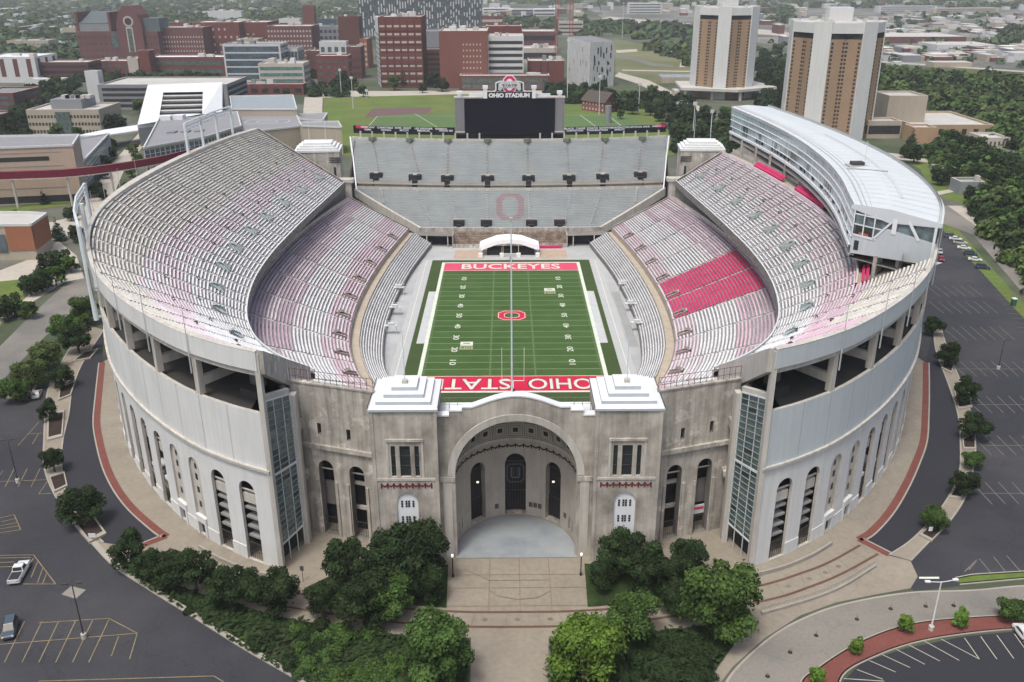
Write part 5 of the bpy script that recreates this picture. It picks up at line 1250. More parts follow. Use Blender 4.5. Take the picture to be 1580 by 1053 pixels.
mb = MB(); mb.strip(pl(0,41.6), pl(0,50.6), GLASSP); gl = mb.build('glass_front', pbx, label='pale curved glass front')
mb = MB()
for zz, h, d in ((41.0,.8,-.03), (43.6,.15,-.02), (46.0,.22,-.02), (50.2,.3,-.02), (48.0,.1,-.02)): mb.strip(pl(d,zz), pl(d,zz+h), WHITE); mb.strip(pl(d,zz+h), pl(0,zz+h), WHITE)
nm_ = 110
for i in range(nm_+1):
    u = PB.L*i/nm_; p = PB(u,-.012); t = (PB(u+.3,0)-PB(u-.3,0)).normalized(); hw = .18 if i % 6 == 0 else .07
    a = p-t*hw; b = p+t*hw; mb.face([(a.x,a.y,42.0 if i%6==0 else 46),(b.x,b.y,42.0 if i%6==0 else 46),(b.x,b.y,50.2),(a.x,a.y,50.2)], WHITE)
mb.build('mullions', gl)
for i in range(0, 46):
    if rng.random() < .3: continue
    u0_ = PB.L*i/46+.4; u1_ = PB.L*(i+1)/46-.4; a, b = PB(u0_,-.006), PB(u1_,-.006); m = DARK if rng.random() < .35 else GLASSB
    mb = MB(); mb.face([(a.x,a.y,42.3),(b.x,b.y,42.3),(b.x,b.y,43.5 if m is DARK else 45.9),(a.x,a.y,43.5 if m is DARK else 45.9)], m); mb.build('glass_pane', gl)
mb = MB(); mb.strip(pl(.02,41.0), pl(.9,41.0), DKCONC); mb.strip(pl(.06,39.6), pl(.06,41.0), WIN); mb.strip(pl(.0,38.8), pl(.0,39.6), CONCL); mb.strip(pl(-.01,39.6), pl(.06,39.6), CONCL); mb.strip(pl(0,38.8), pl(.6,38.8), DKCONC)
mb.strip(pl(1,38), pl(1,50.2), GREYP)
mb.build('lower_gallery', pbx)
# near end wall
A0, A1_ = PB(0,0), PB(0,1); dv = (A1_-A0)
def ep(f, z, o=0.0): return (A0.x+dv.x*f+fw.x*o, A0.y+dv.y*f+fw.y*o, z)
mb = MB()
mb.face([ep(0,40.0), ep(1,41.8), ep(1,46.6), ep(.42,47.4), ep(.26,44.4), ep(0,44.4)], GREYP)
mb.face([ep(0,40.0), ep(1,41.8), (ep(1,41.8)[0]-fw.x*4, ep(1,41.8)[1]-fw.y*4, 41.8), (ep(0,40)[0]-fw.x*4, ep(0,40)[1]-fw.y*4, 40)], GREYP)
ew = mb.build('end_wall', pbx, label='blue grey panelled end wall')
mb = MB(); mb.face([ep(0,44.2,-.4), ep(.98,44.2,-.4), ep(.98,50.5,-.4), ep(0,50.5,-.4)], mat('dim_green_glass', (.14,.19,.2), .15, .3, .4, spec=.8, fine=.3, bscale=.4)); mb.build('end_glass', pbx)
mb = MB()
def bar(f0, z0_, f1, z1_, w_=.35, m=WHITE):
    a = Vector(ep(f0,z0_,.12)); b = Vector(ep(f1,z1_,.12)); d = (b-a).normalized(); n = fw.cross(d).normalized()*w_/2
    mb.face([a-n, b-n, b+n, a+n], m)
for f in (0.0, .13, .26): bar(f, 44.4, f, 50, .3)
for z in (46.9, 49.2): bar(0, z, .36, z, .3)
bar(.26,44.3,.46,49.0,.45); bar(.5,46.5,.5,50,1.1); bar(.66,50,.8,46.4,.7); bar(.97,41.8,.97,50,.6); bar(0,44.4,.3,44.4,.5)
mb.face([ep(.04,40.9,.06), ep(.1,41.0,.06), ep(.1,43.2,.06), ep(.04,43.2,.06)], DARK); mb.face([ep(.03,44.6,.02), ep(.24,44.6,.02), ep(.24,46.6,.02), ep(.03,46.6,.02)], DARK)
mb.face([ep(.08,44.6,.05), ep(.2,44.6,.05), ep(.2,45.2,.05), ep(.08,45.2,.05)], mat('orange_seats', (.4,.12,.05), .7, .2, 1))
mb.build('end_trusses', ew)
for i, f in enumerate((.3, .55)):
    mb = MB(); p = ep(f, 0, -2.5); mb.obox((p[0],p[1]), (1,.3), .55, .55, 33, 41, CONCL); mb.build('column', pbx)
mb = MB(); q = [PB(6,.2), PB(6,.95)]; mb.face([(q[0].x,q[0].y,33),(q[1].x,q[1].y,33),(q[1].x,q[1].y,41),(q[0].x,q[0].y,41)], DARK); mb.build('dark_recess', pbx)
# ---------------------------------------------------------------- light gantries outside the left rim
def gantry(label, top, posts, ztop, zb):
    t = thing('light_gantry', label, 'light gantry', (posts[0][0],posts[0][1],zb), 'steel light gantries outside the left rim')
    for k, dz in enumerate((0, -1.1, -2.2)):
        mb = MB()
        for a, b in zip(top, top[1:]): mb.tube((a[0],a[1],ztop+dz), (b[0],b[1],ztop+dz), .28 if k < 2 else .14, STEEL, 6)
        mb.build('lamp_bar', t)
    for x, y in posts:
        mb = MB(); mb.tube((x,y,zb), (x,y,ztop), .55, STEEL, 8, .5); mb.build('post', t)
        mb = MB(); n_ = Vector((x,y)).normalized(); mb.tube((x,y,zb+.6), (x-n_.x*4,y-n_.y*4,zb+.6), .3, STEEL, 6); mb.tube((x,y,zb+7), (x-n_.x*3,y-n_.y*3,zb+7), .25, STEEL, 6); mb.build('brace', t)
g1 = [G(130,283.5,50.9), G(117,304,50.9), G(114,325,50.9), G(121,349,50.9)]
gantry('pale steel light gantry beside the left rim, the nearer one', [(p.x,p.y) for p in g1], [(g1[3].x,g1[3].y), (g1[2].lerp(g1[1],.5).x+1.5,g1[2].lerp(g1[1],.5).y), (g1[0].x,g1[0].y)], 50.9, 30)
g2 = [Vector((-105.2,31,0)), Vector((-104.7,45.3,0)), Vector((-104,59.5,0)), Vector((-102,71,0))]
gantry('pale steel light gantry beside the left rim, the farther one', [(p.x,p.y) for p in g2], [(p.x,p.y) for p in g2], 54.8, 34)
# ---------------------------------------------------------------- trees
LEAF = {}
def leafmats(key, base):
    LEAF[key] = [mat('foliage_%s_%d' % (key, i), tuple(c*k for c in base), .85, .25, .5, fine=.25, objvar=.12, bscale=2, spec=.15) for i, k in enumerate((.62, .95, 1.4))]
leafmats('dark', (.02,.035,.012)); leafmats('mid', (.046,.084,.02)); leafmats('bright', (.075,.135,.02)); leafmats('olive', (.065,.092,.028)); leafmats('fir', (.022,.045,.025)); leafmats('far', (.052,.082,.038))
BARK = mat('bark', (.09,.07,.05), .9, .2, 2)
def leaf_cloud(mb, lumps, n, size, mats, r, up=.35, inner=.62):
    tot = sum(l[3]**2 for l in lumps)
    for l in lumps:
        k = max(3, int(n*l[3]**2/tot)); m0 = r.choice([0,1,1,2])
        for _ in range(k):
            while True:
                d = Vector((r.gauss(0,1), r.gauss(0,1), r.gauss(0,1)))
                if d.length > .01: break
            d.normalize()
            if d.z < -.55: d.z = -d.z
            rad = l[3]*(inner+(1-inner)*r.random()**.5)*(1+.12*r.gauss(0,1))
            p = Vector((l[0]+d.x*rad, l[1]+d.y*rad, l[2]+d.z*rad*l[4]))
            nrm_ = (d+Vector((r.gauss(0,.6), r.gauss(0,.6), r.gauss(0,.6)+up))).normalized()
            t = nrm_.orthogonal().normalized(); a = r.random()*6.28; t = t*math.cos(a)+nrm_.cross(t)*math.sin(a); b = nrm_.cross(t)
            s1 = size*r.uniform(.6,1.3); s2 = s1*r.uniform(.5,.9)
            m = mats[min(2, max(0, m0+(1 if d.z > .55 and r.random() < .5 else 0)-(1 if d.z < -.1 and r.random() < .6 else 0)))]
            mb.face([p-t*s1*.5, p-b*s2*.5, p+t*s1*.5, p+b*s2*.5], m)
def make_tree(name, label, seed, rad, ht, n, size, key, kind='broad', nl=16, group=None, label_parts=False):
    """prototype with crown radius rad and total height ht standing at the origin"""
    r = random.Random(seed); t = thing(name, label, 'tree', (0,0,0), group)
    mb = MB()
    if kind == 'cone':
        mb.tube((0,0,-.2), (0,0,ht*.9), rad*.09, BARK, 6, .03)
        lum = []
        for i in range(nl):
            f = i/nl; z = ht*(.1+.86*f); rr = rad*(1-f)*.95+.12*rad
            for k in range(max(1, int(5*(1-f)))):
                a = r.random()*6.28; lum.append((math.cos(a)*rr*.45, math.sin(a)*rr*.45, z, rr*.6, .55))
    else:
        ct = ht*.24
        mb.tube((0,0,-.2), (0,0,ct), rad*.085, BARK, 7, rad*.06)
        lum = [(0,0,ht*.52,rad*.64,1.05)]
        for i in range(nl):
            a = r.random()*6.28; e = r.uniform(-.75,1.0); q = r.uniform(.45,.78)*rad
            cz_ = ht*.52+math.sin(e)*(ht*.38); cr = q*math.cos(e*.9)
            lr = rad*r.uniform(.19,.42); lum.append((math.cos(a)*cr, math.sin(a)*cr, min(cz_, ht-lr*.8), lr, .85))
            if i % 3 == 0: mb.tube((0,0,ct*.9), (math.cos(a)*cr*.8, math.sin(a)*cr*.8, cz_-lr*.2), rad*.04, BARK, 5, rad*.012)
    mb.build('trunk', t)
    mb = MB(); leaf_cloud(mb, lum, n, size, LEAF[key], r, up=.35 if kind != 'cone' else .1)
    mb.build('crown', t)
    return t
PROT = {}
for key, args in dict(
    darkA=('broad', 1, 'dark', 4.0, 7.5, 7000, .42, 18), darkB=('broad', 2, 'dark', 4.0, 8.2, 7000, .42, 22), darkC=('broad', 12, 'dark', 3.6, 8.6, 6000, .42, 15),
    midA=('broad', 3, 'mid', 4.2, 8.6, 8000, .42, 20), midB=('broad', 4, 'mid', 4.0, 7.8, 7000, .42, 16), briA=('broad', 5, 'bright', 4.2, 8.0, 8000, .42, 20), olvA=('broad', 6, 'olive', 4.0, 6.8, 5500, .42, 18),
    small=('broad', 7, 'bright', 1.5, 3.4, 1600, .26, 9), fir=('cone', 8, 'fir', 2.8, 9.5, 3500, .42, 12),
    fA=('broad', 9, 'dark', 4.5, 8.5, 1400, .95, 14), fB=('broad', 10, 'mid', 4.5, 8.5, 1400, .95, 12), fC=('broad', 11, 'olive', 4.5, 8.0, 1300, .95, 13)).items():
    kind, seed, ck, rad, ht, n, size, nl = args
    PROT[key] = (args, None)
_built = {}
def tree(key, p, w=None, label=None, group=None, sc=None, name=None, hz=1.0):
    kind, seed, ck, rad, ht, n, size, nl = PROT[key][0]
    nm_ = name or ('fir_tree' if kind == 'cone' else 'small_tree' if key == 'small' else 'broadleaf_tree')
    s_ = sc if sc else w/2/rad
    if key not in _built:
        o = make_tree(nm_, label, seed, rad, ht, n, size, ck, kind, nl, group); _built[key] = o
        o.location = (p[0], p[1], p[2] if len(p) > 2 else Z0); o.scale = (s_, s_, s_*hz); o.rotation_euler = (0,0,rng.random()*6.28); return o
    return copy_tree(_built[key], (p[0], p[1], p[2] if len(p) > 2 else Z0), rng.random()*6.28, (s_, s_, s_*hz), label, group)
def depth(p): return (Vector((p[0],p[1],Z0))-Vector((CX,CY,CZ))).dot(_f)
def ptree(key, px, py, wpx, label, group=None, lift=.5, hz=1.0):
    """crown centre at a pixel, crown width in pixels: stands on the ground where that crown would stand"""
    args = PROT[key][0]; p = G(px, py)
    for _ in range(4):
        s_ = wpx*depth(p)/FPX/2/args[3]; p = G(px, py, Z0+args[4]*s_*.5*hz); p.z = Z0
    return tree(key, p, w=wpx*depth(p)/FPX, label=label, group=group, hz=hz)
near = [
 ('midA',680,1002,122,'mid green tree at the bottom edge just left of the entrance path','garden trees'),
 ('briA',903,1005,122,'bright green tree at the bottom edge just right of the entrance path','garden trees'),
 ('midB',972,948,92,'green tree behind the bright tree right of the entrance path','garden trees'),
 ('midA',1112,925,132,'big round green tree beside the curved balustrade','garden trees'),
 ('darkB',1045,925,60,'dark tree between the big round tree and the entrance path','garden trees'),
 ('darkA',640,855,112,'dark green tree right before the base of the left tower','dark trees by the towers'),
 ('darkB',590,870,95,'dark tree second from the left tower','dark trees by the towers'),
 ('darkC',535,868,82,'dark tree by the left glazed stair','dark trees by the towers'),
 ('darkA',655,900,70,'dark tree hiding the corner of the left plaza','dark trees by the towers'),
 ('darkB',560,925,92,'dark tree in the front row of the left cluster','dark trees by the towers'),
 ('darkC',497,925,62,'narrow dark tree at the left end of the left cluster','dark trees by the towers'),
 ('midB',605,925,82,'slightly greener tree in the left cluster front row','dark trees by the towers'),
 ('darkA',962,856,84,'dark tree at the base of the right tower','dark trees by the towers'),
 ('darkB',932,885,52,'small dark tree nearest the right lamp post','dark trees by the towers'),
 ('darkC',1008,880,80,'dark tree in the middle of the right cluster','dark trees by the towers'),
 ('darkA',1062,862,66,'dark tree at the right end of the right cluster','dark trees by the towers'),
 ('darkC',200,848,61,'first dark tree of the left garden row, farthest left','garden row trees'),
 ('darkA',232,876,59,'second tree from the left in the left garden row','garden row trees'),
 ('darkB',262,882,61,'third tree from the left in the left garden row','garden row trees'),
 ('darkC',298,878,71,'tallest dark tree of the left garden row','garden row trees'),
 ('darkA',352,908,73,'tree right of the tallest one in the left garden row','garden row trees'),
 ('darkB',388,905,56,'small dark tree between two bigger ones in the left garden row','garden row trees'),
 ('darkA',422,914,81,'last tree of the left garden row before the gap with the paving bands','garden row trees'),
 ('darkB',125,783,66,'broad dark tree in the lowest planter of the left strip','left planter trees'),
 ('darkC',80,708,40,'dark tree in the second lowest planter of the left strip','left planter trees'),
 ('darkC',75,632,33,'tall narrow dark tree beside the two parked cars','left planter trees'),
 ('darkA',92,582,42,'dark tree above the two parked cars in the left strip','left planter trees'),
 ('darkA',118,523,52,'darkest tree beside the left curve of the stadium','left planter trees'),
 ('midB',18,602,46,'green tree at the left picture edge above the parking lot','left roadside trees'),
 ('olvA',44,578,56,'yellowish tree second from the left edge along the road','left roadside trees'),
 ('olvA',70,550,54,'yellowish tree in the middle of the roadside row','left roadside trees'),
 ('midB',98,505,50,'green tree near the top of the roadside row','left roadside trees'),
 ('midA',130,478,48,'green tree touching the left wall of the stadium','left roadside trees'),
 ('darkA',1442,503,34,'top dark tree by the right curve of the stadium','right planter trees'),
 ('darkB',1462,546,40,'second dark tree from the top in the right strip','right planter trees'),
 ('darkC',1492,602,42,'dark tree level with the lamp post in the right strip','right planter trees'),
 ('darkA',1505,658,50,'largest dark tree of the right strip','right planter trees'),
 ('midB',1502,710,34,'small green tree under the largest dark one in the right strip','right planter trees'),
 ('darkB',1488,745,44,'low dark tree near the bend of the right drive','right planter trees'),
 ('midB',1446,800,44,'green tree in the lowest planter of the right strip','right planter trees'),
 ('small',1322,996,28,'small young tree in the brick sidewalk, second from the bottom','young trees in the brick sidewalk'),
 ('small',1398,962,32,'small young tree in the brick sidewalk left of the white lamp','young trees in the brick sidewalk'),
 ('small',1483,953,32,'small young tree in the brick sidewalk right of the white lamp','young trees in the brick sidewalk'),
 ('midB',1562,942,46,'round dark green young tree at the right picture edge','young trees in the brick sidewalk'),
 ('small',1263,1042,32,'small young tree in the brick sidewalk at the bottom edge','young trees in the brick sidewalk'),
]
for k, x, y, w_, lb, g in near: ptree(k, x, y, w_, lb, g)
tmid = [('fA',62,432,40),('fB',84,425,36),('fA',95,402,38),('fA',74,405,36),('fA',45,440,36),('fB',108,408,30),('fA',20,470,40),('fB',42,478,32),('fA',4,480,34),('fA',118,360,30),('fA',108,330,24),
 ('fA',172,222,22),('fA',168,236,24),('fA',162,250,26),('fA',156,264,26),('fA',148,292,26),('fA',158,300,18),('fC',206,232,22),('fC',212,246,24),('fB',202,262,24),('fB',200,292,26),('fA',188,298,20),
 ('fA',162,190,34),('fA',182,188,28),('fB',90,206,30),('fB',118,206,24),('fA',8,195,36),('fA',28,182,34),('fA',44,168,22),('fA',12,215,30),('fB',215,164,24),('fA',70,137,32),('fB',98,140,24),('fB',84,128,26),('fC',98,146,16),('fA',46,140,26),('fA',130,150,18),('fB',30,150,20),
 ('fC',58,302,20),('fB',22,330,14),('fB',200,60,24),
 ('fA',529,118,24),('fB',545,128,22),('fA',530,136,18),('fB',560,140,20),('fA',622,120,30),('fB',608,128,24),('fA',666,122,26),('fA',682,130,24),('fA',652,136,16),('fA',496,132,14),('fB',478,138,14),('fB',440,144,14),
 ('fA',848,136,22),('fA',862,142,24),('fA',880,140,24),('fA',900,136,22),('fB',892,150,20),('fA',918,138,22),('fA',938,146,22),('fA',950,160,26),('fB',966,150,22),('fA',976,164,26),('fA',930,130,18),('fA',992,150,24),('fB',1008,142,24),('fA',1022,150,24),('fA',1004,168,22),('fA',1018,176,24),('fA',1036,164,22),('fA',1036,184,20),('fB',958,176,16),('fA',1050,190,18),
 ('fA',1048,208,20),('fA',1066,182,34),('fA',1090,176,30),('fA',1064,212,26),('fA',1088,206,30),('fB',1112,196,28),('fA',1106,216,24),('fB',1120,176,26),('fA',1042,226,16),('fA',1024,196,14),
 ('fB',1135,190,16),('fA',1184,98,28),('fA',1204,104,26),('fA',1178,120,30),('fA',1196,132,34),('fA',1210,124,26),('fA',1182,148,28),('fA',1204,154,28),('fB',1172,132,20),('fB',1200,78,24),('fA',1180,84,22),
 ('fir',1408,214,22),('fA',1412,236,34),('fB',1432,232,26),('fA',1398,232,24),('fA',1442,240,20),('fA',1474,214,30),('fA',1490,222,32),('fB',1460,212,26),('fB',1512,222,26),('fB',1470,232,26),('fA',1500,250,40),('fA',1524,244,42),('fA',1548,252,40),('fA',1568,262,36),('fA',1510,270,40),('fA',1540,276,40),('fA',1486,244,30),('fA',1454,272,30),('fA',1468,268,30),('fB',1446,264,20),('fA',1520,296,30),('fA',1500,300,30),('fB',1540,304,34),('fB',1560,292,38),('fA',1556,320,40),('fB',1576,310,40),('fA',1572,340,40),('fB',1540,334,34),('fA',1558,356,40),('fC',1574,370,40),('fA',1590,390,40),('fA',1598,345,50),('fA',1540,352,22),('fA',1604,300,50),('fA',1590,262,40),('fB',1554,214,22),('fA',1570,222,22),('fA',1530,214,16),('fB',1404,200,12)]
zones = lambda x, y: ('at left beside the road' if x < 130 and y > 350 else 'lining the footpath at upper left' if x < 260 and y > 215 else 'among the campus buildings at upper left' if x < 450 else 'behind the practice field' if x < 700 else 'around the brick lodge' if x < 1040 else 'at the foot of the tall towers' if x < 1240 else 'in the woods at the right edge')
for k, x, y, w_ in tmid:
    kd = {'fA':'dark leafy tree','fB':'mid green leafy tree','fC':'olive green tree','fir':'dark conical evergreen tree'}[k]
    ptree(k, x, y, w_, '%s %s' % (kd, zones(x, y)), 'trees '+zones(x, y))
ptree('fir', 88, 352, 24, 'dark conical evergreen tree standing alone in the forecourt at left'); ptree('fir', 66, 303, 15, 'conical evergreen before the beige hall at left')
# far woods: one mass
def inpoly(x, y, P):
    c = False; n = len(P)
    for i in range(n):
        a, b = P[i], P[(i+1)%n]
        if (a[1] > y) != (b[1] > y) and x < (b[0]-a[0])*(y-a[1])/(b[1]-a[1])+a[0]: c = not c
    return c
def woods(name, label, polys, n, key='far', rf=(4.5, .0045), seed=5, q=34, lf=1.0, hc=13):
    r = random.Random(seed); mb = MB(); k = 0
    xs = [p[0] for P in polys for p in P]; ys = [p[1] for P in polys for p in P]
    tries = 0
    while k < n and tries < n*60:
        tries += 1; x = r.uniform(min(xs), max(xs)); y = r.uniform(min(ys), max(ys))
        if not any(inpoly(x, y, P) for P in polys): continue
        g = G(x, y, Z0+5); d = (g-Vector((CX,CY,CZ))).length; rad = (rf[0]+rf[1]*d)*r.uniform(.7,1.3); k += 1
        if d > 9000: continue
        m0 = r.choice([0,1,1,2]); kk = key if key == 'dark' else r.choice([key, key, 'olive' if key != 'far' else 'olive', 'dark' if key == 'mid' else key])
        for _ in range(q):
            v = Vector((r.gauss(0,1), r.gauss(0,1), abs(r.gauss(0,.8))+.05)).normalized()
            rr = rad*(1+.15*r.gauss(0,1)); p = Vector((g.x+v.x*rr, g.y+v.y*rr, Z0+.8+v.z*min(rr*1.15, hc)*(.9)))
            nn_ = (v+Vector((r.gauss(0,.5), r.gauss(0,.5), r.gauss(0,.5)+.3))).normalized(); t = nn_.orthogonal().normalized(); b = nn_.cross(t); s1 = rad*r.uniform(.38,.72)*lf
            mb.face([p-t*s1, p-b*s1*.8, p+t*s1, p+b*s1*.8], LEAF[kk][min(2, max(0, m0+r.choice([-1,0,0,1])))])
    return tag(mb.build(name), label, 'woodland', kind='stuff')
woods('distant_woodland', 'hazy green woodland filling the distance at upper left', [[(-60,-8),(560,-8),(560,30),(470,44),(300,48),(115,60),(110,90),(-60,120)], [(742,-5),(900,-5),(900,8),(742,4)], [(60,85),(125,85),(120,110),(70,108)]], 1500, rf=(4.0,.0036), q=46, lf=.8, hc=9)
woods('distant_woodland', 'tree belts among the far city blocks at upper right', [[(740,24),(1075,40),(1075,66),(940,52),(850,50),(740,38)], [(800,0),(1700,-5),(1700,12),(1160,10),(900,8)], [(1535,45),(1640,40),(1640,64),(1535,66)], [(975,66),(1072,72),(1072,98),(1052,88),(1000,74)], [(1165,8),(1230,10),(1225,34),(1165,30)]], 520, rf=(3,.0032), seed=6, q=30)
woods('floodplain_scrub', 'dense green scrub and trees on the floodplain right of the tall towers', [[(1352,104),(1480,112),(1620,124),(1640,196),(1530,190),(1470,178),(1440,160),(1350,140)], [(1530,196),(1640,205),(1640,232),(1560,214)]], 620, key='mid', rf=(2.0,.0045), seed=8, q=90, lf=.6)
woods('riverside_woodland', 'dense dark woodland along the right picture edge', [[(1500,262),(1640,230),(1720,300),(1720,560),(1640,470),(1585,412),(1545,372),(1520,330)], [(1405,225),(1480,218),(1560,240),(1560,262),(1500,262),(1440,250)]], 280, key='mid', rf=(1.5,.0075), seed=12, q=420, lf=.42)
woods('campus_trees', 'patches of street trees between the campus buildings at upper left', [[(250,96),(345,100),(345,120),(150,122),(60,140),(60,126)],[(470,108),(548,108),(548,140),(470,146)],[(0,178),(34,180),(40,226),(0,240)],[(470,60),(530,60),(530,100),(480,100)],[(100,130),(130,134),(130,160),(20,175),(20,150)],[(196,60),(250,60),(250,66),(196,66)]], 150, key='dark', rf=(1.5,.0042), seed=13, q=110, lf=.62)
woods('campus_trees', 'tree belt behind the ribbon board and around the brick lodge', [[(845,128),(1060,150),(1070,180),(1046,196),(1030,160),(950,158),(936,150),(880,150),(845,142)],[(1170,90),(1215,90),(1215,165),(1175,165)],[(1040,196),(1130,180),(1140,225),(1045,232)]], 170, key='dark', rf=(1.5,.0050), seed=14, q=140, lf=.58)
woods('street_trees', 'small trees scattered through the far shopping district', [[(1360,18),(1640,25),(1640,100),(1360,90)], [(1165,60),(1230,64),(1220,80),(1165,74)]], 130, rf=(2,.0022), seed=9, q=24)
# ---------------------------------------------------------------- garden shrubs (ground cover)
r = random.Random(3); mb = MB()
GP = [(p.x,p.y) for p in gardenL]; GP2 = [(p.x,p.y) for p in gardenR]
k = 0
while k < 9000:
    x = r.uniform(-75, 50); y = r.uniform(-185, -130)
    if not (inpoly(x, y, GP) or inpoly(x, y, GP2)): continue
    q = G(0,0); k += 1; cl_ = math.sin(x*.9+math.sin(y*.7)*2)*math.cos(y*.8+x*.2); s1 = r.uniform(.2,.5); z = Z0+.2+r.random()*(.35+max(0, cl_)*1.1); a = r.random()*6.28
    t = Vector((math.cos(a), math.sin(a), r.uniform(-.3,.3)))*s1; b = Vector((-math.sin(a), math.cos(a), r.uniform(-.3,.3)))*s1*.7; p = Vector((x,y,z))
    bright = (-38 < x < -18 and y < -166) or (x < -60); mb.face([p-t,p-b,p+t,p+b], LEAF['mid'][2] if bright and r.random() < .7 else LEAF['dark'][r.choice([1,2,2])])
tag(mb.build('garden_shrubs'), 'low leafy ground cover filling the garden beds', 'shrubs', kind='stuff')
sh = thing('shrub', 'low rounded shrub', 'shrub', (0,0,0)); mb = MB(); leaf_cloud(mb, [(0,0,.5,.8,.8),(.6,.3,.4,.6,.8),(-.5,.4,.45,.6,.8),(.1,-.6,.4,.6,.8)], 900, .22, LEAF['mid'], random.Random(77), up=.5); mb.build('foliage', sh)
sh2 = thing('shrub', 'low rounded shrub', 'shrub', (0,0,0)); mb = MB(); leaf_cloud(mb, [(0,0,.5,.8,.8),(.6,.3,.4,.6,.8),(-.5,.4,.45,.6,.8),(.1,-.6,.4,.6,.8)], 900, .22, LEAF['dark'], random.Random(78), up=.5); mb.build('foliage', sh2)
first = {0:True, 1:True}
for i in range(120):
    zn = r.random()
    if zn < .4: q = G(r.uniform(455,620), r.uniform(975,1070)); b_ = 0
    elif zn < .75: q = G(r.uniform(200,620), r.uniform(880,1060)); b_ = 1
    else: q = G(r.uniform(950,1110), r.uniform(985,1060)); b_ = 1
    if not (inpoly(q.x, q.y, GP) or inpoly(q.x, q.y, GP2)): continue
    lb = ('fresh green low shrub in the front garden bed left of the entrance path','fresh green garden shrubs') if b_ == 0 else ('dark green low shrub in the front garden beds','dark green garden shrubs'); o = (sh, sh2)[b_]; s_ = r.uniform(.8,1.7)
    if first[b_]: o.location = (q.x,q.y,Z0+.15); o.scale = (s_,)*3; tag(o, lb[0], 'shrub', lb[1]); first[b_] = False
    else: copy_tree(o, (q.x,q.y,Z0+.15), r.random()*6.28, s_, *lb)
# ---------------------------------------------------------------- planters
def planter(pxs, label):
    P = [G(a, b) for a, b in pxs]; c = sum(P, Vector())/len(P); t = thing('planter', label, 'planter', (c.x,c.y,Z0), 'raised planters')
    Q = [c+(p-c)*.82 for p in P]; mb = MB(); n = len(P); h = .5
    for i in range(n):
        j = (i+1)%n; a, b, cc, d = P[i], P[j], Q[j], Q[i]
        mb.face([(a.x,a.y,Z0+.1),(b.x,b.y,Z0+.1),(b.x,b.y,Z0+h),(a.x,a.y,Z0+h)], CURB); mb.face([(a.x,a.y,Z0+h),(b.x,b.y,Z0+h),(cc.x,cc.y,Z0+h),(d.x,d.y,Z0+h)], CURB); mb.face([(d.x,d.y,Z0+.2),(cc.x,cc.y,Z0+.2),(cc.x,cc.y,Z0+h),(d.x,d.y,Z0+h)], CURB)
    mb.build('kerb', t); mb = MB(); mb.face([(p.x,p.y,Z0+.3) for p in Q], SOIL); mb.build('soil', t)
planter([(105,798),(138,840),(165,826),(150,805),(128,780)], 'planter under the broad dark tree at the lower end of the left strip')
planter([(76,738),(84,762),(105,752),(100,730)], 'second lowest planter of the left strip'); planter([(74,640),(73,682),(97,676),(100,635)], 'long planter beside the two parked cars')
planter([(92,600),(90,620),(110,612),(118,588)], 'short planter above the parked cars in the left strip'); planter([(112,560),(140,555),(152,540),(130,545)], 'uppermost planter of the left strip')
planter([(10,618),(52,612),(58,592),(14,596)], 'dark soil planter at the head of the left parking lot')
planter([(1418,828),(1437,838),(1462,812),(1448,800)], 'lowest planter of the right strip'); planter([(1464,770),(1482,772),(1498,745),(1480,742)], 'planter near the bend of the right drive')
planter([(1452,570),(1468,578),(1473,562),(1458,548)], 'planter near the top of the right strip'); planter([(1470,600),(1478,634),(1500,630),(1494,602)], 'planter level with the lamp post on the right')
planter([(1484,680),(1486,695),(1505,695),(1505,668)], 'planter under the largest dark tree on the right')
# ---------------------------------------------------------------- parking marks
def lines(name, segs, m, w_, label):
    mb = MB()
    for a, b in segs: ribbon([G(*a), G(*b)], w_, Z0+.085, m, mb)
    structure(mb.build(name), label)
L1 = [((x, 960-(x-38)*.02), (x-31, 1023)) for x in (12,38,65,91,117,143,168)]+[((-60,1000),(212,978)),((168,955),(212,978)),((212,978),(200,1018)),((183,983),(172,1013)),((168,955),(60,962))]
L1 += [((-10,858),(52,857)),((52,857),(86,902)),((86,902),(36,902)),((52,862),(36,885)),((58,868),(48,892)),((66,878),(58,900)),((72,886),(66,901)),((-5,862),(48,861)),((-5,869),(22,868)),((-5,876),(20,875))]
L1 += [((x, 724), (x-14, 752)) for x in (22,42,62)]+[((-5,744),(75,741)),((75,741),(60,763)),((60,763),(80,762)),((5,727),(-12,750)),((60,652),(28,688)),((42,670),(68,669)),((60,669),(50,686))]
L1 += [((0,800),(22,795)),((22,795),(32,818)),((32,818),(0,823)),((2,806),(24,801)),((0,812),(28,807)),((0,817),(30,812)),((60,1052),(330,1044)),((330,1044),(345,1053))]
lines('parking_marks', L1, YELL, .15, 'faded yellow parking lines in the left car park')
L2 = []
for yy, x0, x1 in ((762,1515,1640),(688,1515,1640),(625,1500,1640),(570,1478,1640),(515,1465,1560),(475,1445,1540),(450,1440,1510)):
    k = (yy-330)/430; sp_ = 9+9*k
    x = x0
    while x < x1:
        L2.append(((x-9-7*k, yy-5-12*k), (x+9+7*k, yy+5+12*k))); x += sp_*1.15
    if yy > 560: L2.append(((x0, yy), (x1, yy)))
for i in range(16):
    x = 1505+i*4.6; y = 405+i*7.2; L2.append(((x, y), (x+22, y+1.5)))
L2 += [((1488,883),(1510,862)),((1510,862),(1530,886)),((1533,860),(1552,884)),((1553,858),(1574,882)),((1495,880),(1510,862))]
lines('parking_marks', L2, LOTW, .16, 'worn pale parking lines in the right car park')
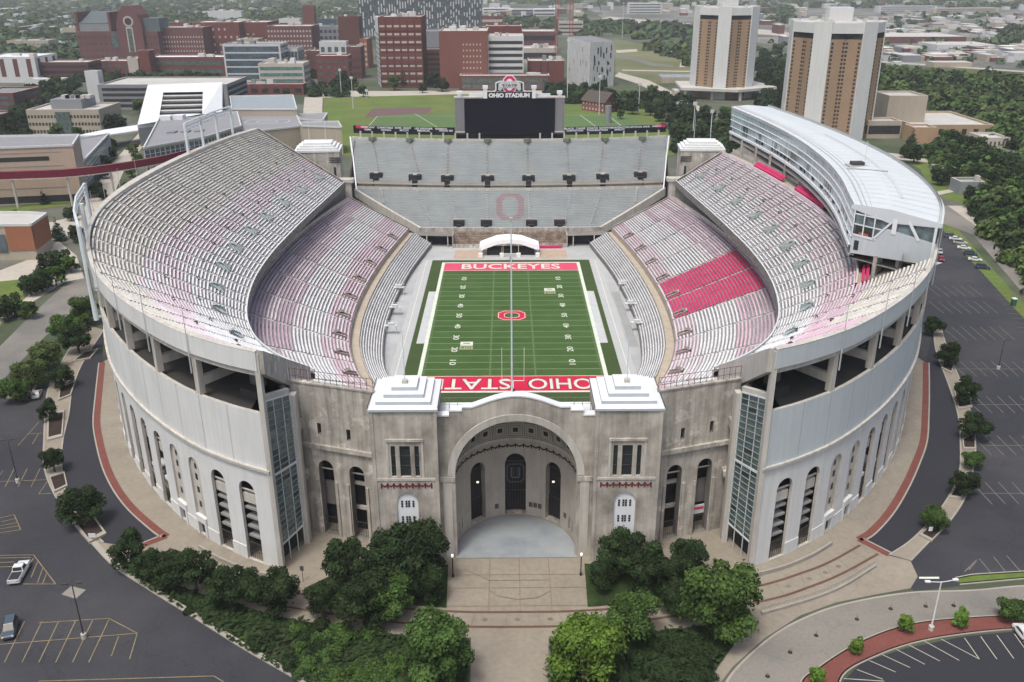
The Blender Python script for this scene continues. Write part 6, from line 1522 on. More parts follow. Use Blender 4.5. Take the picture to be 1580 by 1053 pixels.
L3 = [((a, b), (c, d)) for a, b, c, d in ((1302,1048,1364,1052),(1322,1034,1362,1049),(1341,1020,1382,1038),(1361,1011,1404,1031),(1383,1003,1427,1026),(1402,996,1450,1021),(1426,990,1480,1020),(1452,987,1511,1018),(1488,985,1511,1018),(1513,983,1538,1018),(1538,981,1564,1017),(1565,979,1590,1014))]
lines('parking_marks', L3, mat('cream_marking', (.42,.4,.33),   .9, .15, 1), .14, 'cream parking lines in the bottom right car park')
sheet('stop_bar', gp((1418,891),(1449,891),(1449,894),(1418,894)), LINE, dz=.09); sheet('pavement_pad', gp((95,918),(110,905),(133,911),(117,925)), mat('pale_pad', (.24,.225,.2), .9, .1, 1), dz=.085, label='pale concrete diamond in the left car park')
# ---------------------------------------------------------------- vehicles
TYRE = mat('tyre_rubber', (.02,.02,.02), .8, .1, 3); RIM = mat('wheel_rim', (.4,.4,.42), .35, .05, 3, metal=.6); CG = mat('car_glass', (.03,.035,.04), .08, .2, 1, spec=.9)
LAMPW = mat('headlamp_lens', (.7,.7,.68), .2, .05, 3); LAMPR = mat('tail_lamp', (.35,.02,.02), .3, .1, 3)
def car(label, col, p, ang, kind='sedan', group=None, scale=1.0):
    t = thing('parked_car' if kind != 'pickup' else 'pickup_truck', label, 'car' if kind != 'pickup' else 'pickup', (p[0],p[1],Z0+.085), group)
    t['_o'] = (0,0,0); M = mat('car_paint_%s' % col[0], col[1], .3, .04, 1, spec=.6)
    Ln, W_ = (4.6,1.85) if kind == 'sedan' else ((4.8,1.95) if kind == 'suv' else (5.9,2.05))
    H = {'sedan':1.45,'suv':1.8,'pickup':1.9}[kind]; hb = {'sedan':.92,'suv':1.05,'pickup':1.1}[kind]
    def loft(sections, m, mb):   # sections: (x, halfwidth, z0, z1)
        rings = [[(x, -w*.96, z0), (x, -w, z0+(z1-z0)*.45), (x, -w*.88, z1), (x, w*.88, z1), (x, w, z0+(z1-z0)*.45), (x, w*.96, z0)] for x, w, z0, z1 in sections]
        for a, b in zip(rings, rings[1:]):
            for j in range(6): mb.face([a[j], a[(j+1)%6], b[(j+1)%6], b[j]], m)
        mb.face(rings[0], m); mb.face(rings[-1][::-1], m)
    h = W_/2; L2_ = Ln/2; mb = MB()
    if kind == 'pickup':
        loft([(-L2_,h*.93,.45,hb),(-L2_+.1,h,.35,hb+.02),(-.55,h,.3,hb+.02),(-.5,h,.3,hb),(1.1,h,.3,hb),(L2_-.35,h*.98,.32,hb-.05),(L2_,h*.85,.42,hb-.2)], M, mb)
        loft([(-.55,h*.9,hb,hb+.05),(-.35,h*.84,hb,H),(.7,h*.82,hb,H),(1.35,h*.88,hb,hb+.06)], M, mb)
        mb.build('body', t); mb = MB(); mb.box(-L2_+.12,-.62,-h*.82,h*.82,hb+.02,hb+.035,mat('truck_bed', (.03,.03,.03), .8, .1, 2)); mb.build('cargo_bed', t)
        g = [(-.4,.8,1.3)]
        cab = (-.55,-.35,.7,1.35)
    else:
        r_ = -L2_+.75 if kind == 'sedan' else -L2_+.15
        loft([(-L2_,h*.86,.42,hb-.12),(-L2_+.18,h*.97,.3,hb),(0,h,.28,hb+.02),(L2_-1.1,h*.98,.3,hb-.02),(L2_-.25,h*.94,.32,hb-.16),(L2_,h*.82,.42,hb-.28)], M, mb)
        loft([(r_,h*.88,hb-.02,hb+.04),(r_+(.55 if kind == 'sedan' else .3),h*.78,hb,H-.02),(.35,h*.77,hb,H),(1.25,h*.87,hb-.02,hb+.03)], M, mb)
        mb.build('body', t); cab = (r_, r_+(.55 if kind == 'sedan' else .3), .35, 1.25)
    a0, a1, b0, b1 = cab; mb = MB(); e = .012
    mb.face([(b1-.02,-h*.76,hb+.08),(b1-.02,h*.76,hb+.08),(b0+.12+e,h*.68,H-.03+e),(b0+.12+e,-h*.68,H-.03+e)], CG); mb.build('windscreen', t)
    mb = MB(); mb.face([(a0+.02-e,-h*.74,hb+.1),(a0+.02-e,h*.74,hb+.1),(a1-.06-e,h*.66,H-.05),(a1-.06-e,-h*.66,H-.05)], CG); mb.build('rear_window', t)
    for s_ in (-1, 1):
        mb = MB(); y0, y1 = s_*(h*.885+e), s_*(h*.795+e)
        mb.face([(a0+.25,y0,hb+.06),(b1-.2,y0,hb+.06),(b0+.02,y1,H-.12),(a1+.02,y1,H-.12)], CG); mb.build('side_window', t)
        for x_, lm in ((L2_-.1, LAMPW), (-L2_+.08, LAMPR)):
            mb = MB(); mb.box(x_-.08,x_+.1 if x_ > 0 else x_+.02,*sorted((s_*h*.55,s_*h*.85)),hb-.38,hb-.22,lm); mb.build('headlight' if x_ > 0 else 'tail_light', t)
        for x_ in (L2_-.9, -L2_+.95):
            mb = MB(); mb.tube((x_,s_*(h-.2),.34), (x_,s_*(h+.02),.34), .34, TYRE, 14); wo_ = mb.build('wheel', t)
            mb = MB(); mb.tube((x_,s_*(h+.0),.34), (x_,s_*(h+.035),.34), .2, RIM, 10); mb.build('rim', wo_)
    t.rotation_euler = (0,0,ang); t.scale = (scale,)*3; return t
def aim(a, b): p, q = G(*a), G(*b); return math.atan2(q.y-p.y, q.x-p.x)
Wh = ('white', (.62,.64,.65)); Bk = ('black', (.02,.02,.022)); Bl = ('navy', (.02,.035,.07)); Gy = ('silver', (.35,.37,.38)); Rd = ('red', (.28,.02,.03)); Dg = ('slate', (.06,.08,.1))
car('white pickup truck parked across hatched lines in the left lot', Wh, G(31,888), aim((22,902),(40,870)), 'pickup')
car('dark blue grey estate car at the left picture edge near the bottom', Dg, G(17,975), aim((22,955),(12,995)), 'suv')
car('black car parked at the head of the left lot', Bk, G(40,616), aim((36,626),(44,604)), 'suv'); car('small pale car half hidden by a tree in the left lot', Gy, G(58,612), aim((55,620),(63,602)), 'sedan')
car('white car cut off by the right picture edge in the bottom corner lot', Wh, G(1580,984), aim((1572,975),(1592,1000)))
for i, (x, y, c, lb) in enumerate([(1466,367,Dg,'dark car at the far end of the row by the grass verge'),(1474,371,Wh,'white car second from the far end of the row'),(1481,377,Gy,'silver car third from the far end of the row'),(1487,385,Wh,'pale car fourth from the far end of the row'),(1497,394,Bl,'dark blue car in the row by the grass verge'),(1504,403,Wh,'white car last but one of the row by the grass verge'),(1516,415,Bl,'navy car at the near end of the row by the verge')]):
    car(lb, c, G(x,y), aim((x-12,y-1),(x+12,y+1.5)), 'sedan' if i % 2 else 'suv', 'cars parked along the grass verge')
car('dark red car parked close to the stadium wall at right', Rd, G(1452,402), aim((1450,392),(1456,408)), 'sedan'); car('grey car in front of the dark red car at right', Gy, G(1450,391), aim((1449,384),(1452,396)), 'sedan')
car('black car on the road at the upper right bend', Bk, G(1450,324), aim((1445,320),(1456,330)), 'suv')
# ---------------------------------------------------------------- lamps, posts and small street furniture
def lamp(label, px, py, ytop, arms=2, m=DKSTEEL, base=True):
    p = G(px, py); H = 0
    for k in range(1, 400):
        z = Z0+k*.05; d = Vector((p.x,p.y,z))-Vector((CX,CY,CZ)); yy = 526.5-FPX*d.dot(CU)/d.dot(_f)
        if yy < ytop: break
    t = thing('lamp_post', label, 'lamp post', (p.x,p.y,Z0)); mb = MB(); mb.tube((p.x,p.y,Z0+.1), (p.x,p.y,z), .14, m, 8, .08); mb.build('pole', t)
    if base: mb = MB(); mb.tube((p.x,p.y,Z0), (p.x,p.y,Z0+.9), .42, CONCL, 10); mb.build('concrete_base', t)
    for k in range(arms):
        s_ = 1 if k == 0 else -1; L_ = 1.0 if m is DKSTEEL else 2.2
        mb = MB(); mb.tube((p.x,p.y,z-.1), (p.x+s_*L_,p.y+.2*s_,z+.15), .06, m, 5); mb.build('arm', t)
        mb = MB(); mb.box(p.x+s_*L_-.4,p.x+s_*L_+.4,p.y+.2*s_-.2,p.y+.2*s_+.2,z+.1,z+.3,m if m is DKSTEEL else WHITE); mb.build('lamp_head', t)
    return t
lamp('black lamp post with a concrete foot in the lower left lot', 130, 985, 902); lamp('black lamp post at the left edge of the upper left lot', 28, 745, 680)
lamp('dark lamp post in the middle of the right car park', 1540, 570, 526, 1); lamp('white double armed street lamp on the brick sidewalk', 1436, 973, 898, 2, WHITE)
def globe(label, px, py, ytop):
    p = G(px, py); t = thing('lamp_post', label, 'lamp post', (p.x,p.y,Z0), 'globe lamps by the entrance'); mb = MB(); mb.tube((p.x,p.y,Z0), (p.x,p.y,Z0+.5), .2, BLK, 8); mb.tube((p.x,p.y,Z0+.4), (p.x,p.y,Z0+4.0), .09, BLK, 8); mb.build('pole', t)
    mb = MB(); mb.tube((p.x,p.y,Z0+4.0), (p.x,p.y,Z0+4.45), .12, mat('lamp_globe', (.85,.82,.75), .4, 0, 1, emit=((1,.9,.75), 1.2)), 8, .2); mb.build('lamp_shade', t)
globe('small black lamp post left of the entrance arch', 699, 890, 852); globe('small black lamp post right of the entrance arch', 896, 888, 850)
for i, (x, y) in enumerate([(1322,957),(1374,941),(1428,937),(1471,936),(1259,982),(1219,1008),(1184,1045)]):
    p = G(x, y); t = thing('traffic_post', 'small dark round traffic post base with a thin orange post on the curving road', 'traffic post', (p.x,p.y,Z0+.13), 'traffic posts on the road')
    mb = MB(); mb.tube((p.x,p.y,Z0+.13), (p.x,p.y,Z0+.3), .36, DARK, 10, .28); mb.build('base', t); mb = MB(); mb.tube((p.x,p.y,Z0+.3), (p.x,p.y,Z0+1.15), .05, mat('post_orange', (.35,.2,.12), .6, .1, 2), 6); mb.build('post', t)
p = G(1563,472); mb = MB()
pt = thing('portable_toilet', 'green portable toilet on the verge of the right car park', 'portable toilet', (p.x,p.y,Z0)); mb.box(p.x-.6,p.x+.6,p.y-.6,p.y+.6,Z0+.08,Z0+2.2,mat('toilet_green', (.03,.12,.08), .5, .1, 1)); mb.build('cabin', pt); mb = MB(); mb.box(p.x-.65,p.x+.65,p.y-.65,p.y+.65,Z0+2.2,Z0+2.45,WHITE); mb.build('roof', pt)
def signpost(label, px, py, h=2.6, w_=.6, m=None):
    p = G(px, py); t = thing('sign_post', label, 'sign', (p.x,p.y,Z0)); mb = MB(); mb.tube((p.x,p.y,Z0), (p.x,p.y,Z0+h), .05, DKSTEEL, 6); mb.build('post', t); mb = MB(); mb.box(p.x-w_/2,p.x+w_/2,p.y-.05,p.y,Z0+h-.9,Z0+h,m or mat('bronze_plaque',(.1,.08,.06))); mb.build('sign_panel', t)
signpost('dark sign post on the terrace by the left glazed stair', 468, 898, 3.2); signpost('white board in the lowest left planter', 144, 836, 1.8, 1.3, WHITEP); signpost('white board in the lowest right planter', 1434, 826, 1.8, .7, WHITEP)
# balustrade of the right terrace
bw_ = smooth([(39,-146.9),(48,-143.4),(54.4,-140.1),(61.8,-134.8)]); t = thing('balustrade', 'pale concrete balustrade curving along the right terrace', 'balustrade', (50,-147,Z0))
mb = MB()
off_ = [Vector((p.x,p.y,0)) for p in bw_]
for a, b in zip(off_, off_[1:]):
    d = (b-a).normalized(); c = (a+b)/2; mb.obox((c.x,c.y), (d.x,d.y), (b-a).length/2+.01, .3, Z0+.1, Z0+.55, CURB)
mb.build('plinth', t); mb = MB()
for a, b in zip(off_, off_[1:]):
    d = (b-a).normalized(); c = (a+b)/2; mb.obox((c.x,c.y), (d.x,d.y), (b-a).length/2, .04, Z0+1.35, Z0+1.45, CURB)
    for k in range(3): q = a.lerp(b, k/3); mb.tube((q.x,q.y,Z0+.5), (q.x,q.y,Z0+1.4), .035, CURB, 4)
mb.build('rail', t)
for sx in (-1, 1):
    mb = MB(); ww = smooth([(sx*39.6,-137.6),(sx*46,-135.2),(sx*52,-131.8),(sx*56.5,-128.4)])
    for a, b in zip(ww, ww[1:]): d = (b-a).normalized(); c = (a+b)/2; mb.obox((c.x,c.y), (d.x,d.y), (b-a).length/2+.01, .18, Z0+.1, Z0+.75, CURB)
    tag(mb.build('low_wall'), 'low concrete terrace wall under the %s outer wall' % ('left' if sx < 0 else 'right'), 'wall')
# ---------------------------------------------------------------- city and campus buildings
BRK = mat('red_brick', (.15,.05,.043), .9, .12, .05, fine=.1, bscale=.8); BRK2 = mat('brown_brick', (.12,.05,.045), .9, .12, .05, fine=.1, bscale=.8); BRKO = mat('orange_brick', (.27,.1,.06), .9, .1, .05, fine=.08, bscale=.8); BRKM = mat('mauve_brick', (.14,.062,.062), .9, .12, .05, fine=.1)
BEI = mat('beige_stone', (.40,.35,.28), .9, .08, .1, streak=.1, fine=.04); TAN = mat('tan_stone', (.36,.27,.17), .9, .08, .1, streak=.1); OFFW = mat('offwhite_wall', (.55,.56,.56), .8, .06, .1, streak=.08); GRYW = mat('grey_wall', (.22,.23,.245), .8, .1, .1)
RFG = mat('grey_roof', (.21,.21,.22), .9, .15, .1, fine=.06); RFL = mat('light_roof', (.47,.46,.43), .9, .12, .06); RFW = mat('white_roof', (.68,.7,.71), .6, .04, .1); SLT = mat('slate_roof', (.1,.12,.13), .8, .1, .2)
STONE = mat('pale_stone', (.45,.41,.36), .9, .1, .1); PRE = mat('brown_panel', (.4,.27,.17), .9, .06, .3, streak=.08)
_qm = {}
def quadmesh(m):
    """unit pane facing -y: 1 wide, 1 high, 0.12 thick; shared by all windows of that glass"""
    if m.name not in _qm:
        b = MB(); b.box(-.5,.5,-.06,.06,0,1,m); o = b.build('pane'); _qm[m.name] = o.data; bpy.data.objects.remove(o)
    return _qm[m.name]
def bld(name, label, cat, x0, x1, yt, Y, dep, wall, roof=None, style=None, rows=4, cols=6, wm=None, zb=None, units=0, skew=0, side=None, wf=.55, hf=.5, group=None, cap=90, par=1.0):
    """box building: front face at world Y between two pixel columns, roof edge at pixel row yt"""
    A, B = GY(x0, yt, Y), GY(x1, yt, Y); zt = A.z; zb = Z0 if zb is None else zb; wm = wm or WIN; roof = roof or RFG
    X0, X1 = A.x, B.x; t = thing(name, label, cat, ((X0+X1)/2, Y, zb), group)
    P = [(X0,Y),(X1,Y),(X1+skew,Y+dep),(X0+skew,Y+dep)]
    mb = MB(); mb.prism(P, zb, zt, wall, roof)
    if par:
        c = Vector(((X0+X1)/2+skew/2, Y+dep/2)); 
        Q = [(c.x+(p[0]-c.x)*(1-1.0/max(6,abs(X1-X0)/2)), c.y+(p[1]-c.y)*(1-1.0/max(6,dep/2))) for p in P]
        for i in range(4):
            j = (i+1)%4; mb.face([(*P[i],zt),(*P[j],zt),(*P[j],zt+par),(*P[i],zt+par)], wall); mb.face([(*Q[i],zt),(*Q[j],zt),(*Q[j],zt+par),(*Q[i],zt+par)], wall); mb.face([(*P[i],zt+par),(*P[j],zt+par),(*Q[j],zt+par),(*Q[i],zt+par)], STONE)
    mb.build('walls', t)
    W_, H_ = X1-X0, zt-zb; faces = [((X0,Y),(X1,Y),cols)]
    left, right = (X0+skew, Y+dep), (X1+skew, Y+dep)
    if X0-0 > CX+5: faces.append(((X0+skew,Y+dep),(X0,Y),max(2,int(cols*dep/W_))))
    if X1 < CX-5: faces.append(((X1,Y),(X1+skew,Y+dep),max(2,int(cols*dep/W_))))
    n = 0
    for fi, (a, b, nc) in enumerate(faces):
        a = Vector(a); b = Vector(b); d = b-a; L_ = d.length; d.normalize(); out = Vector((d.y,-d.x)); ang = math.atan2(d.y, d.x)
        if style == 'punch':
            for r_ in range(rows):
                for c_ in range(nc):
                    if n >= cap: break
                    u = (c_+.5)/nc*L_; z = zb+H_*(.06+.9*(r_+.2)/rows); q = a+d*u+out*.02
                    inst(quadmesh(wm), 'window', t, (q.x,q.y,z), (L_/nc*wf,1,H_/rows*.9*hf), ang); n += 1
        elif style == 'band':
            for r_ in range(rows):
                z = zb+H_*(.06+.9*(r_+.25)/rows); q = a+d*L_/2+out*.03
                inst(quadmesh(wm), 'window_band', t, (q.x,q.y,z), (L_*.94,1,H_/rows*.9*hf), ang)
        elif style == 'grid':
            q = a+d*L_/2+out*.03; inst(quadmesh(wm), 'glazing', t, (q.x,q.y,zb+H_*.05), (L_*.96,1,H_*.88), ang)
            for c_ in range(nc+1):
                q = a+d*(.02+.96*c_/nc)*L_+out*.16; inst(quadmesh(side or OFFW), 'mullion', t, (q.x,q.y,zb+H_*.05), (max(.25,L_/nc*.12),1,H_*.88), ang)
            for r_ in range(rows+1):
                q = a+d*L_/2+out*.18; inst(quadmesh(side or OFFW), 'floor_band', t, (q.x,q.y,zb+H_*(.05+.87*r_/rows)), (L_*.96,1,max(.3,H_/rows*.2)), ang)
    for k in range(units):
        ux = X0+W_*rng.uniform(.15,.8)+skew*.5; uy = Y+dep*rng.uniform(.2,.7); w1 = W_*rng.uniform(.05,.16); 
        mb = MB(); mb.box(ux,ux+w1,uy,uy+dep*rng.uniform(.1,.25),zt+.02,zt+rng.uniform(2,4.5),rng.choice([OFFW,RFL,GRYW,STONE])); mb.build('roof_unit', t)
    t['_zt'] = zt; return t, X0, X1, zt
def YB(x, y): return G(x, y).y
# --- upper left quarter
t, X0, X1, zt = bld('campus_building', 'big brown brick building with slate upper floors and a tall gabled entrance bay', 'building', 118, 243, 50, YB(180,94), 55, BRKM, SLT, 'punch', 4, 16, zb=Z0, cap=70, wf=.35, hf=.35)
W_ = X1-X0; Yb = t['_o'][1]; H_ = zt-Z0
mb = MB(); mb.box(X0+1,X0+W_*.42,Yb+3,Yb+42,zt,zt+9,GRYW); mb.prism([(X0+1,Yb+3),(X0+W_*.42,Yb+3),(X0+W_*.42,Yb+42),(X0+1,Yb+42)],zt+9,[zt+10,zt+10,zt+22,zt+22],SLT); mb.build('slate_roof', t)
for k in (0,.4): 
    mb = MB(); mb.box(X0+W_*k,X0+W_*k+3,Yb+2,Yb+40,zt,zt+22,BRKM); mb.build('gable_wall', t)
g0, g1 = X0+W_*.52, X0+W_*.83; gc = (g0+g1)/2
mb = MB(); pts = [(g0,Z0),(g1,Z0),(g1,zt+8),(g1-3,zt+19),(gc+5,zt+29),(gc-5,zt+29),(g0+3,zt+19),(g0,zt+8)]
mb.face([(x,Yb-4,z) for x,z in pts], BRKM); n = len(pts)
for i in range(n): j=(i+1)%n; mb.face([(pts[i][0],Yb-4,pts[i][1]),(pts[j][0],Yb-4,pts[j][1]),(pts[j][0],Yb+30,pts[j][1]),(pts[i][0],Yb+30,pts[i][1])], BRKM)
mb.build('gabled_bay', t)
mb = MB(); thick(mb, [(gc-4,Z0+10),(gc+4,Z0+10),(gc+4,zt+6),(gc-4,zt+6)], Yb-4.3, .3, STONE); thick(mb, [(gc-2.6,Z0+10.5),(gc+2.6,Z0+10.5),(gc+2.6,zt+4),(gc-2.6,zt+4)], Yb-4.5, .1, GLASSG)
ring = [(gc+6*math.cos(a), zt+12+6*math.sin(a)) for a in [math.pi*2*i/16 for i in range(16)]]; thick(mb, ring, Yb-4.4, .3, STONE)
ring = [(gc+4*math.cos(a), zt+12+4*math.sin(a)) for a in [math.pi*2*i/16 for i in range(16)]]; thick(mb, ring, Yb-4.6, .1, DARK); mb.build('round_window', t)
mb = MB(); mb.box(X1-W_*.17,X1+2,Yb+4,Yb+34,zt,zt+15,SLT); mb.build('dark_penthouse', t)
mb = MB(); mb.box(X0+W_*.42,X0+W_*.5,Yb-.4,Yb,Z0+15,zt-1,GLASSG); mb.build('window_strip', t)
bld('campus_building', 'long red brick building with even rows of small pale windows right of the gabled hall', 'building', 243, 312, 44, YB(290,92), 40, BRKM, RFL, 'punch', 6, 16, wm=STONE, units=3, cap=80, wf=.4, hf=.4)
bld('campus_building', 'red brick block with a long pale rooftop plant room', 'building', 296, 368, 36, YB(330,88), 50, BRK, OFFW, 'punch', 4, 8, wm=STONE, units=2, cap=30, wf=.3, hf=.3)
t, a, b, zt = bld('campus_building', 'large dark red brick hospital block behind the blue glass building', 'building', 340, 412, 36, YB(376,86), 60, BRK, RFL, 'punch', 5, 8, wm=STONE, units=3, cap=30, wf=.4, hf=.25)
bld('campus_building', 'wide brick block with dense window rows left of the brown tower', 'building', 411, 480, 42, YB(445,92), 50, BRKM, RFL, 'punch', 6, 14, wm=STONE, units=3, cap=84, wf=.5, hf=.4)
bld('campus_tower', 'slim dark red brick tower rising behind the brick blocks', 'tower', 466, 484, 10, YB(475,66), 14, BRK, OFFW)
bld('campus_building', 'grey block between the brick blocks and the brown tower', 'building', 478, 526, 42, YB(500,84), 30, GRYW, RFG, 'punch', 4, 7, cap=28, units=2)
bld('campus_tower', 'tall plain brown brick tower with a pale box on top left of the red tower', 'tower', 521, 553, 27, YB(536,106), 22, BRK2, OFFW, units=1)
bld('campus_building', 'low brown brick building with white balconies behind trees at left', 'building', 57, 135, 98, YB(95,126), 30, BRK2, RFL, 'band', 3, 8, wm=DARK, units=1)
t, a, b, zt = bld('campus_building', 'white angular building with tall brown window slots at the left edge', 'building', -30, 53, 90, YB(20,128), 45, OFFW, RFW, 'punch', 1, 4, wm=BRK2, wf=.35, hf=.8, units=2)
bld('campus_building', 'low white wing with flat roof beside the white angular building', 'building', 38, 96, 124, YB(70,134), 14, OFFW, RFW)
bld('campus_building', 'long low beige building with pale roofs in the trees at upper left', 'building', 10, 74, 64, YB(40,80), 30, BEI, RFL, 'punch', 2, 10, wm=GRYW, cap=20, units=2)
bld('campus_building', 'small pale building with a yellow end wall at upper left', 'building', 70, 100, 66, YB(86,76), 24, OFFW, RFW, 'band', 1)
bld('campus_building', 'red brick corner building at the left picture edge', 'building', -40, 20, 146, YB(0,176), 40, BRK, RFG, 'band', 3, wm=GLASSB)
bld('campus_building', 'low dark red building half cut by the left edge above the beige hall', 'building', -60, -2, 180, YB(-20,205), 20, BRK2, RFG, 'band', 2)
bld('campus_building', 'brick building with a mixed grey metal end and rooftop machines', 'building', 140, 210, 96, YB(175,120), 28, BRK, RFL, 'punch', 2, 6, wm=GLASSG, units=5, cap=12)
bld('campus_building', 'grey ribbed metal block beside the square brick tower', 'building', 196, 212, 92, YB(204,121), 20, STONE, RFL)
bld('campus_tower', 'short square red brick tower in front of the gabled hall', 'tower', 212, 229, 80, YB(220,121), 16, BRK, RFL)
bld('campus_building', 'long low red brick building with a green glass strip and white roofs', 'building', 228, 346, 90, YB(290,118), 30, BRK, RFW, 'band', 2, 8, wm=GLASSG, units=3)
t, a, b, zt = bld('parking_garage', 'grey open sided parking garage with sloping decks', 'parking garage', 150, 350, 133, YB(200,170), 55, GRYW, RFL, 'band', 4, 8, wm=DARK, hf=.55)
bld('stair_tower', 'tall pale concrete stair tower at the corner of the parking garage', 'tower', 130, 150, 112, YB(142,163), 9, OFFW, RFL)
t, a, b, zt = bld('campus_building', 'blue glass block with white floor lines behind the parking garage', 'building', 343, 432, 70, YB(390,130), 30, OFFW, RFG, 'band', 5, 8, wm=GLASSB, hf=.78, units=3)
bld('campus_building', 'small dark glass annex beside the blue glass block', 'building', 432, 459, 76, YB(445,124), 26, GRYW, RFG, 'grid', 2, 5, wm=GLASSB)
bld('campus_building', 'pale green glass building with four window rows', 'building', 398, 468, 100, YB(430,142), 26, STONE, RFL, 'band', 4, 8, wm=mat('turquoise_glass', (.1,.2,.19), .15, .3, .3, spec=.8, fine=.3, bscale=.5), hf=.55, units=5)
bld('campus_building', 'low red brick building in front of the pale green glass building', 'building', 366, 468, 132, YB(420,147), 14, BRK, RFL, 'punch', 1, 6, units=4)
bld('campus_building', 'brick and white stepped building with corner windows', 'building', 487, 537, 88, YB(512,130), 20, BRK, OFFW, 'punch', 4, 4, wm=GLASSG, units=1, wf=.45)
bld('campus_building', 'white upper storeys set back over the brick stepped building', 'building', 492, 534, 66, YB(512,118), 14, OFFW, RFW, 'punch', 3, 4, wm=GLASSG)
# --- centre
t, a, b, zt = bld('office_tower', 'huge dark glass tower with speckled pale fins cut by the top edge', 'tower', 549, 742, -60, YB(640,62), 40, mat('tower_glass', (.07,.085,.1), .2, .3, .04, fine=.4, bscale=.25, spec=.7), RFG)
fw_ = (b-a)
for k in range(46):
    x = a+fw_*(k+.5)/46; mb = MB(); z = Z0+6
    while z < zt: 
        h = rng.uniform(3,12); mb.box(x-fw_/46*.2,x+fw_/46*.2,t['_o'][1]-.5,t['_o'][1]-.05,z,min(z+h,zt),OFFW if rng.random() < .75 else GLASSG); z += h+rng.uniform(2,9)
    mb.build('fin', t)
bld('campus_building', 'long grey building between the red tower and the brick laboratory', 'building', 640, 682, 50, YB(660,112), 40, GRYW, RFG)
bld('campus_building', 'dark red brick building with stacked balconies between the two red towers', 'building', 651, 680, 78, YB(665,122), 24, BRK2, RFG, 'band', 5, wm=DARK)
t, a, b, zt = bld('campus_tower', 'square red panelled tower with a pale ribbed side left of the scoreboard', 'tower', 583, 650, 28, YB(615,136), 46, BRK, RFL, 'punch', 8, 6, wm=STONE, cap=48, wf=.7, hf=.25, units=8)
Yb = t['_o'][1]; H_ = zt-Z0
mb = MB(); mb.face([(a-.15,Yb,Z0),(a-9,Yb+44,Z0),(a-9,Yb+44,zt),(a-.15,Yb,zt)], OFFW); mb.face([(a,Yb,zt),(a-9,Yb+44,zt),(a+1,Yb+45,zt),(a+1,Yb,zt)], RFL); mb.build('ribbed_side', t)
for k in range(11):
    z = Z0+3+k*(H_-14)/11; mb = MB(); mb.face([(a-.4,Yb,z),(a-9.3,Yb+44,z),(a-9.3,Yb+44,z+1.8),(a-.4,Yb,z+1.8)], GRYW); mb.build('shade_slot', t)
for k in range(7): inst(quadmesh(DARK), 'dark_line', t, (a+(b-a)*k/6,Yb-.12,Z0), (.35,1,H_), 0)
for k in range(9): inst(quadmesh(DARK), 'dark_line', t, ((a+b)/2,Yb-.14,Z0+H_*(k+.5)/10.5), (b-a,1,.45), 0)
bld('campus_building', 'narrow orange and beige building leaning behind the red tower', 'building', 555, 566, 62, YB(560,106), 40, BRKO, RFL, 'punch', 5, 2, wm=STONE, cap=10)
t, a, b, zt = bld('laboratory', 'red brown brick laboratory block left of the white banded offices', 'building', 677, 752, 50, YB(710,136), 60, mat('rose_brick', (.19,.075,.06), .9, .08, .05, fine=.08), RFL, None, units=5)
Yb = t['_o'][1]; H_ = zt-Z0
for r_ in range(6):
    for c_ in range(6): inst(quadmesh(STONE), 'window', t, (a+(b-a)*(.5+c_*.07),Yb-.05,Z0+H_*(.24+r_*.105)), (1.1,1,1.5), 0)
t, a, b, zt = bld('laboratory', 'white banded office block with dark window rows behind the scoreboard', 'building', 752, 808, 58, YB(780,134), 40, OFFW, RFL, 'band', 7, 8, wm=WIN, hf=.5, units=3)
bld('laboratory', 'brick plant storey over the white banded offices', 'building', 750, 805, 42, YB(780,118), 30, BRK, RFL, 'punch', 1, 6, wm=BEI, zb=Z0+20, units=2)
bld('laboratory', 'low brick hall with green glass bays before the laboratories', 'building', 709, 848, 119, YB(770,140), 20, BRK, RFL, 'grid', 2, 16, wm=GLASSG, side=BRKM, units=2)
t, a, b, zt = bld('laboratory', 'windowless red brick hall right of the scoreboard', 'building', 815, 871, 96, YB(840,128), 34, BRK, RFL, None, units=6)
for k in (.35,.55): inst(quadmesh(DARK), 'wall_groove', t, (a+(b-a)*k,t['_o'][1]-.08,Z0), (1,1,zt-Z0), 0)
t, a, b, zt = bld('construction_site', 'unfinished brick and steel frame building with a flat beige roof', 'building', 806, 858, 50, YB(830,84), 60, BRKM, RFL, 'band', 2, wm=DARK)
bld('construction_site', 'cluttered low building with rooftop plant behind the windowless brick hall', 'building', 806, 860, 76, YB(830,98), 40, STONE, RFL, 'band', 1, units=9)
for i, (x, y) in enumerate(((858,98),(881,60))):
    p = G(x, y); t = thing('tower_crane', ['red lattice tower crane mast in front of the construction site','red lattice tower crane mast behind the white building'][i], 'crane', (p.x,p.y,Z0)); w2 = 1.5+i; mb = MB(); m = mat('crane_red', (.35,.07,.08), .6, .05, 1)
    for a_ in (-w2, w2):
        for b_ in (-w2, w2): mb.tube((p.x+a_,p.y+b_,Z0), (p.x+a_,p.y+b_,125), .28+.15*i, m, 4)
    for k in range(22):
        z = Z0+k*5.4; s_ = 1 if k%2 else -1; mb.tube((p.x-w2*s_,p.y-w2,z), (p.x+w2*s_,p.y-w2,z+5.4), .2, m, 4); mb.tube((p.x-w2,p.y-w2,z), (p.x+w2,p.y-w2,z), .2, m, 4)
    mb.build('mast', t)
    mb = MB(); mb.box(p.x-w2*1.2,p.x+w2*1.2,p.y-w2*1.2,p.y+w2*1.2,125,128,m); mb.tube((p.x-15,p.y,128),(p.x+45,p.y+10,128),.8,m,4); mb.build('jib', t)
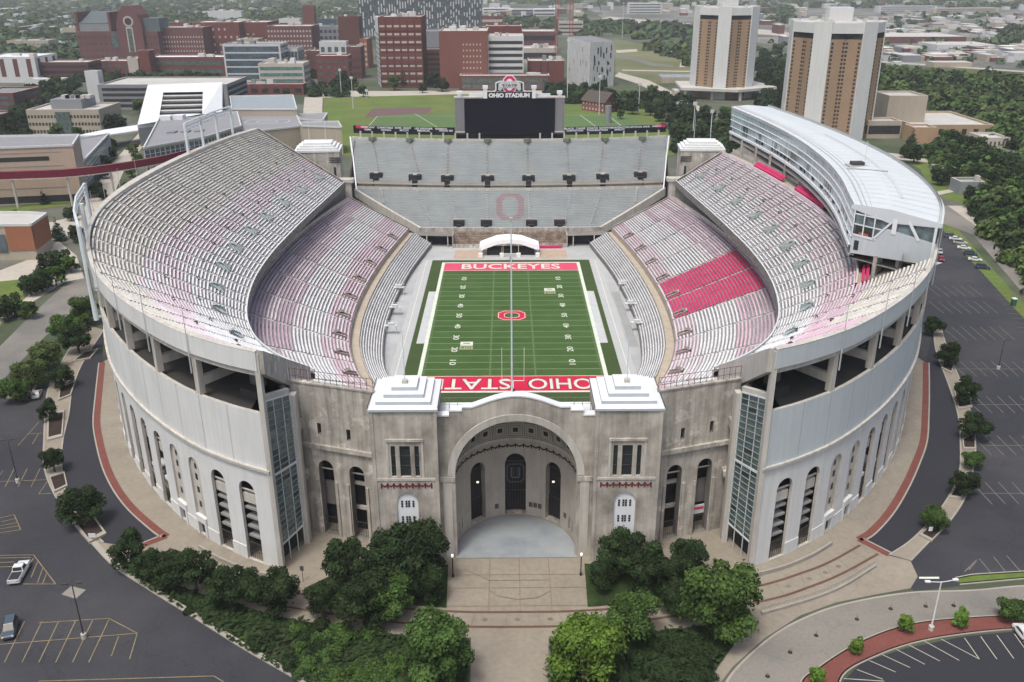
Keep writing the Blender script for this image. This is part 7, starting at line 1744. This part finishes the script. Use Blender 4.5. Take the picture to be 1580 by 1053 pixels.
# white faceted building
A_, B_, C_ = GY(876,57,YB(890,128)), GY(911,66,YB(925,137)), GY(949,64,YB(948,133)); D_ = (C_+(A_-B_)); 
t = thing('campus_building', 'white faceted building with scattered dark windows right of the scoreboard', 'building', (B_.x,B_.y,Z0)); WF = mat('fluted_white', (.55,.56,.55), .7, .1, .3, streak=.25)
mb = MB(); mb.prism([(B_.x,B_.y),(C_.x,C_.y),(D_.x,D_.y),(A_.x,A_.y)], Z0, [B_.z,C_.z,D_.z,A_.z], WF, RFG); mb.build('walls', t)
for a_, b_, n_ in ((B_, C_, 26), (A_, B_, 8)):
    for k in range(n_):
        f = rng.uniform(.1,.9); z = rng.uniform(Z0+2, B_.z-8); d = (b_-a_); d.z = 0; L_ = d.length; d.normalize(); q = a_+d*f*L_; o = Vector((d.y,-d.x,0))*.05
        inst(quadmesh(WIN if n_ > 10 else GRYW), 'window', t, (q.x+o.x,q.y+o.y,z), (rng.uniform(.9,1.8),1,rng.uniform(2.5,6)), math.atan2(d.y,d.x))
# brick lodge
pa, pb = G(898,170), G(932,175); t = thing('brick_lodge', 'small red brick lodge with a steep dark roof among trees', 'house', (pa.x,pa.y,Z0)); dx = (pb-pa).normalized(); dy = Vector((-dx.y,dx.x,0)); L_ = (pb-pa).length; Wd = 15; H1 = 7.5
def lp(u, v, z): q = pa+dx*u+dy*v; return (q.x,q.y,Z0+z)
mb = MB()
for u0,v0,u1,v1 in ((0,0,L_,0),(L_,0,L_,Wd),(L_,Wd,0,Wd),(0,Wd,0,0)): mb.face([lp(u0,v0,0),lp(u1,v1,0),lp(u1,v1,H1),lp(u0,v0,H1)], mat('pink_red_brick', (.25,.09,.07), .9, .1, .3))
mb.face([lp(L_,0,H1),lp(L_,Wd,H1),lp(L_,Wd/2,H1+6.5)], BRK); mb.face([lp(0,0,H1),lp(0,Wd,H1),lp(0,Wd/2,H1+6.5)], BRK); mb.build('walls', t)
mb = MB(); mb.face([lp(-1,-1,H1-.4),lp(L_+1,-1,H1-.4),lp(L_+1,Wd/2,H1+6.8),lp(-1,Wd/2,H1+6.8)], mat('brown_shingle', (.085,.07,.06), .9, .15, .3)); mb.face([lp(-1,Wd+1,H1-.4),lp(L_+1,Wd+1,H1-.4),lp(L_+1,Wd/2,H1+6.8),lp(-1,Wd/2,H1+6.8)], MATS['brown_shingle']); mb.build('roof', t)
for k in range(7):
    for z in (1.2, 4.7): inst(quadmesh(OFFW), 'window', t, tuple(Vector(lp(L_*(k+.5)/7,-.1,z))), (1.1,1,1.4), math.atan2(dx.y,dx.x))
# --- twin towers on the right
def tall(label, xl, xr, yt, yb, ang, group):
    """square tower standing on a corner: projecting white piers with brown brick bays between them"""
    p = G((xl+xr)/2, yb); top = GY((xl+xr)/2, yt, p.y); zt = top.z; W2 = abs(GY(xr,yt,p.y).x-GY(xl,yt,p.y).x)/2; t = thing('dormitory_tower', label, 'tower', (p.x,p.y+W2,Z0), group); TWW = mat('tower_white', (.6,.61,.6), .7, .04, .1, streak=.08); BB = mat('brown_tower_brick', (.31,.215,.14), .9, .08, .05, fine=.06, bscale=.8)
    c = Vector((p.x, p.y+W2*.9)); ca, sa = math.cos(ang), math.sin(ang); rot = lambda x, y: (c.x+x*ca-y*sa, c.y+x*sa+y*ca)
    Rr = W2*1.02; mb = MB(); n = 6; zc = zt-9
    core = [(Rr*math.cos(math.pi*2*i/n), Rr*math.sin(math.pi*2*i/n)) for i in range(n)]
    star = []; PE = []
    for i in range(n):
        d = Vector((math.cos(math.pi*2*i/n), math.sin(math.pi*2*i/n))); e = Vector((-d.y, d.x)); d2 = Vector((math.cos(math.pi*2*(i+1)/n), math.sin(math.pi*2*(i+1)/n))); e2 = Vector((-d2.y, d2.x))
        a, b = d*Rr*.975+e*Rr*.19, d2*Rr*.975-e2*Rr*.19; m_ = (a+b)/2*.93; PE.append((a, m_, b)); star += [tuple(d*Rr*.975-e*Rr*.19), tuple(a), tuple(m_)]
    mb.prism([rot(*q) for q in star], Z0, zc, BB, RFL); mb.build('brick_bays', t)
    mb = MB(); mb.prism([rot(q[0]*1.0,q[1]*1.0) for q in star], zc, zc+3.2, DARK); mb.build('dark_top_storey', t)
    mb = MB(); mb.prism([rot(q[0]*1.0,q[1]*1.0) for i, q in enumerate(star) if i % 3 != 2], zc+3.2, zt, TWW, RFL); mb.build('white_crown', t)
    for i in range(n):
        a = math.pi*2*i/n; d = Vector((math.cos(a), math.sin(a))); e = Vector((-d.y, d.x)); hw = Rr*.19
        q = [d*(Rr*1.0)+e*hw, d*(Rr*1.0)-e*hw, d*(Rr*.86)-e*hw, d*(Rr*.86)+e*hw]
        mb = MB(); mb.prism([rot(*v) for v in q], Z0, zt+.6, TWW, RFL); mb.build('white_pier', t)
    mb = MB(); q = rot(0, 0); mb.obox(q, (ca,sa), W2*.26, W2*.2, zt, zt+8, TWW); mb.build('lift_house', t)
    for k in range(9):
        mb = MB(); q = rot(rng.uniform(-.7,.7)*Rr, rng.uniform(-.7,.7)*Rr*.8); mb.obox(q, (ca,sa), 1, 1, zt, zt+rng.uniform(1,2.5), RFL); mb.build('roof_unit', t)
    wq = quadmesh(DARK); spots = []
    for i in range(n):
        a, m_, b = PE[i]
        for s_, (p0, p1) in enumerate(((a, m_), (m_, b))):
            w0, w1 = Vector(rot(*p0)), Vector(rot(*p1)); d = w1-w0; o = Vector((d.y,-d.x)).normalized()
            if o.dot(Vector((CX,CY))-(w0+w1)/2) < 0: continue
            d.normalize(); L_ = (w1-w0).length
            for f in ((.14,.9) if s_ == 0 else (.1,.86)):
                for k in range(23):
                    z = Z0+6+(zc-Z0-9)*k/22; q = w0+d*L_*f+o*.05; spots.append((-z, q.x, q.y, z, math.atan2(d.y,d.x)))
    spots.sort()
    for _, x, y, z, an in spots[:100]: inst(wq, 'window', t, (x,y,z), (1.25,1,1.2), an)
    mb = MB()
    for _, x, y, z, an in spots[100:]:
        dx_, dy_ = math.cos(an)*.62, math.sin(an)*.62; ox, oy = math.sin(an)*.03, -math.cos(an)*.03
        mb.face([(x-dx_+ox,y-dy_+oy,z),(x+dx_+ox,y+dy_+oy,z),(x+dx_+ox,y+dy_+oy,z+1.2),(x-dx_+ox,y-dy_+oy,z+1.2)], DARK)
    o = mb.build('lower_windows', t); o['kind'] = 'stuff'
    return t, c, W2
t, c, W2 = tall('tall brown brick and white tower standing on a concrete deck, the farther of the two', 1070, 1172, 12, 153, R(14), 'twin dormitory towers')
mb = MB(); mb.prism([(c.x-W2*1.45,c.y-W2*.9),(c.x+W2*.2,c.y-W2*1.5),(c.x+W2*1.6,c.y-W2*.7),(c.x+W2*1.3,c.y+W2),(c.x-W2*1.3,c.y+W2)], Z0+7, Z0+9, RFL); dk_ = mb.build('concrete_deck', t)
for q in ((-1.3,-.85),(-.5,-1.05),(.3,-1.35),(1,-1.0),(1.4,-.6)):
    mb = MB(); mb.box(c.x+W2*q[0]-1,c.x+W2*q[0]+1,c.y+W2*q[1]-1,c.y+W2*q[1]+1,Z0,Z0+7,CONCL); mb.build('deck_column', dk_)
tall('tall brown brick and white tower right behind the press box, the nearer of the two', 1220, 1362, 36, 218, R(-6), 'twin dormitory towers')
# --- beige complex at right
for args in (
 ('beige_hall', 'tall windowless beige block of the riverside centre', 'building', 1372, 1432, 151, YB(1400,205), 26, BEI, RFL, None),
 ('beige_hall', 'long low wing with dark openings before the tall beige block', 'building', 1340, 1392, 190, YB(1366,214), 16, BEI, RFL, 'band'),
 ('beige_hall', 'tan wing with five arched windows and a broad flat roof', 'building', 1408, 1534, 196, YB(1470,212), 60, TAN, RFL, 'punch'),
 ('beige_hall', 'tan side wing with small windows left of the tall beige block', 'building', 1346, 1374, 172, YB(1360,192), 20, TAN, RFL, 'punch'),
 ('beige_hall', 'low grey entrance wing with dark arches at the right end of the centre', 'building', 1520, 1559, 216, YB(1540,229), 20, STONE, RFL, 'punch'),
 ('beige_hall', 'small tan block in the middle of the riverside centre', 'building', 1410, 1446, 200, YB(1428,222), 14, PRE, RFL, None)):
    nm_, lb, ct, x0, x1, yt, Y, dp, wl, rf, st = args; bld(nm_, lb, ct, x0, x1, yt, Y, dp, wl, rf, st, 1 if 'centre' in lb or 'low' in lb else 1, 6 if 'five' not in lb else 7, wm=DARK, cap=8, wf=.4, hf=.6, par=1.2)
bld('footbridge', 'long concrete bridge with railings behind the beige centre', 'bridge', 1348, 1484, 150, YB(1410,156), 9, STONE, RFL, None, zb=Z0+3.5)
bld('garden_shed', 'small shed with a pale green roof among bushes, left one', 'shed', 1448, 1475, 262, YB(1460,272), 9, GRYW, mat('pale_green_roof', (.3,.34,.3), .8, .1, .3), None, zb=Z0)
bld('garden_shed', 'small shed with a pale green roof and cupola, right one', 'shed', 1482, 1520, 284, YB(1500,300), 10, GRYW, MATS['pale_green_roof'], None, units=1)
# --- near left campus
t = thing('aquatic_hall', 'hall with a huge white slanted roof frame round grey skylights', 'building', (-205,250,Z0))
def q4(pts, z, m, mb, zz=None): mb.face([(G(x,y,zv).x, G(x,y,zv).y, zv) for (x, y), zv in zip(pts, z)], m)
mb = MB(); R4 = [(228,131),(343,127),(343,178),(212,193)]; I4 = [(252,143),(313,142),(312,176),(246,178)]; zR = [29,29,17,17]; zI = [26.6,26.6,20.2,20.2]
for i in range(4): j=(i+1)%4; q4([R4[i],R4[j],I4[j],I4[i]], [zR[i],zR[j],zI[j],zI[i]], RFW, mb)
for i in range(4):
    j=(i+1)%4; a, b = G(*R4[i],zR[i]), G(*R4[j],zR[j]); mb.face([tuple(a),tuple(b),(b.x,b.y,b.z-2),(a.x,a.y,a.z-2)], OFFW); mb.face([(a.x,a.y,a.z-2),(b.x,b.y,b.z-2),(b.x,b.y,Z0),(a.x,a.y,Z0)], GRYW)
mb.build('white_roof_frame', t); mb = MB(); q4(I4, [z-1.2 for z in zI], mat('skylight_grey', (.24,.26,.28), .5, .1, .3), mb)
for k in range(1,9):
    f = k/9; a = Vector(G(*I4[0],zI[0])).lerp(G(*I4[3],zI[3]), f); b = Vector(G(*I4[1],zI[1])).lerp(G(*I4[2],zI[2]), f); mb.tube((a.x,a.y,a.z-.9), (b.x,b.y,b.z-.9), .7, RFL if k%2 else DARK, 4)
mb.build('skylight', t)
t, a, b, zt = bld('stone_building', 'four storey pale stone office building with a grey rooftop plant room', 'building', 40, 152, 172, YB(95,210), 34, BEI, RFL, 'punch', 3, 22, wm=WIN, wf=.6, hf=.4, cap=90)
mb = MB(); mb.box(a+12,b-14,t['_o'][1]+9,t['_o'][1]+30,zt+.1,zt+6,GRYW); mb.build('plant_room', t); inst(quadmesh(GLASSG), 'stair_glazing', t, ((a+b)/2,t['_o'][1]-.4,Z0), (9,4,zt-Z0-.5))
for k in range(7): mb = MB(); x = a+14+rng.random()*(b-a-24); mb.box(x,x+3,t['_o'][1]+14,t['_o'][1]+20,zt+6,zt+8,RFL); mb.build('roof_unit', t)
# recreation centre: grey roofed halls
def polyb(name, label, cat, roofpx, z, wall, roof, glass=None, gi=()):
    P = [G(x,y,z) for x,y in roofpx]; c = sum(P, Vector())/len(P); t = thing(name, label, cat, (c.x,c.y,Z0))
    mb = MB(); mb.prism([(p.x,p.y) for p in P], Z0, z, wall, roof); mb.build('walls', t)
    n = len(P); mb = MB()
    for i in range(n):
        a, b = P[i], P[(i+1)%n]; d = (b-a).normalized(); cc = (a+b)/2; mb.obox((cc.x,cc.y),(d.x,d.y),(b-a).length/2,.35,z,z+.9,OFFW)
    mb.build('roof_edge', t)
    for i in gi:
        a, b = P[i], P[(i+1)%n]; d = b-a; L_ = d.length; d.normalize(); o = Vector((d.y,-d.x,0)); o = o if o.dot((a+b)/2-c) > 0 else -o
        mb = MB(); a2, b2 = a+o*.08, b+o*.08; mb.face([(a2.x,a2.y,Z0+1),(b2.x,b2.y,Z0+1),(b2.x,b2.y,z-1),(a2.x,a2.y,z-1)], glass); g_ = mb.build('glass_wall', t); mb = MB()
        nn_ = int(L_/3)
        for k in range(nn_+1): q = a2.lerp(b2, k/nn_)+o*.1; mb.obox((q.x,q.y),(d.x,d.y),.12,.06,Z0+1,z-1,STEEL)
        for k in range(1,6): zz = Z0+1+(z-Z0-2)*k/6; mb.obox((((a2+b2)/2).x,((a2+b2)/2).y),(d.x,d.y),L_/2,.14,zz,zz+.15,STEEL)
        mb.build('mullions', g_)
    return t, P, c
RCR = mat('recreation_roof', (.25,.25,.265), .8, .08, .1)
t, P, c = polyb('recreation_centre', 'recreation centre with a big flat grey roof and a tall gridded glass front', 'building', [(222,230),(248,180),(366,174),(372,196),(320,212)], 19, BEI, RCR, GLASSB, (0,4,3))
for x, y in ((258,185),(277,184)):
    p = G(x,y,19); mb = MB(); mb.obox((p.x,p.y),(1,0),3,3,19,21.5,RFW); mb.build('skylight', t)
for x, y in ((266,205),(287,204),(308,203)):
    p = G(x,y,19); mb = MB(); mb.obox((p.x,p.y),(1,0),2,3,19,19.8,GRYW); mb.build('roof_unit', t)
t, P, c = polyb('recreation_centre', 'recreation hall with an oval running track marked on its grey roof', 'building', [(366,207),(360,178),(455,174),(466,196)], 16, BEI, RCR)
mb = MB(); oc = (P[0]+P[1]+P[2]+P[3])/4
for rx, ry in ((13,9),(6,4)):
    pts = [(oc.x+rx*math.copysign(abs(math.cos(a))**.5,math.cos(a)), oc.y+ry*math.copysign(abs(math.sin(a))**.5,math.sin(a))) for a in [math.pi*2*i/32 for i in range(33)]]; ribbon(pts, .5, 16.05, OFFW, mb)
mb.build('roof_track', t)
t, P, c = polyb('recreation_centre', 'blue grey barrel roofed hall behind the roof track', 'building', [(358,170),(355,150),(452,148),(458,170)], 20, BEI, mat('blue_grey_roof', (.27,.31,.33), .7, .05, .1))
t, P, c = polyb('recreation_centre', 'plain beige block with a narrow slit window behind the far left corner tower', 'building', [(466,196),(462,190),(522,189),(527,198)], 19, BEI, RCR)
polyb('recreation_centre', 'grey roofed block with a white canopy beside the practice field yard', 'building', [(464,186),(458,178),(505,176),(498,187)], 15, BEI, RCR)
# canopy
t = thing('entrance_canopy', 'long thin white canopy roof in front of the white roofed hall', 'canopy', (-190,170,Z0)); mb = MB()
q = [G(118,210,13), G(160,201,13), G(236,190,13), G(240,198,13), G(165,209,13)]; mb.prism([(p.x,p.y) for p in q], 12.4, 13.2, RFW); mb.build('canopy', t)
for k in (1,2,3): mb = MB(); mb.tube((q[k].x+1,q[k].y-1,Z0), (q[k].x+1,q[k].y-1,12.4), .4, STEEL, 6); mb.build('column', t)
# beige hall at left
t, P, c = polyb('beige_hall', 'long beige hall with horizontal grooves and a row of dark windows near the roof', 'building', [(-160,236),(-140,214),(122,210),(112,226)], 29, mat('pinkish_beige_wall', (.44,.34,.27), .9, .06, .1, streak=.06), RCR)
a, b = P[0], P[3]; d = (b-a).normalized(); o = Vector((d.y,-d.x,0)); o = o if o.y < 0 else -o
for z, h, m, l0, l1 in ((23.2,1.9,WIN,.5,.85),(20.6,.3,GRYW,0,.93),(11,.3,GRYW,0,.93),(26.6,.25,GRYW,0,.93),(Z0+.3,3,DARK,.45,.97)):
    mb = MB(); a2, b2 = a.lerp(b,l0)+o*.1, a.lerp(b,l1)+o*.1; mb.face([(a2.x,a2.y,z),(b2.x,b2.y,z),(b2.x,b2.y,z+h),(a2.x,a2.y,z+h)], m); mb.build('window_band' if m is WIN else 'wall_groove', t)
t, P, c = polyb('beige_hall', 'lower grey roofed wing with a slanted glass wall at the end of the beige hall', 'building', [(124,255),(122,216),(168,208)], 17, GRYW, RCR, GLASSG, (2,))
# brown panelled building at lower left
t, P, c = polyb('brown_building', 'brown panelled building with a pale flat roof and a glass bay at the left edge', 'building', [(-60,350),(-60,330),(42,330),(72,332),(48,349)], 17, BEI, RFL)
a, b, b3 = P[0], P[4], P[3]
for p0, p1, m in ((a, b, None), (b, b3, None)):
    d = (p1-p0).normalized(); o = Vector((d.y,-d.x,0)); o = o if o.dot((p0+p1)/2-c) > 0 else -o
    mb = MB(); s0 = .62 if p0 is a else 0; q0, q1 = p0.lerp(p1, s0)+o*.3, p1+o*.3; mb.face([(q0.x,q0.y,8.2),(q1.x,q1.y,8.2),(q1.x,q1.y,17.4),(q0.x,q0.y,17.4)], mat('rust_panel', (.3,.125,.07), .8, .08, .3, streak=.1)); mb.build('rust_cladding', t)
    if p0 is a: mb = MB(); q0, q1 = p0+o*.35, p0.lerp(p1,.6)+o*.35; mb.face([(q0.x,q0.y,7.5),(q1.x,q1.y,7.5),(q1.x,q1.y,14),(q0.x,q0.y,14)], GLASSB); mb.build('glass_bay', t)
# red banner walkway
t = thing('elevated_walkway', 'dark red enclosed footbridge sweeping in front of the beige hall', 'footbridge', (-200,60,Z0)); 
wk = smooth([(p.x,p.y) for p in (G(-60,272,20), G(0,268,20), G(100,264,20), G(180,255,20), G(250,243,20), G(300,231,20))]); mb = MB(); REDW = mat('dark_red_wall', (.14,.012,.03), .7, .12, .3)
mb.strip([(p.x,p.y,17.2) for p in wk], [(p.x,p.y,20.6) for p in wk], REDW); mb.strip([(p.x,p.y,20.6) for p in wk], [(p.x,p.y+2.5,20.6) for p in wk], mat('brown_red_deck', (.2,.08,.08), .8, .1, .3)); mb.strip([(p.x,p.y+2.5,17.2) for p in wk], [(p.x,p.y+2.5,20.6) for p in wk], REDW); mb.strip([(p.x,p.y,17.2) for p in wk], [(p.x,p.y+2.5,17.2) for p in wk], REDW)
mb.strip([(p.x,p.y-.1,17.0) for p in wk], [(p.x,p.y-.1,17.4) for p in wk], CONCL); mb.build('walkway_wall', t)
for k in range(2, len(wk), 5): mb = MB(); mb.tube((wk[k].x,wk[k].y+1,Z0), (wk[k].x,wk[k].y+1,17.2), .5, CONCL, 6); mb.build('support', t)
# practice field floodlight masts and far poles
for i, (x, yb_, yt_) in enumerate([(527,150,108),(545,168,120),(566,152,140),(875,160,62),(924,178,118),(1095,222,172),(985,176,130),(1068,222,160),(960,60,5)]):
    p = G(x, yb_); z = GY(x, yt_, p.y).z; t = thing('light_mast', 'tall thin light mast with a small lamp cluster on a grey pole', 'light mast', (p.x,p.y,Z0), 'slender masts round the practice fields')
    mb = MB(); mb.tube((p.x,p.y,Z0), (p.x,p.y,z), .28, STEEL, 5, .18); mb.build('pole', t); mb = MB(); mb.box(p.x-1.1,p.x+1.1,p.y-.3,p.y+.3,z-1,z+.9,OFFW); mb.build('lamp_head', t)
p = G(938,190); z = 16; mb = MB(); mb.tube((p.x,p.y,Z0),(p.x,p.y,z),2.2,GRYW,8); tag(mb.build('round_kiosk', None, (p.x,p.y,Z0)), 'grey round kiosk with a purple top behind the right ribbon board', 'kiosk')
# --- more blocks of the campus skyline
for args in (
 ('pale low block behind the long brick hall at upper left', 252, 300, 62, 86, STONE, 'band', 2), ('brick block with pale roof between the gabled hall and the plant room block', 262, 292, 36, 64, BRK, 'punch', 3),
 ('small beige block tucked behind the blue glass building', 366, 398, 62, 96, BEI, 'band', 3), ('brick wing right of the large hospital block', 398, 428, 52, 84, BRK2, 'punch', 4),
 ('pale box with dark bands left of the slim brick tower', 430, 462, 30, 58, OFFW, 'band', 2), ('grey glass block right of the slim brick tower', 486, 518, 30, 60, GLASSB, None, 3),
 ('low brick block under the grey block at the skyline', 472, 500, 80, 112, BRK2, 'punch', 3), ('red brick block in front of the plain brown brick tower', 534, 556, 74, 122, BRKM, 'punch', 4),
 ('white low building at the foot of the slim tower', 500, 530, 50, 78, OFFW, 'band', 2), ('long pale warehouse beyond the brick blocks', 320, 372, 18, 34, OFFW, None, 1),
 ('distant brick school block in the woodland', 180, 214, 14, 27, BRK, None, 1), ('distant beige block in the woodland near the left edge', 96, 116, 44, 62, BEI, 'band', 1),
 ('brick apartment block beyond the dark glass tower', 742, 776, 26, 48, BRK, 'band', 2), ('pale apartment block beside the red cranes', 862, 900, 34, 54, STONE, 'band', 3)):
    lb, x0, x1, yt, yb, wl, st, rw = args; bld('campus_building', lb, 'building', x0, x1, yt, YB((x0+x1)/2, yb), 24, wl, RFL, st, rw, 8, wm=WIN if wl is not BRK else STONE, units=3, cap=24, wf=.45, hf=.4)
lowbox_ = None
# --- far right: shopping district and city
r = random.Random(21)
def lowbox(name, label, cat, px, py, wpx, hm, dep, wall, roof, group=None, bands=0):
    p = G(px, py); W_ = wpx*depth(p)/FPX; t = thing(name, label, cat, (p.x,p.y,Z0), group); mb = MB(); mb.box(p.x-W_/2,p.x+W_/2,p.y,p.y+dep,Z0,Z0+hm,wall,'bt'); mb.face([(p.x-W_/2,p.y,Z0+hm),(p.x+W_/2,p.y,Z0+hm),(p.x+W_/2,p.y+dep,Z0+hm),(p.x-W_/2,p.y+dep,Z0+hm)], roof); mb.build('walls', t)
    for k in range(bands): inst(quadmesh(WIN), 'window_band', t, (p.x,p.y-.1,Z0+hm*(k+.3)/bands), (W_*.92,1,hm/bands*.4))
    return t
lowbox('shopping_centre', 'long low shopping centre with a broad pale roof and red brick front', 'shop', 1425, 67, 130, 9, 95, BRKM, RFL); lowbox('shopping_centre', 'pale flat roofed store at the right end of the shopping centre', 'shop', 1490, 78, 90, 7, 60, OFFW, RFL)
lowbox('apartment_block', 'long pale apartment block with blue grey bays on the horizon at right', 'building', 1400, 19, 90, 15, 30, OFFW, RFL, None, 3); lowbox('apartment_block', 'long beige apartment block on the horizon right of the pale one', 'building', 1490, 22, 100, 14, 30, STONE, RFL, None, 3)
lowbox('apartment_block', 'white and orange apartment block near the top edge right of the cranes', 'building', 995, 22, 52, 26, 30, OFFW, RFW, None, 4); inst(quadmesh(BRKO), 'orange_bay', bpy.context.scene.objects[-1], (0,0,0)) if False else None
lowbox('office_block', 'white two storey office block with dark window rows beyond the dark glass tower', 'building', 765, 22, 40, 14, 40, OFFW, RFW, None, 2); lowbox('office_block', 'white office block with dark windows left of the crane', 'building', 840, 25, 34, 16, 40, OFFW, RFW, None, 2); lowbox('office_block', 'grey white office block between the two white ones beyond the dark glass tower', 'building', 806, 24, 40, 14, 40, GRYW, RFW, None, 2)
lowbox('white_house', 'white flat building among scrub at the edge of the floodplain', 'building', 1522, 88, 30, 6, 14, OFFW, RFW); lowbox('white_house', 'small white hut at the edge of the floodplain scrub', 'building', 1385, 101, 12, 4, 8, OFFW, RFW); lowbox('white_house', 'low beige building at the edge of the shopping car parks', 'building', 1470, 104, 60, 5, 20, BEI, RFL)
lowbox('warehouse', 'long white warehouse near the top left corner', 'warehouse', 24, 18, 52, 8, 40, OFFW, RFW, None, 2)
lowbox('depot', 'low tan depot with a blue grey roof on the meadow right of the white building', 'building', 1052, 128, 62, 5, 26, BEI, mat('mottled_blue_roof', (.25,.28,.32), .8, .3, .2)); lowbox('depot', 'small pale depot by the divided road behind the brick lodge', 'building', 1058, 150, 34, 5, 16, STONE, RFL)
lowbox('depot', 'flat pale building left of the farther white and brown tower', 'building', 1046, 172, 30, 6, 14, STONE, RFL)
cols = [OFFW, STONE, BEI, BRKM, GRYW, OFFW]; rfs = [RFL, RFW, RFG, RFL, STONE]
n = 0
while n < 150:
    x, y = r.uniform(1355,1600), r.uniform(20,98)
    if 60 < y < 80 and x < 1540: continue
    w_ = r.uniform(4,20)*(0.5+y/90); lowbox('city_building', 'low pale building in the far shopping district', 'building', x, y, w_, r.uniform(4,8), r.uniform(12,40), r.choice(cols), r.choice(rfs), 'buildings of the far shopping district'); n += 1
n = 0
while n < 150:
    x, y = r.choice([(r.uniform(740,1070), r.uniform(3,26)), (r.uniform(1170,1360), r.uniform(6,75)), (r.uniform(900,1600), r.uniform(2,18))])
    lowbox('city_building', 'small pale building among trees near the horizon', 'building', x, y, r.uniform(5,16), r.uniform(5,14), r.uniform(15,40), r.choice(cols), r.choice(rfs), 'small buildings near the horizon'); n += 1
n = 0
while n < 110:
    x, y = r.uniform(0,740), r.uniform(3,60)
    if (x > 110 and y > 28) or 548 < x < 742: continue
    lowbox('house', 'small pale roofed house half hidden in the distant woodland', 'house', x, y, r.uniform(3,9), r.uniform(9,13), r.uniform(12,26), r.choice(cols), r.choice([RFL,RFG,RFW,BRKM]), 'houses in the distant woodland'); n += 1
# distant car park traffic
CARM = [mat('far_car_%d' % i, c, .4, .02, 1) for i, c in enumerate(((.5,.5,.5),(.05,.05,.06),(.25,.03,.03),(.1,.13,.2),(.3,.3,.31)))]
mb_ = {}
for i, m in enumerate(CARM):
    b = MB(); b.prism([(-2.2,-.9),(2.2,-.9),(2.2,.9),(-2.2,.9)], .3, 1.0, m); b.prism([(-1.3,-.8),(1.1,-.8),(1.1,.8),(-1.3,.8)], 1.0, 1.5, CG); o = b.build('c'); mb_[i] = o.data; bpy.data.objects.remove(o)
n = 0
while n < 170:
    if n < 120: x, y = r.uniform(1358,1585), r.choice([84,87,90,93])+r.uniform(-.6,.6)
    else: x, y = r.uniform(950,1170), 0; y = 31+(x-950)*.08
    if n >= 150: x = r.uniform(1190,1225); y = r.uniform(50,75)
    p = G(x, y); o = bpy.data.objects.new('distant_car', mb_[r.randrange(5)]); COL.objects.link(o); o.location = (p.x,p.y,Z0+.3); o.rotation_euler = (0,0,r.choice([0,1.57])+r.uniform(-.1,.1)); tag(o, 'tiny distant car in the far car parks and on the highway', 'car', 'tiny distant cars'); n += 1
# ---------------------------------------------------------------- haze
HZ = bpy.data.materials.new('haze'); HZ.use_nodes = True; n_ = HZ.node_tree.nodes; n_.clear(); ou = n_.new('ShaderNodeOutputMaterial'); pv = n_.new('ShaderNodeVolumePrincipled')
pv.inputs['Density'].default_value = .0001; pv.inputs['Color'].default_value = (.9,.95,.98,1); HZ.node_tree.links.new(pv.outputs[0], ou.inputs['Volume'])
mb = MB(); mb.box(-5200,5200,-900,6500,-2,150,HZ); tag(mb.build('haze'), 'thin pale blue haze over the city', 'haze', kind='stuff')
for o in bpy.data.objects:
    for k in ('_o','_zt'):
        if k in o: del o[k]
